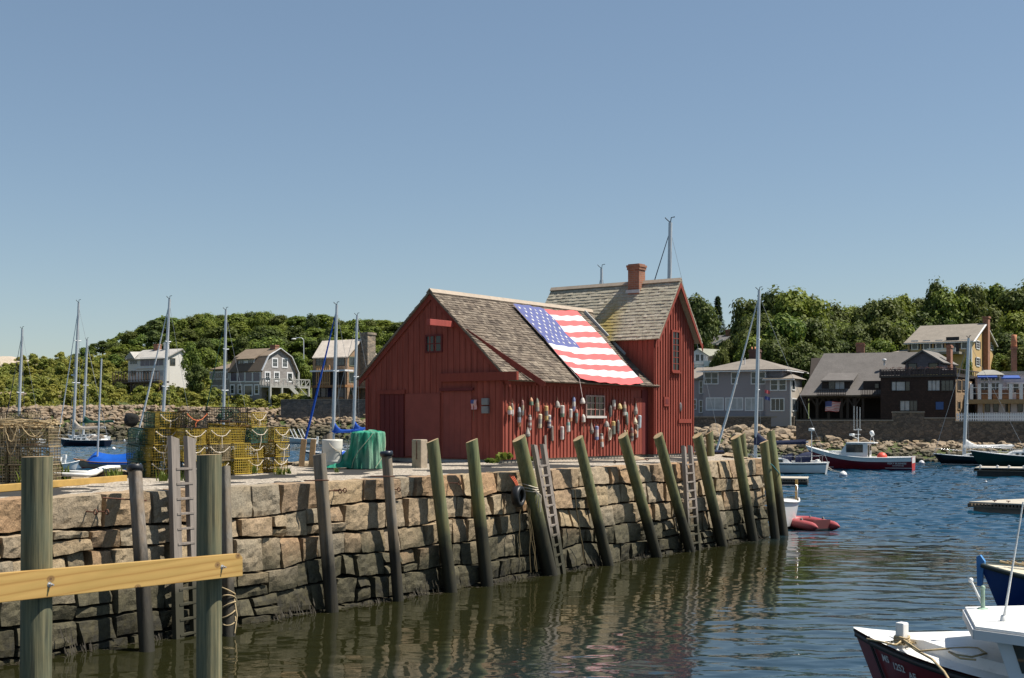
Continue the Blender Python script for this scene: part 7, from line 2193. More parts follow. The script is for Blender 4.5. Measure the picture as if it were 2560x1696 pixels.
def house_gambrel():
    u0, vb = n2(228, 835); h = House('gambrel_house', 'grey shingled gambrel house with white trimmed gable across the harbour', u0, 285, -36, vb)
    m = shingle_wall('grey_shingle', (.27, .25, .235), .35); mr = aroof('brown_asphalt', (.2, .15, .105)); xr = h.X(n2(483, 0)[0])
    pts = [h.S(n2(*p), xr) for p in ((483, 618), (528, 507), (632, 450), (717, 508), (752, 612))]; zb = -3.0
    E, B1, RG, B2, E2 = pts; D = E2.y; E.y = 0; ym = D / 2
    poly = [(0, zb), (D, zb), (D, E.z), (D - B1.y, B1.z), (ym, RG.z), (B1.y, B1.z), (0, E.z)]; mb = MB(); mb.prism(poly, 0, xr, 0, 'x'); h.part('wall', mb, m)
    o = .4; r = h.slab('lower_roof', aroof('dark_brown_asphalt', (.12, .09, .065)), [(-.2, -.35, E.z - .1), (xr + o, -.35, E.z - .1), (xr + o, B1.y, B1.z + .25), (-.2, B1.y, B1.z + .25)], .3)
    r2 = h.slab('upper_roof', mr, [(-.2, B1.y - .15, B1.z + .1), (xr + o, B1.y - .15, B1.z + .1), (xr + o, ym, RG.z + .3), (-.2, ym, RG.z + .3)], .3)
    h.slab('back_upper_roof', mr, [(-.2, D - B1.y + .15, B1.z + .1), (xr + o, D - B1.y + .15, B1.z + .1), (xr + o, ym, RG.z + .29), (-.2, ym, RG.z + .29)], .3); h.slab('back_lower_roof', mr, [(-.2, D + .35, E.z - .1), (xr + o, D + .35, E.z - .1), (xr + o, D - B1.y, B1.z + .25), (-.2, D - B1.y, B1.z + .25)], .3)
    mb = MB(); q = [(-.3, E.z), (B1.y, B1.z + .15), (ym, RG.z + .2), (D - B1.y, B1.z + .15), (D + .3, E.z)]
    for a, b in zip(q, q[1:]): mb.bar((xr + o + .03, a[0], a[1]), (xr + o + .03, b[0], b[1]), .12, .42, up=(1, 0, 0))
    h.part('rake_trim', mb, M_WHT)
    for a, b in (((240, 632), (290, 700)), ((298, 632), (348, 700)), ((358, 632), (408, 700)), ((418, 632), (470, 700))): h.win(a, b, n2, nx=1, ny=1, mp=paint('mauve_glass', (.1, .085, .12), .2), trim=.25)
    for a, b in (((243, 735), (266, 795)), ((303, 735), (326, 797)), ((352, 737), (407, 808)), ((432, 735), (458, 797))): h.win(a, b, n2, nx=1, ny=2 if b[0] - a[0] < 40 else 1, trim=.3)
    for a, b, ny in (((571, 527), (603, 585), 2), ((649, 528), (681, 588), 2), ((514, 634), (544, 694), 2), ((586, 634), (617, 694), 2), ((688, 640), (721, 700), 1)): h.win(a, b, n2, 's', xr, 2 if ny == 2 else 1, ny, trim=.3)
    # shed dormer
    y0 = .8; da, db = h.F(n2(305, 592), y0), h.F(n2(425, 527), y0); mb = MB(); mb.bx(da.x, db.x, y0, ym - .5, da.z - .5, db.z); do = h.part('dormer', mb, M_WHT)
    h.slab('dormer_roof', mr, [(da.x - .5, y0 - .6, db.z + .1), (db.x + .5, y0 - .6, db.z + .1), (db.x + .5, ym, RG.z + .3), (da.x - .5, ym, RG.z + .3)], .25, do)
    for a, b, n in (((310, 537), (344, 590), 2), ((378, 537), (420, 590), 3)): h.win(a, b, n2, nx=n, ny=1, off=y0, trim=.2, parent=do)
    c = h.F(n2(585, 430), ym); h.chimney(c.x - .8, c.x + .8, ym - .6, ym + .6, RG.z - 1, h.Z(n2(0, 420)[1], n2(585, 0)[0], ym), parent=r2)
    # wing
    a, b = h.X(n2(72, 0)[0]), 0; zt = h.Z(n2(0, 607)[1], n2(150, 0)[0]); w = h.box('wing', m, a, -.02, 1.0, D - 1, zb, zt); h.slab('wing_roof', mr, [(a - .4, .5, zt + .1), (0, .5, zt + .1), (0, D * .5, zt + 1.6), (a + 1.5, D * .5, zt + 1.6)], .25, w)
    for p, q, ny in (((82, 633), (116, 680), 1), ((122, 633), (170, 680), 1), ((176, 633), (222, 680), 1), ((94, 740), (140, 795), 1), ((160, 740), (205, 795), 1)): h.win(p, q, n2, nx=3 if ny == 1 and p[1] < 700 else 1, ny=1, off=1.0, trim=.22, parent=w)
    # white porch and stairs on the gable side
    mw = paint('grey_white_timber', (.36, .36, .34), .7); z0 = h.S(n2(600, 740), xr + 3).z; mb = MB(); mb.bx(xr, xr + 3.2, -.5, D + 1.2, z0 - .3, z0); dk = h.part('porch_deck', mb, mw)
    h.railing(-.5, D + 1.2, xr + 3.15, z0, z0 + 1.6, mw, 9, 'porch_railing', .16, dk, axis='y'); h.railing(xr, xr + 3.2, -.5, z0, z0 + 1.6, mw, 4, 'porch_railing', .16, dk)
    mb = MB()
    for i in range(8): mb.bar((xr + 3.15, -.5 + (D + 1.7) * i / 8, z0), (xr + 3.15, -.5 + (D + 1.7) * (i + 1) / 8, z0 + 1.6), .1)
    h.part('lattice', mb, mw, dk)
    for y in (-.3, D * .3, D * .62, D + 1.0): mb = MB(); mb.bar((xr + 3.0, y, z0), (xr + 3.0, y, z0 - 9), .45); h.part('porch_post', mb, mw)
    mb = MB(); mb.bar((xr + 3.4, D * .5, z0), (xr + 3.4, D + 1.5, z0 - 5), .9, .25, up=(1, 0, 0)); mb.bar((xr + 3.4, D * .5, z0 + 2), (xr + 3.4, D + 1.5, z0 - 3), .15, .15); h.part('stairs', mb, mw)
    mb = MB(); mb.bar((xr + .3, D + .5, -3), (xr + .3, D + .5, E.z), .4); h.part('corner_post', mb, mw)


house_gambrel()


def house_brown():
    u0, vb = n2(885, 830); h = House('brown_house', 'tan shingled house with bright roof and tall stone chimney behind the blue sail covers', u0, 272, -34, vb)
    m = shingle_wall('tan_shingle', (.33, .215, .13), .3); mf = shingle_wall('brown_shingle_front', (.26, .19, .13), .3); xr = h.X(n2(1155, 0)[0]); E = h.S(n2(1158, 505), xr); RG = h.S(n2(1252, 378), xr); B = h.S(n2(1402, 507), xr); zb = -2
    ym, D = RG.y, B.y; mb = MB(); mb.prism([(0, zb), (D, zb), (D, B.z - .5), (ym, RG.z - .2), (0, E.z)], 0, xr, 0, 'x'); h.part('wall', mb, m)
    mr = aroof('bright_roof', (.6, .52, .44)); q = h.F(n2(958, 380), ym); e0 = h.F(n2(878, 503), -.6)
    r = h.slab('roof', mr, [(e0.x, -.6, E.z - .1), (xr + .5, -.6, E.z - .1), (xr + .5, ym, RG.z + .2), (q.x - (0), ym, RG.z + .2)], .3)
    h.slab('back_roof', mr, [(0, D + .5, B.z - .6), (xr + .5, D + .5, B.z - .6), (xr + .5, ym, RG.z + .19), (0, ym, RG.z + .19)], .3)
    for a, b in (((912, 522), (985, 575)), ((1068, 522), (1132, 575))): h.win(a, b, n2, nx=3, ny=2, mf=M_DKT, trim=.18)
    for a, b in (((1174, 514), (1217, 577)), ((1323, 520), (1349, 580)), ((1172, 636), (1217, 704)), ((1180, 753), (1209, 800))): h.win(a, b, n2, 's', xr, 1, 1, paint('green_frame', (.1, .12, .08), .7), trim=.2)
    c0, c1 = h.S(n2(1258, 640), xr), h.S(n2(1320, 325), xr); mstone = rubble('stone_chimney', (.26, .215, .17), 1.2); mb = MB(); mb.bx(xr, xr + 2.0, c0.y, c1.y, zb, c1.z - .5); mb.bx(xr - .15, xr + 2.15, c0.y - .2, c1.y + .2, c1.z - .5, c1.z); h.part('chimney', mb, mstone)
    a, b = h.F(n2(866, 628), -2.6), h.F(n2(1138, 612), -2.6); po = h.box('porch_roof', M_WHT, a.x, b.x, -2.8, 0, a.z - .05, a.z + .3)
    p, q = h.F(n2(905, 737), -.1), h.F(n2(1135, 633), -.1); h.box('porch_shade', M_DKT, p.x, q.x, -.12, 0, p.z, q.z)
    fl = h.box('porch_floor', M_TEAK, a.x, b.x, -2.6, 0, p.z - .5, p.z); h.railing(h.X(n2(915, 0)[0], -2.5), h.X(n2(1015, 0)[0], -2.5), -2.5, p.z, p.z + 4.0, paint('orange_rail', (.4, .22, .09), .6), 6, 'porch_railing', .22, fl)
    for x in (890, 905, 1135): xx = h.X(n2(x, 0)[0], -2.4); mb = MB(); mb.bar((xx, -2.4, zb), (xx, -2.4, a.z), .4); h.part('porch_post', mb, M_DKT)
    for s0, s1 in ((912, 942), (950, 985), (992, 1040), (1085, 1130)): h.win((s0, 748), (s1, 822), n2, nx=1, ny=1, mf=M_DKT, mp=paint('navy_glass', (.03, .035, .08), .1), trim=.1)
    h.box('deck', mf, xr, xr + 5, 1, D + 4, h.S(n2(1250, 745), xr + 2).z - .3, h.S(n2(1250, 745), xr + 2).z); zz = h.S(n2(1250, 745), xr + 2).z - .0
    h.railing(1, D + 4, xr + 4.9, zz - 3.6, zz, boards('grey_rail', (.25, .23, .2)), 10, 'deck_railing', .2, axis='y')


house_brown()


def wall_thing(name, label, pts, d, yaw, mat, depth=1.2):
    """stone wall given by its stepped outline: list of (u0, u1, vtop, vbottom)"""
    fr = Fr(P(pts[0][0], pts[0][3], d), R_(yaw)); root = fthing(name, label, 'wall', fr); mb = MB()
    for i, (u0, u1, vt, vbm) in enumerate(pts):
        x0, x1 = fr.hy(u0, VH, 0).x, fr.hy(u1, VH, 0).x; zt = fr.hy((u0 + u1) / 2, vt, 0).z; zb = fr.hy((u0 + u1) / 2, vbm, 0).z; y = -.02 * (i % 2)
        mb.bx(x0, x1, y, depth + y, zb - 2.5, zt)
    mb.build('masonry', mat, root); mb = MB()
    for i, (u0, u1, vt, vbm) in enumerate(pts):
        x0, x1 = fr.hy(u0, VH, 0).x, fr.hy(u1, VH, 0).x; zt = fr.hy((u0 + u1) / 2, vt, 0).z; mb.bx(x0 - .05, x1 + .04, -.08 - .02 * (i % 2), depth + .05, zt, zt + .12)
    mb.build('coping', paint('wall_coping', (.24, .21, .17), .9, .2), root); return fr, root


M_RUB = rubble('retaining_rubble', (.15, .13, .115), 1.5); M_RUB2 = rubble('sea_wall_rubble', (.15, .12, .095), 2.6)
wall_thing('retaining_wall', 'high dark stone retaining wall below the tan shingled house', [(702, 930, 1000, 1056)], 264, -4, M_RUB)


def house_grey():
    u0, vb = n5(118, 1140); h = House('grey_house', 'grey two storey house with hipped roof and white windows right of the shed', u0, 140, -27, vb)
    m = clap('grey_clapboard', (.27, .245, .255), .15); ml = clap('lit_grey_clapboard', (.42, .37, .31), .15); mr = aroof('taupe_asphalt', (.22, .19, .16)); xr = h.X(n5(618, 0)[0]); zt = h.Z(n5(0, 772)[1], n5(300, 0)[0]); D = 9.0
    h.box('wall', m, 0, xr, 0, D, -1, zt)
    xr2 = h.X(n5(805, 0)[0], -.6); zt2 = h.Z(n5(0, 838)[1], n5(700, 0)[0], -.6); D2 = h.S(n5(892, 900), xr2).y
    xe = h.X(n5(850, 0)[0], .0)
    # main hipped roof
    ra, rb = h.F(n5(480, 683), D * .45), h.F(n5(562, 683), D * .45); o = .55; xE = xr + 2.2; mb = MB()
    a = (-o, -o, zt); b = (xE, -o, zt); c = (xE, D + o, zt); d_ = (-o, D + o, zt); e = (ra.x, D * .45, ra.z); f = (rb.x, D * .45, rb.z)
    mb.add([a, b, c, d_, e, f], [(0, 1, 5, 4), (1, 2, 5), (2, 3, 4, 5), (3, 0, 4), (3, 2, 1, 0)]); r = h.part('roof', mb, mr)
    mb = MB(); mb.bar((-o, -o, zt - .14), (xE, -o, zt - .14), .1, .26, up=(0, 1, 0)); mb.bar((xE, -o, zt - .14), (xE, D, zt - .14), .1, .26, up=(1, 0, 0)); h.part('fascia', mb, M_WHT, r)
    h.box('upper_side', m, xr, xr + 1.6, .3, D, zt2, zt)
    # right block
    h.box('side_block', m, xr + .01, xr2, -.6, D2, -1, zt2); h.box('sunlit_side', ml, xr2, xr2 + .03, -.6, D2, -1, zt2)  # sunlight painted in: this side is a lighter, warmer copy of the grey wall
    mb = MB(); p = h.F(n5(715, 795), 1.5); mb.add([(xr - .2, -1.1, zt2), (xr2 + .5, -1.1, zt2), (xr2 + .5, D2 + .4, zt2), (xr + .0, D2 + .4, zt2), (p.x, 1.8, p.z), (p.x + 1, 2.6, p.z)], [(0, 1, 5, 4), (1, 2, 5), (2, 3, 4, 5), (3, 0, 4), (3, 2, 1, 0)]); r2 = h.part('side_roof', mb, mr)
    mb = MB(); mb.bar((xr - .2, -1.1, zt2 - .12), (xr2 + .5, -1.1, zt2 - .12), .08, .2, up=(0, 1, 0)); h.part('side_fascia', mb, M_WHT, r2)
    h.box('corner_board', M_WHT, xr2 - .06, xr2 + .06, -.68, -.58, -1, zt2 - .2)
    for A, B, nx, ny, off, mp in (((130, 792), (182, 875), 1, 2, 0, M_HG), ((188, 792), (233, 875), 1, 2, 0, M_HG), ((345, 793), (385, 875), 1, 2, 0, M_HG), ((500, 790), (550, 875), 1, 2, 0, M_HG), ((557, 790), (603, 875), 1, 2, 0, M_HG), ((650, 846), (700, 925), 1, 2, -.6, M_HG), ((717, 846), (766, 925), 1, 2, -.6, M_HG), ((147, 993), (274, 1080), 2, 1, 0, M_CURT), ((300, 993), (427, 1080), 3, 1, 0, M_CURT), ((453, 993), (585, 1083), 3, 1, 0, M_CURT), ((654, 997), (750, 1085), 3, 1, -.6, M_HG)): h.win(A, B, n5, nx=nx, ny=ny, off=off, mp=mp, trim=.1, proud=.05)
    for A, B in (((814, 850), (836, 923)), ((814, 998), (858, 1088))): h.win(A, B, n5, 's', xr2 + .03, 1 if A[1] < 900 else 3, 1, trim=.1)
    c0 = h.F(n5(477, 612), D * .5); c1 = h.F(n5(553, 612), D * .5); h.chimney(c0.x, c1.x, D * .5, D * .5 + 1.0, ra.z - 1, c0.z, paint('brown_chimney', (.1, .05, .04), .9), r)
    for i in range(3): x = c0.x + (c1.x - c0.x) * (i + .5) / 3; mb = MB(); mb.lathe([(.1, 0), (.08, .3), (0, .3)], 8, 0, Matrix.Translation((x, D * .5 + .5, c0.z + .05))); h.part('chimney_pot', mb, paint('terracotta', (.5, .2, .1), .8), r)
    v = h.F(n5(446, 710), D * .2); mb = MB(); mb.tube([(v.x, D * .2, v.z - .3), (v.x, D * .2, v.z + .5)], .05, 6); h.part('vent_pipe', mb, M_WHT, r)
    # low wing at the left
    xw = h.X(n5(-10, 0)[0], 1.0); zw = h.Z(n5(0, 835)[1], n5(80, 0)[0], 1.0); w = h.box('wing', m, xw, -.02, 1.0, D, -1, zw); h.slab('wing_roof', mr, [(xw - .3, .6, zw), (.0, .6, zw), (.0, D * .6, zw + 1.4), (xw - .3, D * .6, zw + 1.4)], .15, w)
    for A, B in (((92, 858), (114, 950)), ((38, 1002), (64, 1075)), ((92, 1010), (112, 1100))): h.win(A, B, n5, nx=1, ny=2, off=1.0, trim=.08, parent=w)
    return h


house_grey()
wall_thing('house_foundation', 'dark stone wall under the grey two storey house', [(1722, 1918, 1044, 1080), (1918, 1985, 1044, 1082)], 139, -20, M_RUB2)


def house_bigroof():
    u0, vb = n5(890, 1150); h = House('barn_house', 'dark timber house under a huge grey sloping roof with dormer and open porch', u0, 136, -17, vb)
    md = boards('dark_brown_timber', (.035, .025, .02), var=.3); mr = aroof('grey_asphalt', (.125, .113, .105)); ze = h.Z(n5(0, 968)[1], n5(1000, 0)[0]); x1 = h.X(n6(420, 0)[0]); Y = 6.5
    ra, rb = h.F(n5(1065, 640), Y), h.F(n6(640, 632), Y)
    r = h.slab('roof', mr, [(-.2, -.3, ze), (x1 + .4, -.3, ze), (rb.x, Y, ra.z), (ra.x, Y, ra.z)], .2); h.slab('back_roof', mr, [(0, 13, ze), (x1 + .4, 13, ze), (rb.x, Y, ra.z - .01), (ra.x, Y, ra.z - .01)], .2)
    mb = MB(); mb.prism([(3.0, -.5), (12, -.5), (12, ze), (Y, ra.z - .5), (3.0, ze + 1.6)], .6, x1 + .2, 0, 'x'); h.part('wall', mb, md); mb = MB(); mb.add([(.2, .1, ze - .1), (.2, 12.5, ze - .1), (ra.x, Y, ra.z - .25)], [(0, 1, 2)]); h.part('gable_end', mb, md); h.box('porch_shade_panel', md, -.14, -.04, .4, 11, -.5, ze + .2)  # dark panel added to stand in for the shadow in the porch gap
    h.box('porch_floor', md, 0, x1, .0, 3.0, -.5, .0)
    for i, u in enumerate((905, 1000, 1090, 1190, 1290)):
        x = h.X(n5(u, 0)[0]) + .15; mb = MB(); mb.bar((x, .2, 0), (x, .2, ze - .1), .3); mb.bar((x, .2, ze - 1.3), (x + .7, .2, ze - .2), .16); mb.bar((x, .2, ze - 1.3), (x - .7, .2, ze - .2), .16); h.part('porch_post', mb, md)
    for i in range(3): x = h.X(n6(60 + 60 * i, 0)[0]); mb = MB(); mb.bar((x, .2, 0), (x, .2, ze - .1), .26); h.part('porch_post', mb, md)
    h.box('porch_beam', md, -.1, x1, .05, .4, ze - .35, ze - .08)
    # dormer
    y0 = .7; a, b = h.F(n5(1050, 965), y0), h.F(n5(1270, 850), y0); mb = MB(); mb.bx(a.x, b.x, y0, 6, ze - .1, b.z); do = h.part('dormer', mb, md)
    t = h.F(n5(1130, 770), 4.2); h.slab('dormer_roof', mr, [(a.x - .1, y0 - .4, b.z), (b.x + .35, y0 - .4, b.z), (b.x + 1.0, 4.4, t.z), (a.x + .9, 4.4, t.z)], .14, do)
    h.win((1105, 860), (1150, 920), n5, nx=1, ny=1, off=y0, mf=md, trim=.06, parent=do); h.win((1155, 862), (1225, 922), n5, nx=2, ny=1, off=y0, mf=md, mp=M_CURT, trim=.06, parent=do)
    p, q = h.F(n5(1012, 968), -.9), h.F(n5(1235, 925), -.9); h.box('balcony_floor', md, p.x, q.x, -.95, y0, p.z - .1, p.z); h.railing(p.x, q.x, -.9, p.z, q.z, md, 16, 'balcony_railing', .06, do)
    # second dormer balcony at the right
    a, b = h.F(n6(165, 970), -.6), h.F(n6(320, 922), -.6); mb = MB(); mb.bx(a.x + .2, b.x, .6, 5, a.z, h.F(n6(250, 855), .6).z); d2 = h.part('side_dormer', mb, md); h.box('side_balcony', md, a.x, b.x, -.65, .6, a.z - .1, a.z, d2); h.railing(a.x, b.x, -.6, a.z, b.z, md, 12, 'balcony_railing', .06, d2)
    h.win((275, 878), (302, 912), n6, nx=1, ny=1, off=.6, mf=md, trim=.05, parent=d2)
    c0, c1 = h.F(n6(127, 562), Y + .4), h.F(n6(190, 562), Y + .4); h.chimney(c0.x, c1.x, Y + .2, Y + 1.6, ra.z - 1, c0.z, parent=r)
    v = h.F(n6(348, 705), 3.5); mb = MB(); mb.lathe([(.1, -.4), (.1, .1), (.22, .1), (.2, .3), (0, .34)], 8, 0, Matrix.Translation((v.x, 3.5, v.z))); h.part('vent_pipe', mb, M_WHT, r)
    # flag hung in the porch
    f0, f1 = h.fr.wld(h.F(n5(1068, 1018), -.1)), h.fr.wld(h.F(n5(1200, 1095), -.1)); mb = MB()
    flag_mesh(mb, lambda p, q: Vector((f0.x + (f1.x - f0.x) * p * (1 - .12 * q), f0.y - .5 + .12 * math.sin(7 * p + q), f0.z + (f1.z - f0.z) * q + .05 * math.sin(6 * p))), .42, 28, 2, False)
    tag(mb.build('porch_flag', [M_FRED, M_FWH, M_FBL], fix=False), 'stars and stripes hung in the dark porch of the big roofed house', 'flag')


house_bigroof()


def house_dark():
    u0, vb = n6(318, 1180); h = House('dark_house', 'almost black shingled house with roof terrace standing on the sea wall', u0, 132.5, -31, vb)
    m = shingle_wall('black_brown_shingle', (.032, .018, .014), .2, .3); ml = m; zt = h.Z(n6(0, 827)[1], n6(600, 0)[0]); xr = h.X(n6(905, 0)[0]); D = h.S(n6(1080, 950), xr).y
    h.box('wall', m, 0, xr, 0, D, -1.5, zt); h.box('sunlit_side', shingle_wall('lit_brown_shingle', (.28, .19, .11), .16, .25), xr, xr + .03, .05, D, -1.5, zt - .3); h.box('cornice', M_DKT, -.1, xr + .15, -.15, D + .1, zt, zt + .22)  # right side's sunlight is put into a much paler shingle colour
    zz = h.Z(n6(0, 765)[1], n6(600, 0)[0]); n = 5
    ra = h.railing(0, xr + .1, -.05, zt + .22, zz, md_ := boards('terrace_wood', (.06, .045, .045), var=.3), 26, 'terrace_railing', .07); mb = MB()
    for i in range(6): x = xr * i / 5; mb.bar((x, -.05, zt + .2), (x, -.05, zz + .08), .18)
    mb.bx(.05, xr, -.02, .0, zt + .3, zz - .1); h.part('terrace_panel', mb, boards('terrace_board', (.075, .06, .06), var=.3), ra); h.railing(0, D, xr + .1, zt + .22, zz, md_, 12, 'terrace_railing', .08, axis='y')
    # penthouse with gambrel front
    y = 2.6; P_ = [h.F(n6(*p), y) for p in ((505, 768), (517, 705), (650, 622), (787, 700), (803, 768))]; Dp = 7.0; mb = MB(); mb.prism([(q.x, q.z) for q in P_], y, y + Dp); ph = h.part('penthouse', mb, shingle_wall('violet_grey_shingle', (.13, .115, .125), .3, .12))
    mr = aroof('grey_asphalt', (.17, .155, .145)); mr2 = aroof('lit_grey_asphalt', (.17, .155, .14)); A = [Vector((q.x, 0, q.z)) for q in P_]; dn = (A[3] - A[2]).normalized()
    o = [A[2], A[3] + dn * .5]; h.slab('penthouse_roof', mr2, [(o[1].x, y - .35, o[1].z + .1), (o[1].x, y + Dp, o[1].z + .1), (o[0].x, y + Dp, o[0].z + .15), (o[0].x, y - .35, o[0].z + .15)], .14, ph)
    dn = (A[1] - A[2]).normalized(); e = A[1] + dn * .5; h.slab('penthouse_left_roof', mr2, [(e.x, y - .35, e.z + .1), (e.x, y + Dp, e.z + .1), (o[0].x, y + Dp, o[0].z + .14), (o[0].x, y - .35, o[0].z + .14)], .14, ph)
    h.win((538, 722), (598, 765), n6, nx=1, ny=1, off=y, mf=M_DKT, trim=.08, parent=ph); h.win((700, 720), (765, 765), n6, nx=1, ny=1, off=y, mf=M_DKT, mp=paint('amber_glass', (.09, .08, .05), .15), trim=.08, parent=ph)
    c0, c1 = h.F(n6(834, 578), y + 3), h.F(n6(868, 690), y + 3); h.chimney(c0.x, c1.x, y + 3, y + 4, c1.z - 1.2, c0.z, parent=ph)
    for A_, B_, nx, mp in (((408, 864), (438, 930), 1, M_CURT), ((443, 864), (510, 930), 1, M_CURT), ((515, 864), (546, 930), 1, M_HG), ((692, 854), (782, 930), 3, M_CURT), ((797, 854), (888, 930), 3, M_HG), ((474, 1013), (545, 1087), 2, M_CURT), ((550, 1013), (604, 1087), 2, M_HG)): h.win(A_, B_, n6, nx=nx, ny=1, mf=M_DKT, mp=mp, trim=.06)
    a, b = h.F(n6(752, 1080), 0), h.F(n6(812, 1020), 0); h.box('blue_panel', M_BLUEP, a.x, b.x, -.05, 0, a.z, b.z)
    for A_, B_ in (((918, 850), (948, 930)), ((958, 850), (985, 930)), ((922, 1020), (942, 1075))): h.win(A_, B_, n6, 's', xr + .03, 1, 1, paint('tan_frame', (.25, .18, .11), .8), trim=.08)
    q0, q1 = h.S(n6(1015, 965), xr + .03), h.S(n6(1075, 880), xr + .03); h.box('white_panel', M_WHT, xr + .03, xr + .1, q0.y, min(q1.y, D), q0.z, q1.z)
    # flower boxes along the terrace
    fl = leaf_mat('terrace_flowers', (.1, .12, .03), (.3, .1, .12)); mb = MB(); rng = random.Random(1)
    for i in range(200): x = rng.uniform(.2, xr - .2); s_ = rng.uniform(.05, .12); zc = zz + rng.uniform(0, .22); a = rng.uniform(0, 3); mb.add([(x, .05, zc), (x + s_ * math.cos(a), .05 + s_ * math.sin(a), zc + s_ * .5), (x + s_ * .3, .1, zc + s_)], [(0, 1, 2)])
    h.part('window_box_flowers', mb, fl, ra)


house_dark()
SWF, SWR = wall_thing('sea_wall', 'long rubble stone sea wall below the dark houses on the right shore', [(1990, 2232, 1053, 1100), (2232, 2311, 1032, 1100), (2311, 2389, 1047, 1101), (2389, 2680, 1056, 1103)], 124, -13, M_RUB2)


def house_yellow():
    u0, vb = n6(530, 760); h = House('yellow_house', 'yellow house with black shutters and tall brick chimney above the dark houses', u0, 176, -33, vb)
    m = clap('yellow_clapboard', (.5, .34, .15), .2); mr = aroof('tan_asphalt', (.23, .2, .165)); zt = h.Z(n6(0, 538)[1], n6(800, 0)[0]); xr = h.X(n6(1030, 0)[0]); RG = h.S(n6(1115, 412), xr); B = h.S(n6(1200, 500), xr); D = max(B.y, RG.y * 2)
    mb = MB(); mb.prism([(0, -3), (D, -3), (D, zt), (D / 2, RG.z), (0, zt)], 0, xr, 0, 'x'); h.part('wall', mb, m); o = .5
    q = h.F(n6(632, 422), D / 2); r = h.slab('roof', mr, [(-.4, -o, zt - .2), (xr + .4, -o, zt - .2), (xr + .4, D / 2, RG.z + .15), (q.x, D / 2, RG.z + .15)], .2); h.slab('back_roof', mr, [(0, D + o, zt - .2), (xr + .4, D + o, zt - .2), (xr + .4, D / 2, RG.z + .14), (0, D / 2, RG.z + .14)], .2)
    mb = MB(); mb.bar((-.4, -o, zt - .35), (xr + .4, -o, zt - .35), .1, .3, up=(0, 1, 0)); mb.bar((xr + .42, -o, zt - .35), (xr + .42, D / 2, RG.z - .0), .1, .35, up=(1, 0, 0)); mb.bar((xr + .42, D + o, zt - .35), (xr + .42, D / 2, RG.z - .0), .1, .35, up=(1, 0, 0)); mb.bx(xr - .25, xr + .05, -.04, .25, -3, zt); h.part('trim', mb, M_WHT)
    for a, b in (((568, 547), (606, 605)), ((660, 545), (700, 605)), ((757, 543), (797, 600)), ((958, 540), (995, 598))): h.win(a, b, n6, nx=1, ny=1, trim=.15, shut=M_SHUT)
    h.win((862, 540), (905, 600), n6, nx=2, ny=1, mf=M_SHUT, trim=.5)
    for a, b in (((1068, 542), (1092, 603)), ((1068, 675), (1092, 737)), ((1180, 560), (1198, 612))): h.win(a, b, n6, 's', xr, 2, 3, trim=.12, shut=M_SHUT if a[0] < 1100 else None)
    c0, c1 = h.S(n6(1117, 640), xr), h.S(n6(1172, 370), xr + .5); mb = MB(); mb.bx(xr + .05, xr + .75, c0.y, c0.y + 1.2, -3, c1.z); mb.bx(xr - .05, xr + .85, c0.y - .1, c0.y + 1.3, c1.z, c1.z + .25); h.part('chimney', mb, MATS['shed_brick'])
    a, b = h.F(n6(410, 632), -1), h.F(n6(545, 577), -1); w = h.box('wing', m, a.x + .5, 0, -1, 5, -3, a.z); h.slab('wing_roof', mr, [(a.x, -1.4, a.z), (.3, -1.4, a.z), (.3, 3, b.z), (a.x + 2.6, 3, b.z)], .18, w)
    p, q = h.F(n6(682, 632), -2.5), h.F(n6(905, 597), -2.5); h.box('balcony_floor', mr, p.x, q.x + .5, -2.6, 0, p.z - .3, p.z); h.railing(p.x, q.x, -2.5, p.z, q.z, M_WHT, 24, 'white_railing', .06)


house_yellow()


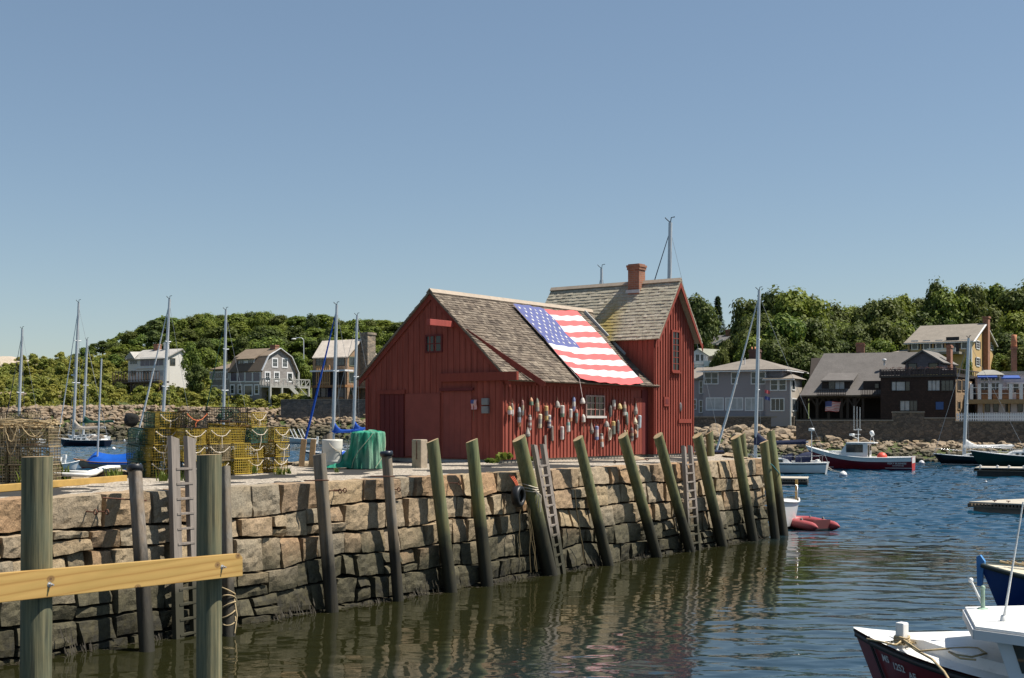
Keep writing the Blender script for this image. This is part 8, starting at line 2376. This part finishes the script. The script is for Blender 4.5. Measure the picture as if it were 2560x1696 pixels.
def house_sunroom():
    u0, vb = n6(1080, 1165); h = House('sunroom_house', 'white house with glazed sunroom and blue awnings at the right edge', u0, 131, -16, vb)
    m = clap('lavender_white', (.5, .48, .53), .15); mr = aroof('sunroom_roof', (.27, .26, .23)); z = lambda y_, x_=1150, yy=0: h.Z(n6(0, y_)[1], n6(x_, 0)[0], yy); x = lambda q, yy=0: h.X(n6(q, 0)[0], yy)
    h.box('lower_wall', m, 0, x(1560), 0, 6, -1, z(1012)); h.box('sunroom', m, x(1085), x(1290), 1.2, 6, z(1000), z(815)); h.box('upper_wall', m, x(1290) + .02, x(1560), 2.2, 7, z(1000), z(862))
    # domed roof of the sunroom
    a, b = x(1070), x(1300); mb = MB(); g = []
    for i in range(9):
        k = i / 8; row = []
        for j in range(9):
            q = j / 8; s_ = 1 - k; row.append((a + (b - a) * .5 + (b - a) * (q - .5) * (1 - .86 * k), .8 + (1 - s_) * 2.4, z(806) + (z(760) - z(806)) * math.sin(k * math.pi / 2)))
        g.append(row)
    mb.sheet(g); ro = h.part('sunroom_roof', mb, mr); mb = MB(); mb.add([(b, .8, z(806)), (b, 6, z(806)), (a + (b - a) * .57, 3.2, z(760)), (a + (b - a) * .57, 4.5, z(760))], [(0, 1, 3, 2)]); h.part('roof_side', mb, mr, ro)
    h.box('house_roof', mr, x(1290), x(1560), 3.5, 8, z(800), z(772)); h.box('main_wall', m, x(1290), x(1560), 4, 8, z(862), z(800))
    mw = paint('awning_blue', (.03, .08, .3), .7); mb = MB(); mb.add([(x(1080, .3), .3, z(822)), (x(1235, .3), .3, z(822)), (x(1235, .3), 1.2, z(805)), (x(1080, .3), 1.2, z(805)), (x(1080, .3), .3, z(834)), (x(1235, .3), .3, z(834))], [(0, 1, 2, 3), (4, 5, 1, 0)]); h.part('awning', mb, mw); mb = MB(); mb.add([(x(1270), .5, z(832)), (x(1420), .5, z(832)), (x(1420), 2.2, z(808)), (x(1270), 2.2, z(808)), (x(1270), .5, z(842)), (x(1420), .5, z(842))], [(0, 1, 2, 3), (4, 5, 1, 0)]); h.part('awning', mb, mw)
    for a_, b_, ny in (((1104, 830), (1128, 853), 1), ((1136, 830), (1160, 853), 1), ((1190, 825), (1216, 853), 1), ((1224, 825), (1250, 853), 1), ((1104, 873), (1128, 945), 1), ((1136, 873), (1160, 945), 1), ((1190, 873), (1216, 942), 1), ((1224, 873), (1250, 942), 1)): h.win(a_, b_, n6, nx=1, ny=ny, off=1.2, trim=.07)
    for a_, b_ in (((1315, 880), (1352, 945)), ((1362, 880), (1400, 945)), ((1420, 880), (1470, 945))): h.win(a_, b_, n6, nx=1, ny=1, off=2.2, trim=.09)
    # deck with white posts
    dz = z(1000, 1200, -1.2); mo = paint('deck_edge_tan', (.26, .18, .09), .8); dk = h.box('deck', mo, x(1005, -1.2), x(1560), -1.3, 2.2, dz - .45, dz)
    for q in (1018, 1080, 1162, 1244, 1326, 1408, 1490): xx = x(q, -1.2); mb = MB(); mb.bx(xx, xx + .32, -1.25, -1.0, dz, dz + 1.55); h.part('deck_post', mb, M_WHT, dk)
    mb = MB(); mb.bar((x(1018, -1.1), -1.1, dz + 1.2), (x(1500, -1.1), -1.1, dz + 1.2), .05); mb.bar((x(1018, -1.1), -1.1, dz + .6), (x(1500, -1.1), -1.1, dz + .6), .04); h.part('deck_rail', mb, M_STEEL, dk)
    for q in (1110, 1195, 1270, 1385): xx = x(q, 0); mb = MB(); mb.bx(xx, xx + .9, -.4, .3, dz, dz + .5); mb.bx(xx, xx + .9, .3, .4, dz, dz + 1.0); h.part('deck_chair', mb, paint('brown_wicker', (.16, .09, .05), .8), dk)
    for q in (1140, 1205, 1300, 1395): h.win((q, 1035), (q + 34, 1095), n6, nx=1, ny=1, off=0, mf=M_DKT, trim=.05)
    for q in (1125, 1325): xx = x(q, -.9); mb = MB(); mb.bar((xx, -.9, -.5), (xx, -.9, dz - .3), .16); h.part('deck_support', mb, mo)
    c0, c1 = h.F(n6(1347, 590), 4.5), h.F(n6(1388, 590), 4.5); ch = h.chimney(c0.x, c1.x, 4.5, 5.4, z(800), c0.z); c = h.F(n6(1370, 530), 4.9); mb = MB(); mb.lathe([(.32, 0), (.28, .5), (.34, .6), (.25, .9), (.3, 1.3), (.0, 1.35)], 10, 0, Matrix.Translation(((c0.x + c1.x) / 2, 4.95, c0.z))); h.part('chimney_pot', mb, paint('terracotta', (.5, .2, .1), .8), ch)


house_sunroom()


def picket_fence():
    fr = SWF; x0, x1 = fr.hy(2391, VH, .4).x, fr.hy(2670, VH, .4).x; zb, zt = fr.hy(2450, 1055, .4).z, fr.hy(2450, 1032, .4).z
    root = thing('picket_fence', 'white picket fence along the top of the sea wall at the right', 'fence', fr.o, fr.yaw); n = int((x1 - x0) / .21); mb = MB()
    for i in range(n): x = x0 + .21 * i; mb.prism([(x, zb + .1), (x + .12, zb + .1), (x + .12, zt - .08), (x + .06, zt), (x, zt - .08)], .37, .4)
    mb.build('picket_panel', M_WHT, root); mb = MB(); mb.bx(x0, x1, .4, .45, zb + .25, zb + .36); mb.bx(x0, x1, .4, .45, zt - .3, zt - .2); mb.build('rail', M_WHT, root)


picket_fence()


def house_dormer_white():
    u0, vb = n5(20, 830); h = House('dormer_house', 'white dormered house with balcony partly hidden behind the shed tower', u0, 175, -26, vb); m = clap('pale_white_clapboard', (.55, .54, .53), .2); mr = aroof('green_grey_asphalt', (.27, .27, .22))
    z = lambda y_, x_=100: h.Z(n5(0, y_)[1], n5(x_, 0)[0]); x = lambda q: h.X(n5(q, 0)[0]); h.box('wall', m, x(-30), x(240), 1, 9, -1, z(755)); g = MB(); g.prism([(x(-10), z(720)), (x(145), z(720)), (x(150), z(655)), (x(70), z(602)), (x(-10), z(655))], .4, 6); d = h.part('dormer', g, m); h.slab('dormer_roof', mr, [(x(165), .1, z(660)), (x(165) + 2.0, 8, z(660)), (x(72) + 3.5, 8, z(598)), (x(72), .1, z(598))], .15, d)
    h.slab('roof', mr, [(x(150), .5, z(770)), (x(260), .5, z(770)), (x(225), 6, z(600)), (x(90), 6, z(600))], .2)
    for a, b in (((60, 648), (90, 700)), ((100, 648), (122, 700))): h.win(a, b, n5, nx=1, ny=1, off=.4, trim=.1, parent=d)
    b = h.box('balcony_floor', M_WHT, x(-20), x(145), -.9, .4, z(752), z(745)); h.railing(x(-20), x(140), -.85, z(745), z(702), M_WHT, 22, 'balcony_railing', .06, b); h.box('balcony_post', M_WHT, x(143), x(190), -.9, .3, z(745), z(700), b)
    u0, vb = n5(60, 600); h = House('dark_roof_house', 'house with dark grey roof and brick chimney half hidden by trees right of the tower', u0, 205, -24, vb); mr = aroof('charcoal_asphalt', (.12, .115, .115)); z = lambda y_, x_=200: h.Z(n5(0, y_)[1], n5(x_, 0)[0]); x = lambda q: h.X(n5(q, 0)[0])
    h.box('wall', clap('brown_clapboard', (.2, .14, .1), .2), x(60), x(290), 1, 8, -2, z(555)); r = h.slab('roof', mr, [(x(50), .3, z(560)), (x(285), .3, z(575)), (x(330), 5, z(475)), (x(95), 5, z(487))], .2); mb = MB(); mb.bar((x(180), .2, z(578)), (x(272), .2, z(532)), .12, .2); h.part('gable_trim', mb, M_WHT, r); c = h.F(n5(318, 455), 4); h.chimney(c.x - .5, c.x + .4, 4, 5, c.z - 2, c.z, parent=r)


house_dormer_white()


def street_lamp():
    d = 300; a = P(760, 900, d); b = P(759, 850, d); c = P(738, 847, d); root = thing('street_lamp', 'thin street lamp with curved arm before the trees between two houses', 'street lamp', a); mb = MB(); a0 = Vector((0, 0, -6)); b0 = b - a; c0 = c - a; mb.tube([a0, b0, b0 + Vector((-.5, 0, .5)), c0 + Vector((.6, 0, .2)), c0], .1, 6); mb.build('pole', M_ALU, root); mb = MB(); mb.ball(c0 + Vector((-.3, 0, -.1)), .45, 8, 6, 0, (1.4, .6, .45)); mb.build('lamp_head', M_GEL, root)


street_lamp()
# ---------------------------------------------------------------- trees and bushes
M_LEAF = leaf_mat('broad_leaves', (.105, .17, .03), (.19, .235, .04)); M_LEAFD = leaf_mat('dark_leaves', (.065, .1, .025), (.12, .15, .035)); M_LEAFB = leaf_mat('scrub_leaves', (.18, .23, .04), (.3, .3, .07)); M_NEEDLE = leaf_mat('needles', (.04, .075, .03), (.06, .1, .03)); M_BARK = boards('bark', (.1, .075, .055), var=.4)


def crown_mesh(seed, n, leaf, mat, nb=20, flat=.8, low=.24, bushy=False):
    """unit tree crown: height 0..1, radius about .42; leaf clumps on many overlapping boughs"""
    rng = random.Random(seed); vs, fs = [], []; blobs = []
    for k in range(nb):
        while True:
            p = Vector((rng.uniform(-1, 1), rng.uniform(-1, 1), rng.uniform(-1, 1)))
            if .35 < p.length < 1: break
        if k < 3: p = Vector((rng.uniform(-.3, .3), rng.uniform(-.3, .3), rng.uniform(.6, .95)))
        c = Vector((p.x * .3, p.y * .3, low + (1 - low) * (.47 + .4 * p.z))); blobs.append((c, rng.uniform(.085, .17)))
    for k in range(n):
        c, r = blobs[rng.randrange(nb)]
        d = Vector((rng.gauss(0, 1), rng.gauss(0, 1), rng.gauss(0, 1) + .35)).normalized()
        q = c + Vector((d.x, d.y, d.z * flat)) * r * (rng.uniform(.55, 1.15) if rng.random() < .85 else rng.uniform(1.1, 1.5))
        nn = (d + Vector((rng.gauss(0, .3), rng.gauss(0, .3), rng.gauss(0, .3) + .25))).normalized(); a = nn.cross(Vector((rng.gauss(0, 1), rng.gauss(0, 1), rng.gauss(0, 1)))).normalized(); b = nn.cross(a); s = leaf * rng.uniform(.6, 1.4)
        i = len(vs); vs += [q - a * s, q + b * s * .7, q + a * s, q - b * s * .7 + nn * s * .25]; fs.append((i, i + 1, i + 2, i + 3))
    me = bpy.data.meshes.new('tree_crown'); me.from_pydata([tuple(v) for v in vs], [], fs); me.materials.append(mat); return me


def trunk_mesh(seed, h=.5):
    rng = random.Random(seed); mb = MB(); mb.tube([(0, 0, -.25), (.0, 0, .1), (.015, .01, h * .6), (.02, .0, h + .15)], [.034, .026, .02, .01], 7)
    for k in range(6): a = rng.uniform(0, 6.28); z = rng.uniform(.18, h); mb.tube([(.01, 0, z), (math.cos(a) * .12, math.sin(a) * .12, z + .12), (math.cos(a) * .24, math.sin(a) * .24, z + .2)], [.013, .009, .004], 5)
    return mb.mesh('tree_trunk', M_BARK)


def conifer_mesh(seed, n, mat):
    rng = random.Random(seed); vs, fs = [], []
    for k in range(n):
        tier = rng.randrange(13); z = .12 + tier * .068 + rng.uniform(-.045, .045); R = .24 * max(0.02, 1 - (z - .06) / .96) ** .85 * (1 + .22 * math.sin(tier * 2.4 + 3 * math.sin(tier))); a = rng.uniform(0, 6.28); a += .5 * math.sin(a * 5 + tier * 1.7); r = R * rng.uniform(.1, 1) ** .6; q = Vector((math.cos(a) * r, math.sin(a) * r, z - r * .22 + rng.uniform(-.01, .012))); s = .02 * rng.uniform(.6, 1.4); t = Vector((math.cos(a), math.sin(a), -.25)).normalized(); u = Vector((-math.sin(a), math.cos(a), rng.uniform(-.4, .4))).normalized(); i = len(vs)
        vs += [q - u * s * .5, q + t * s * 1.3, q + u * s * .5, q - t * s * .6]; fs.append((i, i + 1, i + 2, i + 3))
    me = bpy.data.meshes.new('tree_crown'); me.from_pydata([tuple(v) for v in vs], [], fs); me.materials.append(mat); return me


CR_FAR = [crown_mesh(40 + i, 3600, .03, M_LEAF if i % 3 else M_LEAFD, 18) for i in range(6)]
CR_NEAR = [crown_mesh(60 + i, 8500, .025, M_LEAF if i in (0, 3) else M_LEAFD, 30) for i in range(6)]
BUSH = [crown_mesh(80 + i, 1100, .05, M_LEAFB, 12, .8, .0) for i in range(4)]
TRUNK = [trunk_mesh(i) for i in range(4)]; CONIF = conifer_mesh(3, 6500, M_NEEDLE)


def tree(base, hgt, wid, crown, trunk, label, group, rz, name='tree', cat='tree', cname='crown'):
    r = thing(name, label, cat, base, rz, group); r.scale = (wid, wid, hgt)
    for nm, me in (('trunk', trunk), (cname, crown)):
        if me is None: continue
        o = bpy.data.objects.new(nm, me); COL.objects.link(o); o.parent = r
    return r


SKY_L = [(-20, 900), (90, 897), (150, 896), (188, 880), (223, 864), (255, 853), (287, 835), (319, 826), (351, 815), (414, 794), (462, 790), (506, 783), (564, 778), (627, 784), (675, 781), (723, 792), (780, 786), (819, 794), (851, 795), (898, 797), (946, 792), (978, 812), (1010, 803), (1060, 800)]


def build_trees():
    rng = random.Random(23); g = 'trees of the wooded ridge on the left'
    lab = 'leafy green tree in the wood covering the ridge on the left'
    n = 0
    def put(u, vt, d, wpx, lab, grp, crowns, zf, name='broadleaf_tree', minh=5):
        nonlocal n
        p = P(u, vt, d); zg = zf(p.x, p.y) - .3; hgt = max(p.z - zg, minh); w = wpx * d / FOC / .84
        tree((p.x, p.y, p.z - hgt), hgt, w, crowns[n % len(crowns)], TRUNK[n % 4], lab, grp, rng.uniform(0, 6.28), name); n += 1
    u = 186
    while u < 1030:      # skyline row
        v = lerp_tab(SKY_L, u) + rng.uniform(-6, 5); put(u, v, 368 + rng.uniform(-10, 10), rng.choice((48, 60, 75, 95, 112)) * (.7 if u < 330 else 1), lab, g, CR_FAR, zl); u += rng.uniform(20, 30)
    for dv, d, st, u0 in ((28, 350, 30, 230), (58, 332, 34, 250), (92, 316, 40, 440)):
        u = u0
        while u < 1010:
            v = lerp_tab(SKY_L, u) + dv + rng.uniform(-11, 11)
            if d < 325 and not (440 < u < 520 or 680 < u < 790 or u > 890): u += 30; continue
            put(u, v, d + rng.uniform(-8, 8), rng.choice((50, 64, 82, 104)), lab, g, CR_FAR, zl); u += rng.uniform(st * .8, st * 1.2)
    # trees and bushes close to the far houses
    for u, v, d, w, l in ((478, 858, 292, 62, 'tree standing at the right corner of the white house'), (495, 905, 285, 70, 'low spreading tree between the white house and the gambrel house'), (770, 905, 290, 52, 'tree between the gambrel house and the tan house'), (752, 885, 300, 50, 'taller tree behind the street lamp'), (300, 955, 292, 40, 'small tree below the deck of the white house')):
        put(u, v, d, w, l, None, CR_FAR, zl, 'broadleaf_tree')
    # scrub on the slope
    for k in range(300):
        for _ in range(30):
            u = rng.uniform(-10, 800); d = rng.uniform(270, 352); x = (u - CU) / FOC * d; v = VH - (zl(x, d) - HC) * FOC / d
            if 320 < u < 470 and v > 935 and d < 302 and v < 948: continue
            if u > 520 and d > 284: continue
            break
        r = rng.uniform(1.6, 4.2); o = bpy.data.objects.new('bush', BUSH[k % 4]); COL.objects.link(o); o.location = (x, d, zl(x, d) - .5); o.scale = (r * 1.35, r * 1.35, r * rng.uniform(.8, 1.15)); o.rotation_euler = (0, 0, rng.uniform(0, 6.28))
        tag(o, 'low bright green bush in the scrub on the slope above the far left shore', 'bush', 'scrub bushes on the far left slope')
    # low scrub between the bushes, too dense to count
    vs, fs = [], []
    for k in range(70000):
        x = rng.uniform(-165, -22); d = rng.uniform(268, 372); nz = mnoise.noise(Vector((x * .16, d * .16, 2)))
        if nz < -.22: continue
        if x < -118 and d > 335 and nz < .1: continue
        z = zl(x, d) + rng.uniform(0, 1) * (.5 + 2.2 * max(0, nz + .1)); s = rng.uniform(.14, .34); a = Vector((rng.gauss(0, 1), rng.gauss(0, 1), rng.gauss(0, .6))).normalized(); b = a.cross(Vector((rng.gauss(0, 1), rng.gauss(0, 1), rng.gauss(0, 1)))).normalized(); q = Vector((x, d, z)); i = len(vs); vs += [q - a * s, q + b * s * .7, q + a * s, q - b * s * .7]; fs.append((i, i + 1, i + 2, i + 3))
    me = bpy.data.meshes.new('scrub'); me.from_pydata([tuple(v) for v in vs], [], fs); me.materials.append(M_LEAFB); o = bpy.data.objects.new('scrub', me); COL.objects.link(o); tag(o, 'low green scrub covering the slope above the far left shore', 'scrub', kind='stuff')
    # --- right side
    gr = 'trees rising behind the houses on the right'; lr = 'big leafy tree in the wood behind the houses on the right'
    special = [(1737, 738, 205, 120, 'rounded green tree showing right beside the shed tower roof', CR_NEAR), (1762, 762, 210, 70, 'smaller green tree between the tower roof and the conifer', CR_NEAR)]
    for u, v, d, w, l, c in special: put(u, v, d, w, l, None, c, zr_)
    p = P(1794, 738, 215); zg = zr_(p.x, p.y); tree((p.x, p.y, zg), p.z - zg, (p.z - zg) * .85, CONIF, TRUNK[0], 'dark pointed conifer standing alone against the sky right of the tower', None, .4, 'conifer')
    p = P(1790, 800, 190); zg = zr_(p.x, p.y); 
    row = [(1830, 812, 215, 84), (1880, 738, 186, 120), (1925, 722, 180, 150), (1985, 716, 178, 160), (2035, 742, 182, 120), (1905, 770, 176, 130), (1965, 775, 172, 140), (2030, 785, 174, 130), (1860, 800, 180, 90), (1890, 835, 170, 110), (1950, 840, 166, 120), (2010, 845, 166, 110), (1840, 855, 182, 80), (1815, 845, 188, 70),
           (2085, 757, 215, 110), (2130, 762, 220, 120), (2180, 752, 212, 120), (2215, 733, 205, 120), (2255, 728, 208, 110), (2295, 738, 214, 110), (2335, 700, 210, 100), (2360, 715, 206, 130), (2405, 712, 212, 120), (2440, 700, 208, 110), (2480, 703, 212, 130), (2530, 712, 206, 130), (2575, 706, 210, 140),
           (2100, 800, 190, 120), (2150, 805, 188, 120), (2205, 790, 186, 130), (2245, 795, 190, 110), (2090, 845, 180, 110), (2140, 850, 180, 110), (2200, 845, 182, 110), (2240, 840, 190, 90), (2310, 770, 205, 130), (2370, 780, 205, 130), (2430, 775, 205, 130), (2490, 770, 200, 120), (2545, 775, 190, 130), (2520, 830, 185, 110), (2560, 860, 180, 110), (2500, 880, 182, 70)]
    for u, v, d, w in row: put(u, v, d + rng.uniform(-3, 3), w * rng.uniform(.95, 1.15), lr, gr, CR_NEAR, zr_)
    for u, v, d, w, l in ((1800, 868, 172, 60, 'dark bushy tree behind the white dormered house'), (1770, 852, 180, 60, 'yellow green bush below the dark grey roof'), (2418, 890, 140, 40, 'yellow green shrub on the terrace behind the dark house'), (1822, 850, 178, 66, 'small tree between the dormered house and the grey chimney')): put(u, v, d, w, l, None, CR_NEAR, zr_, 'shrub' if 'sh' in l else 'broadleaf_tree', 3)


build_trees()
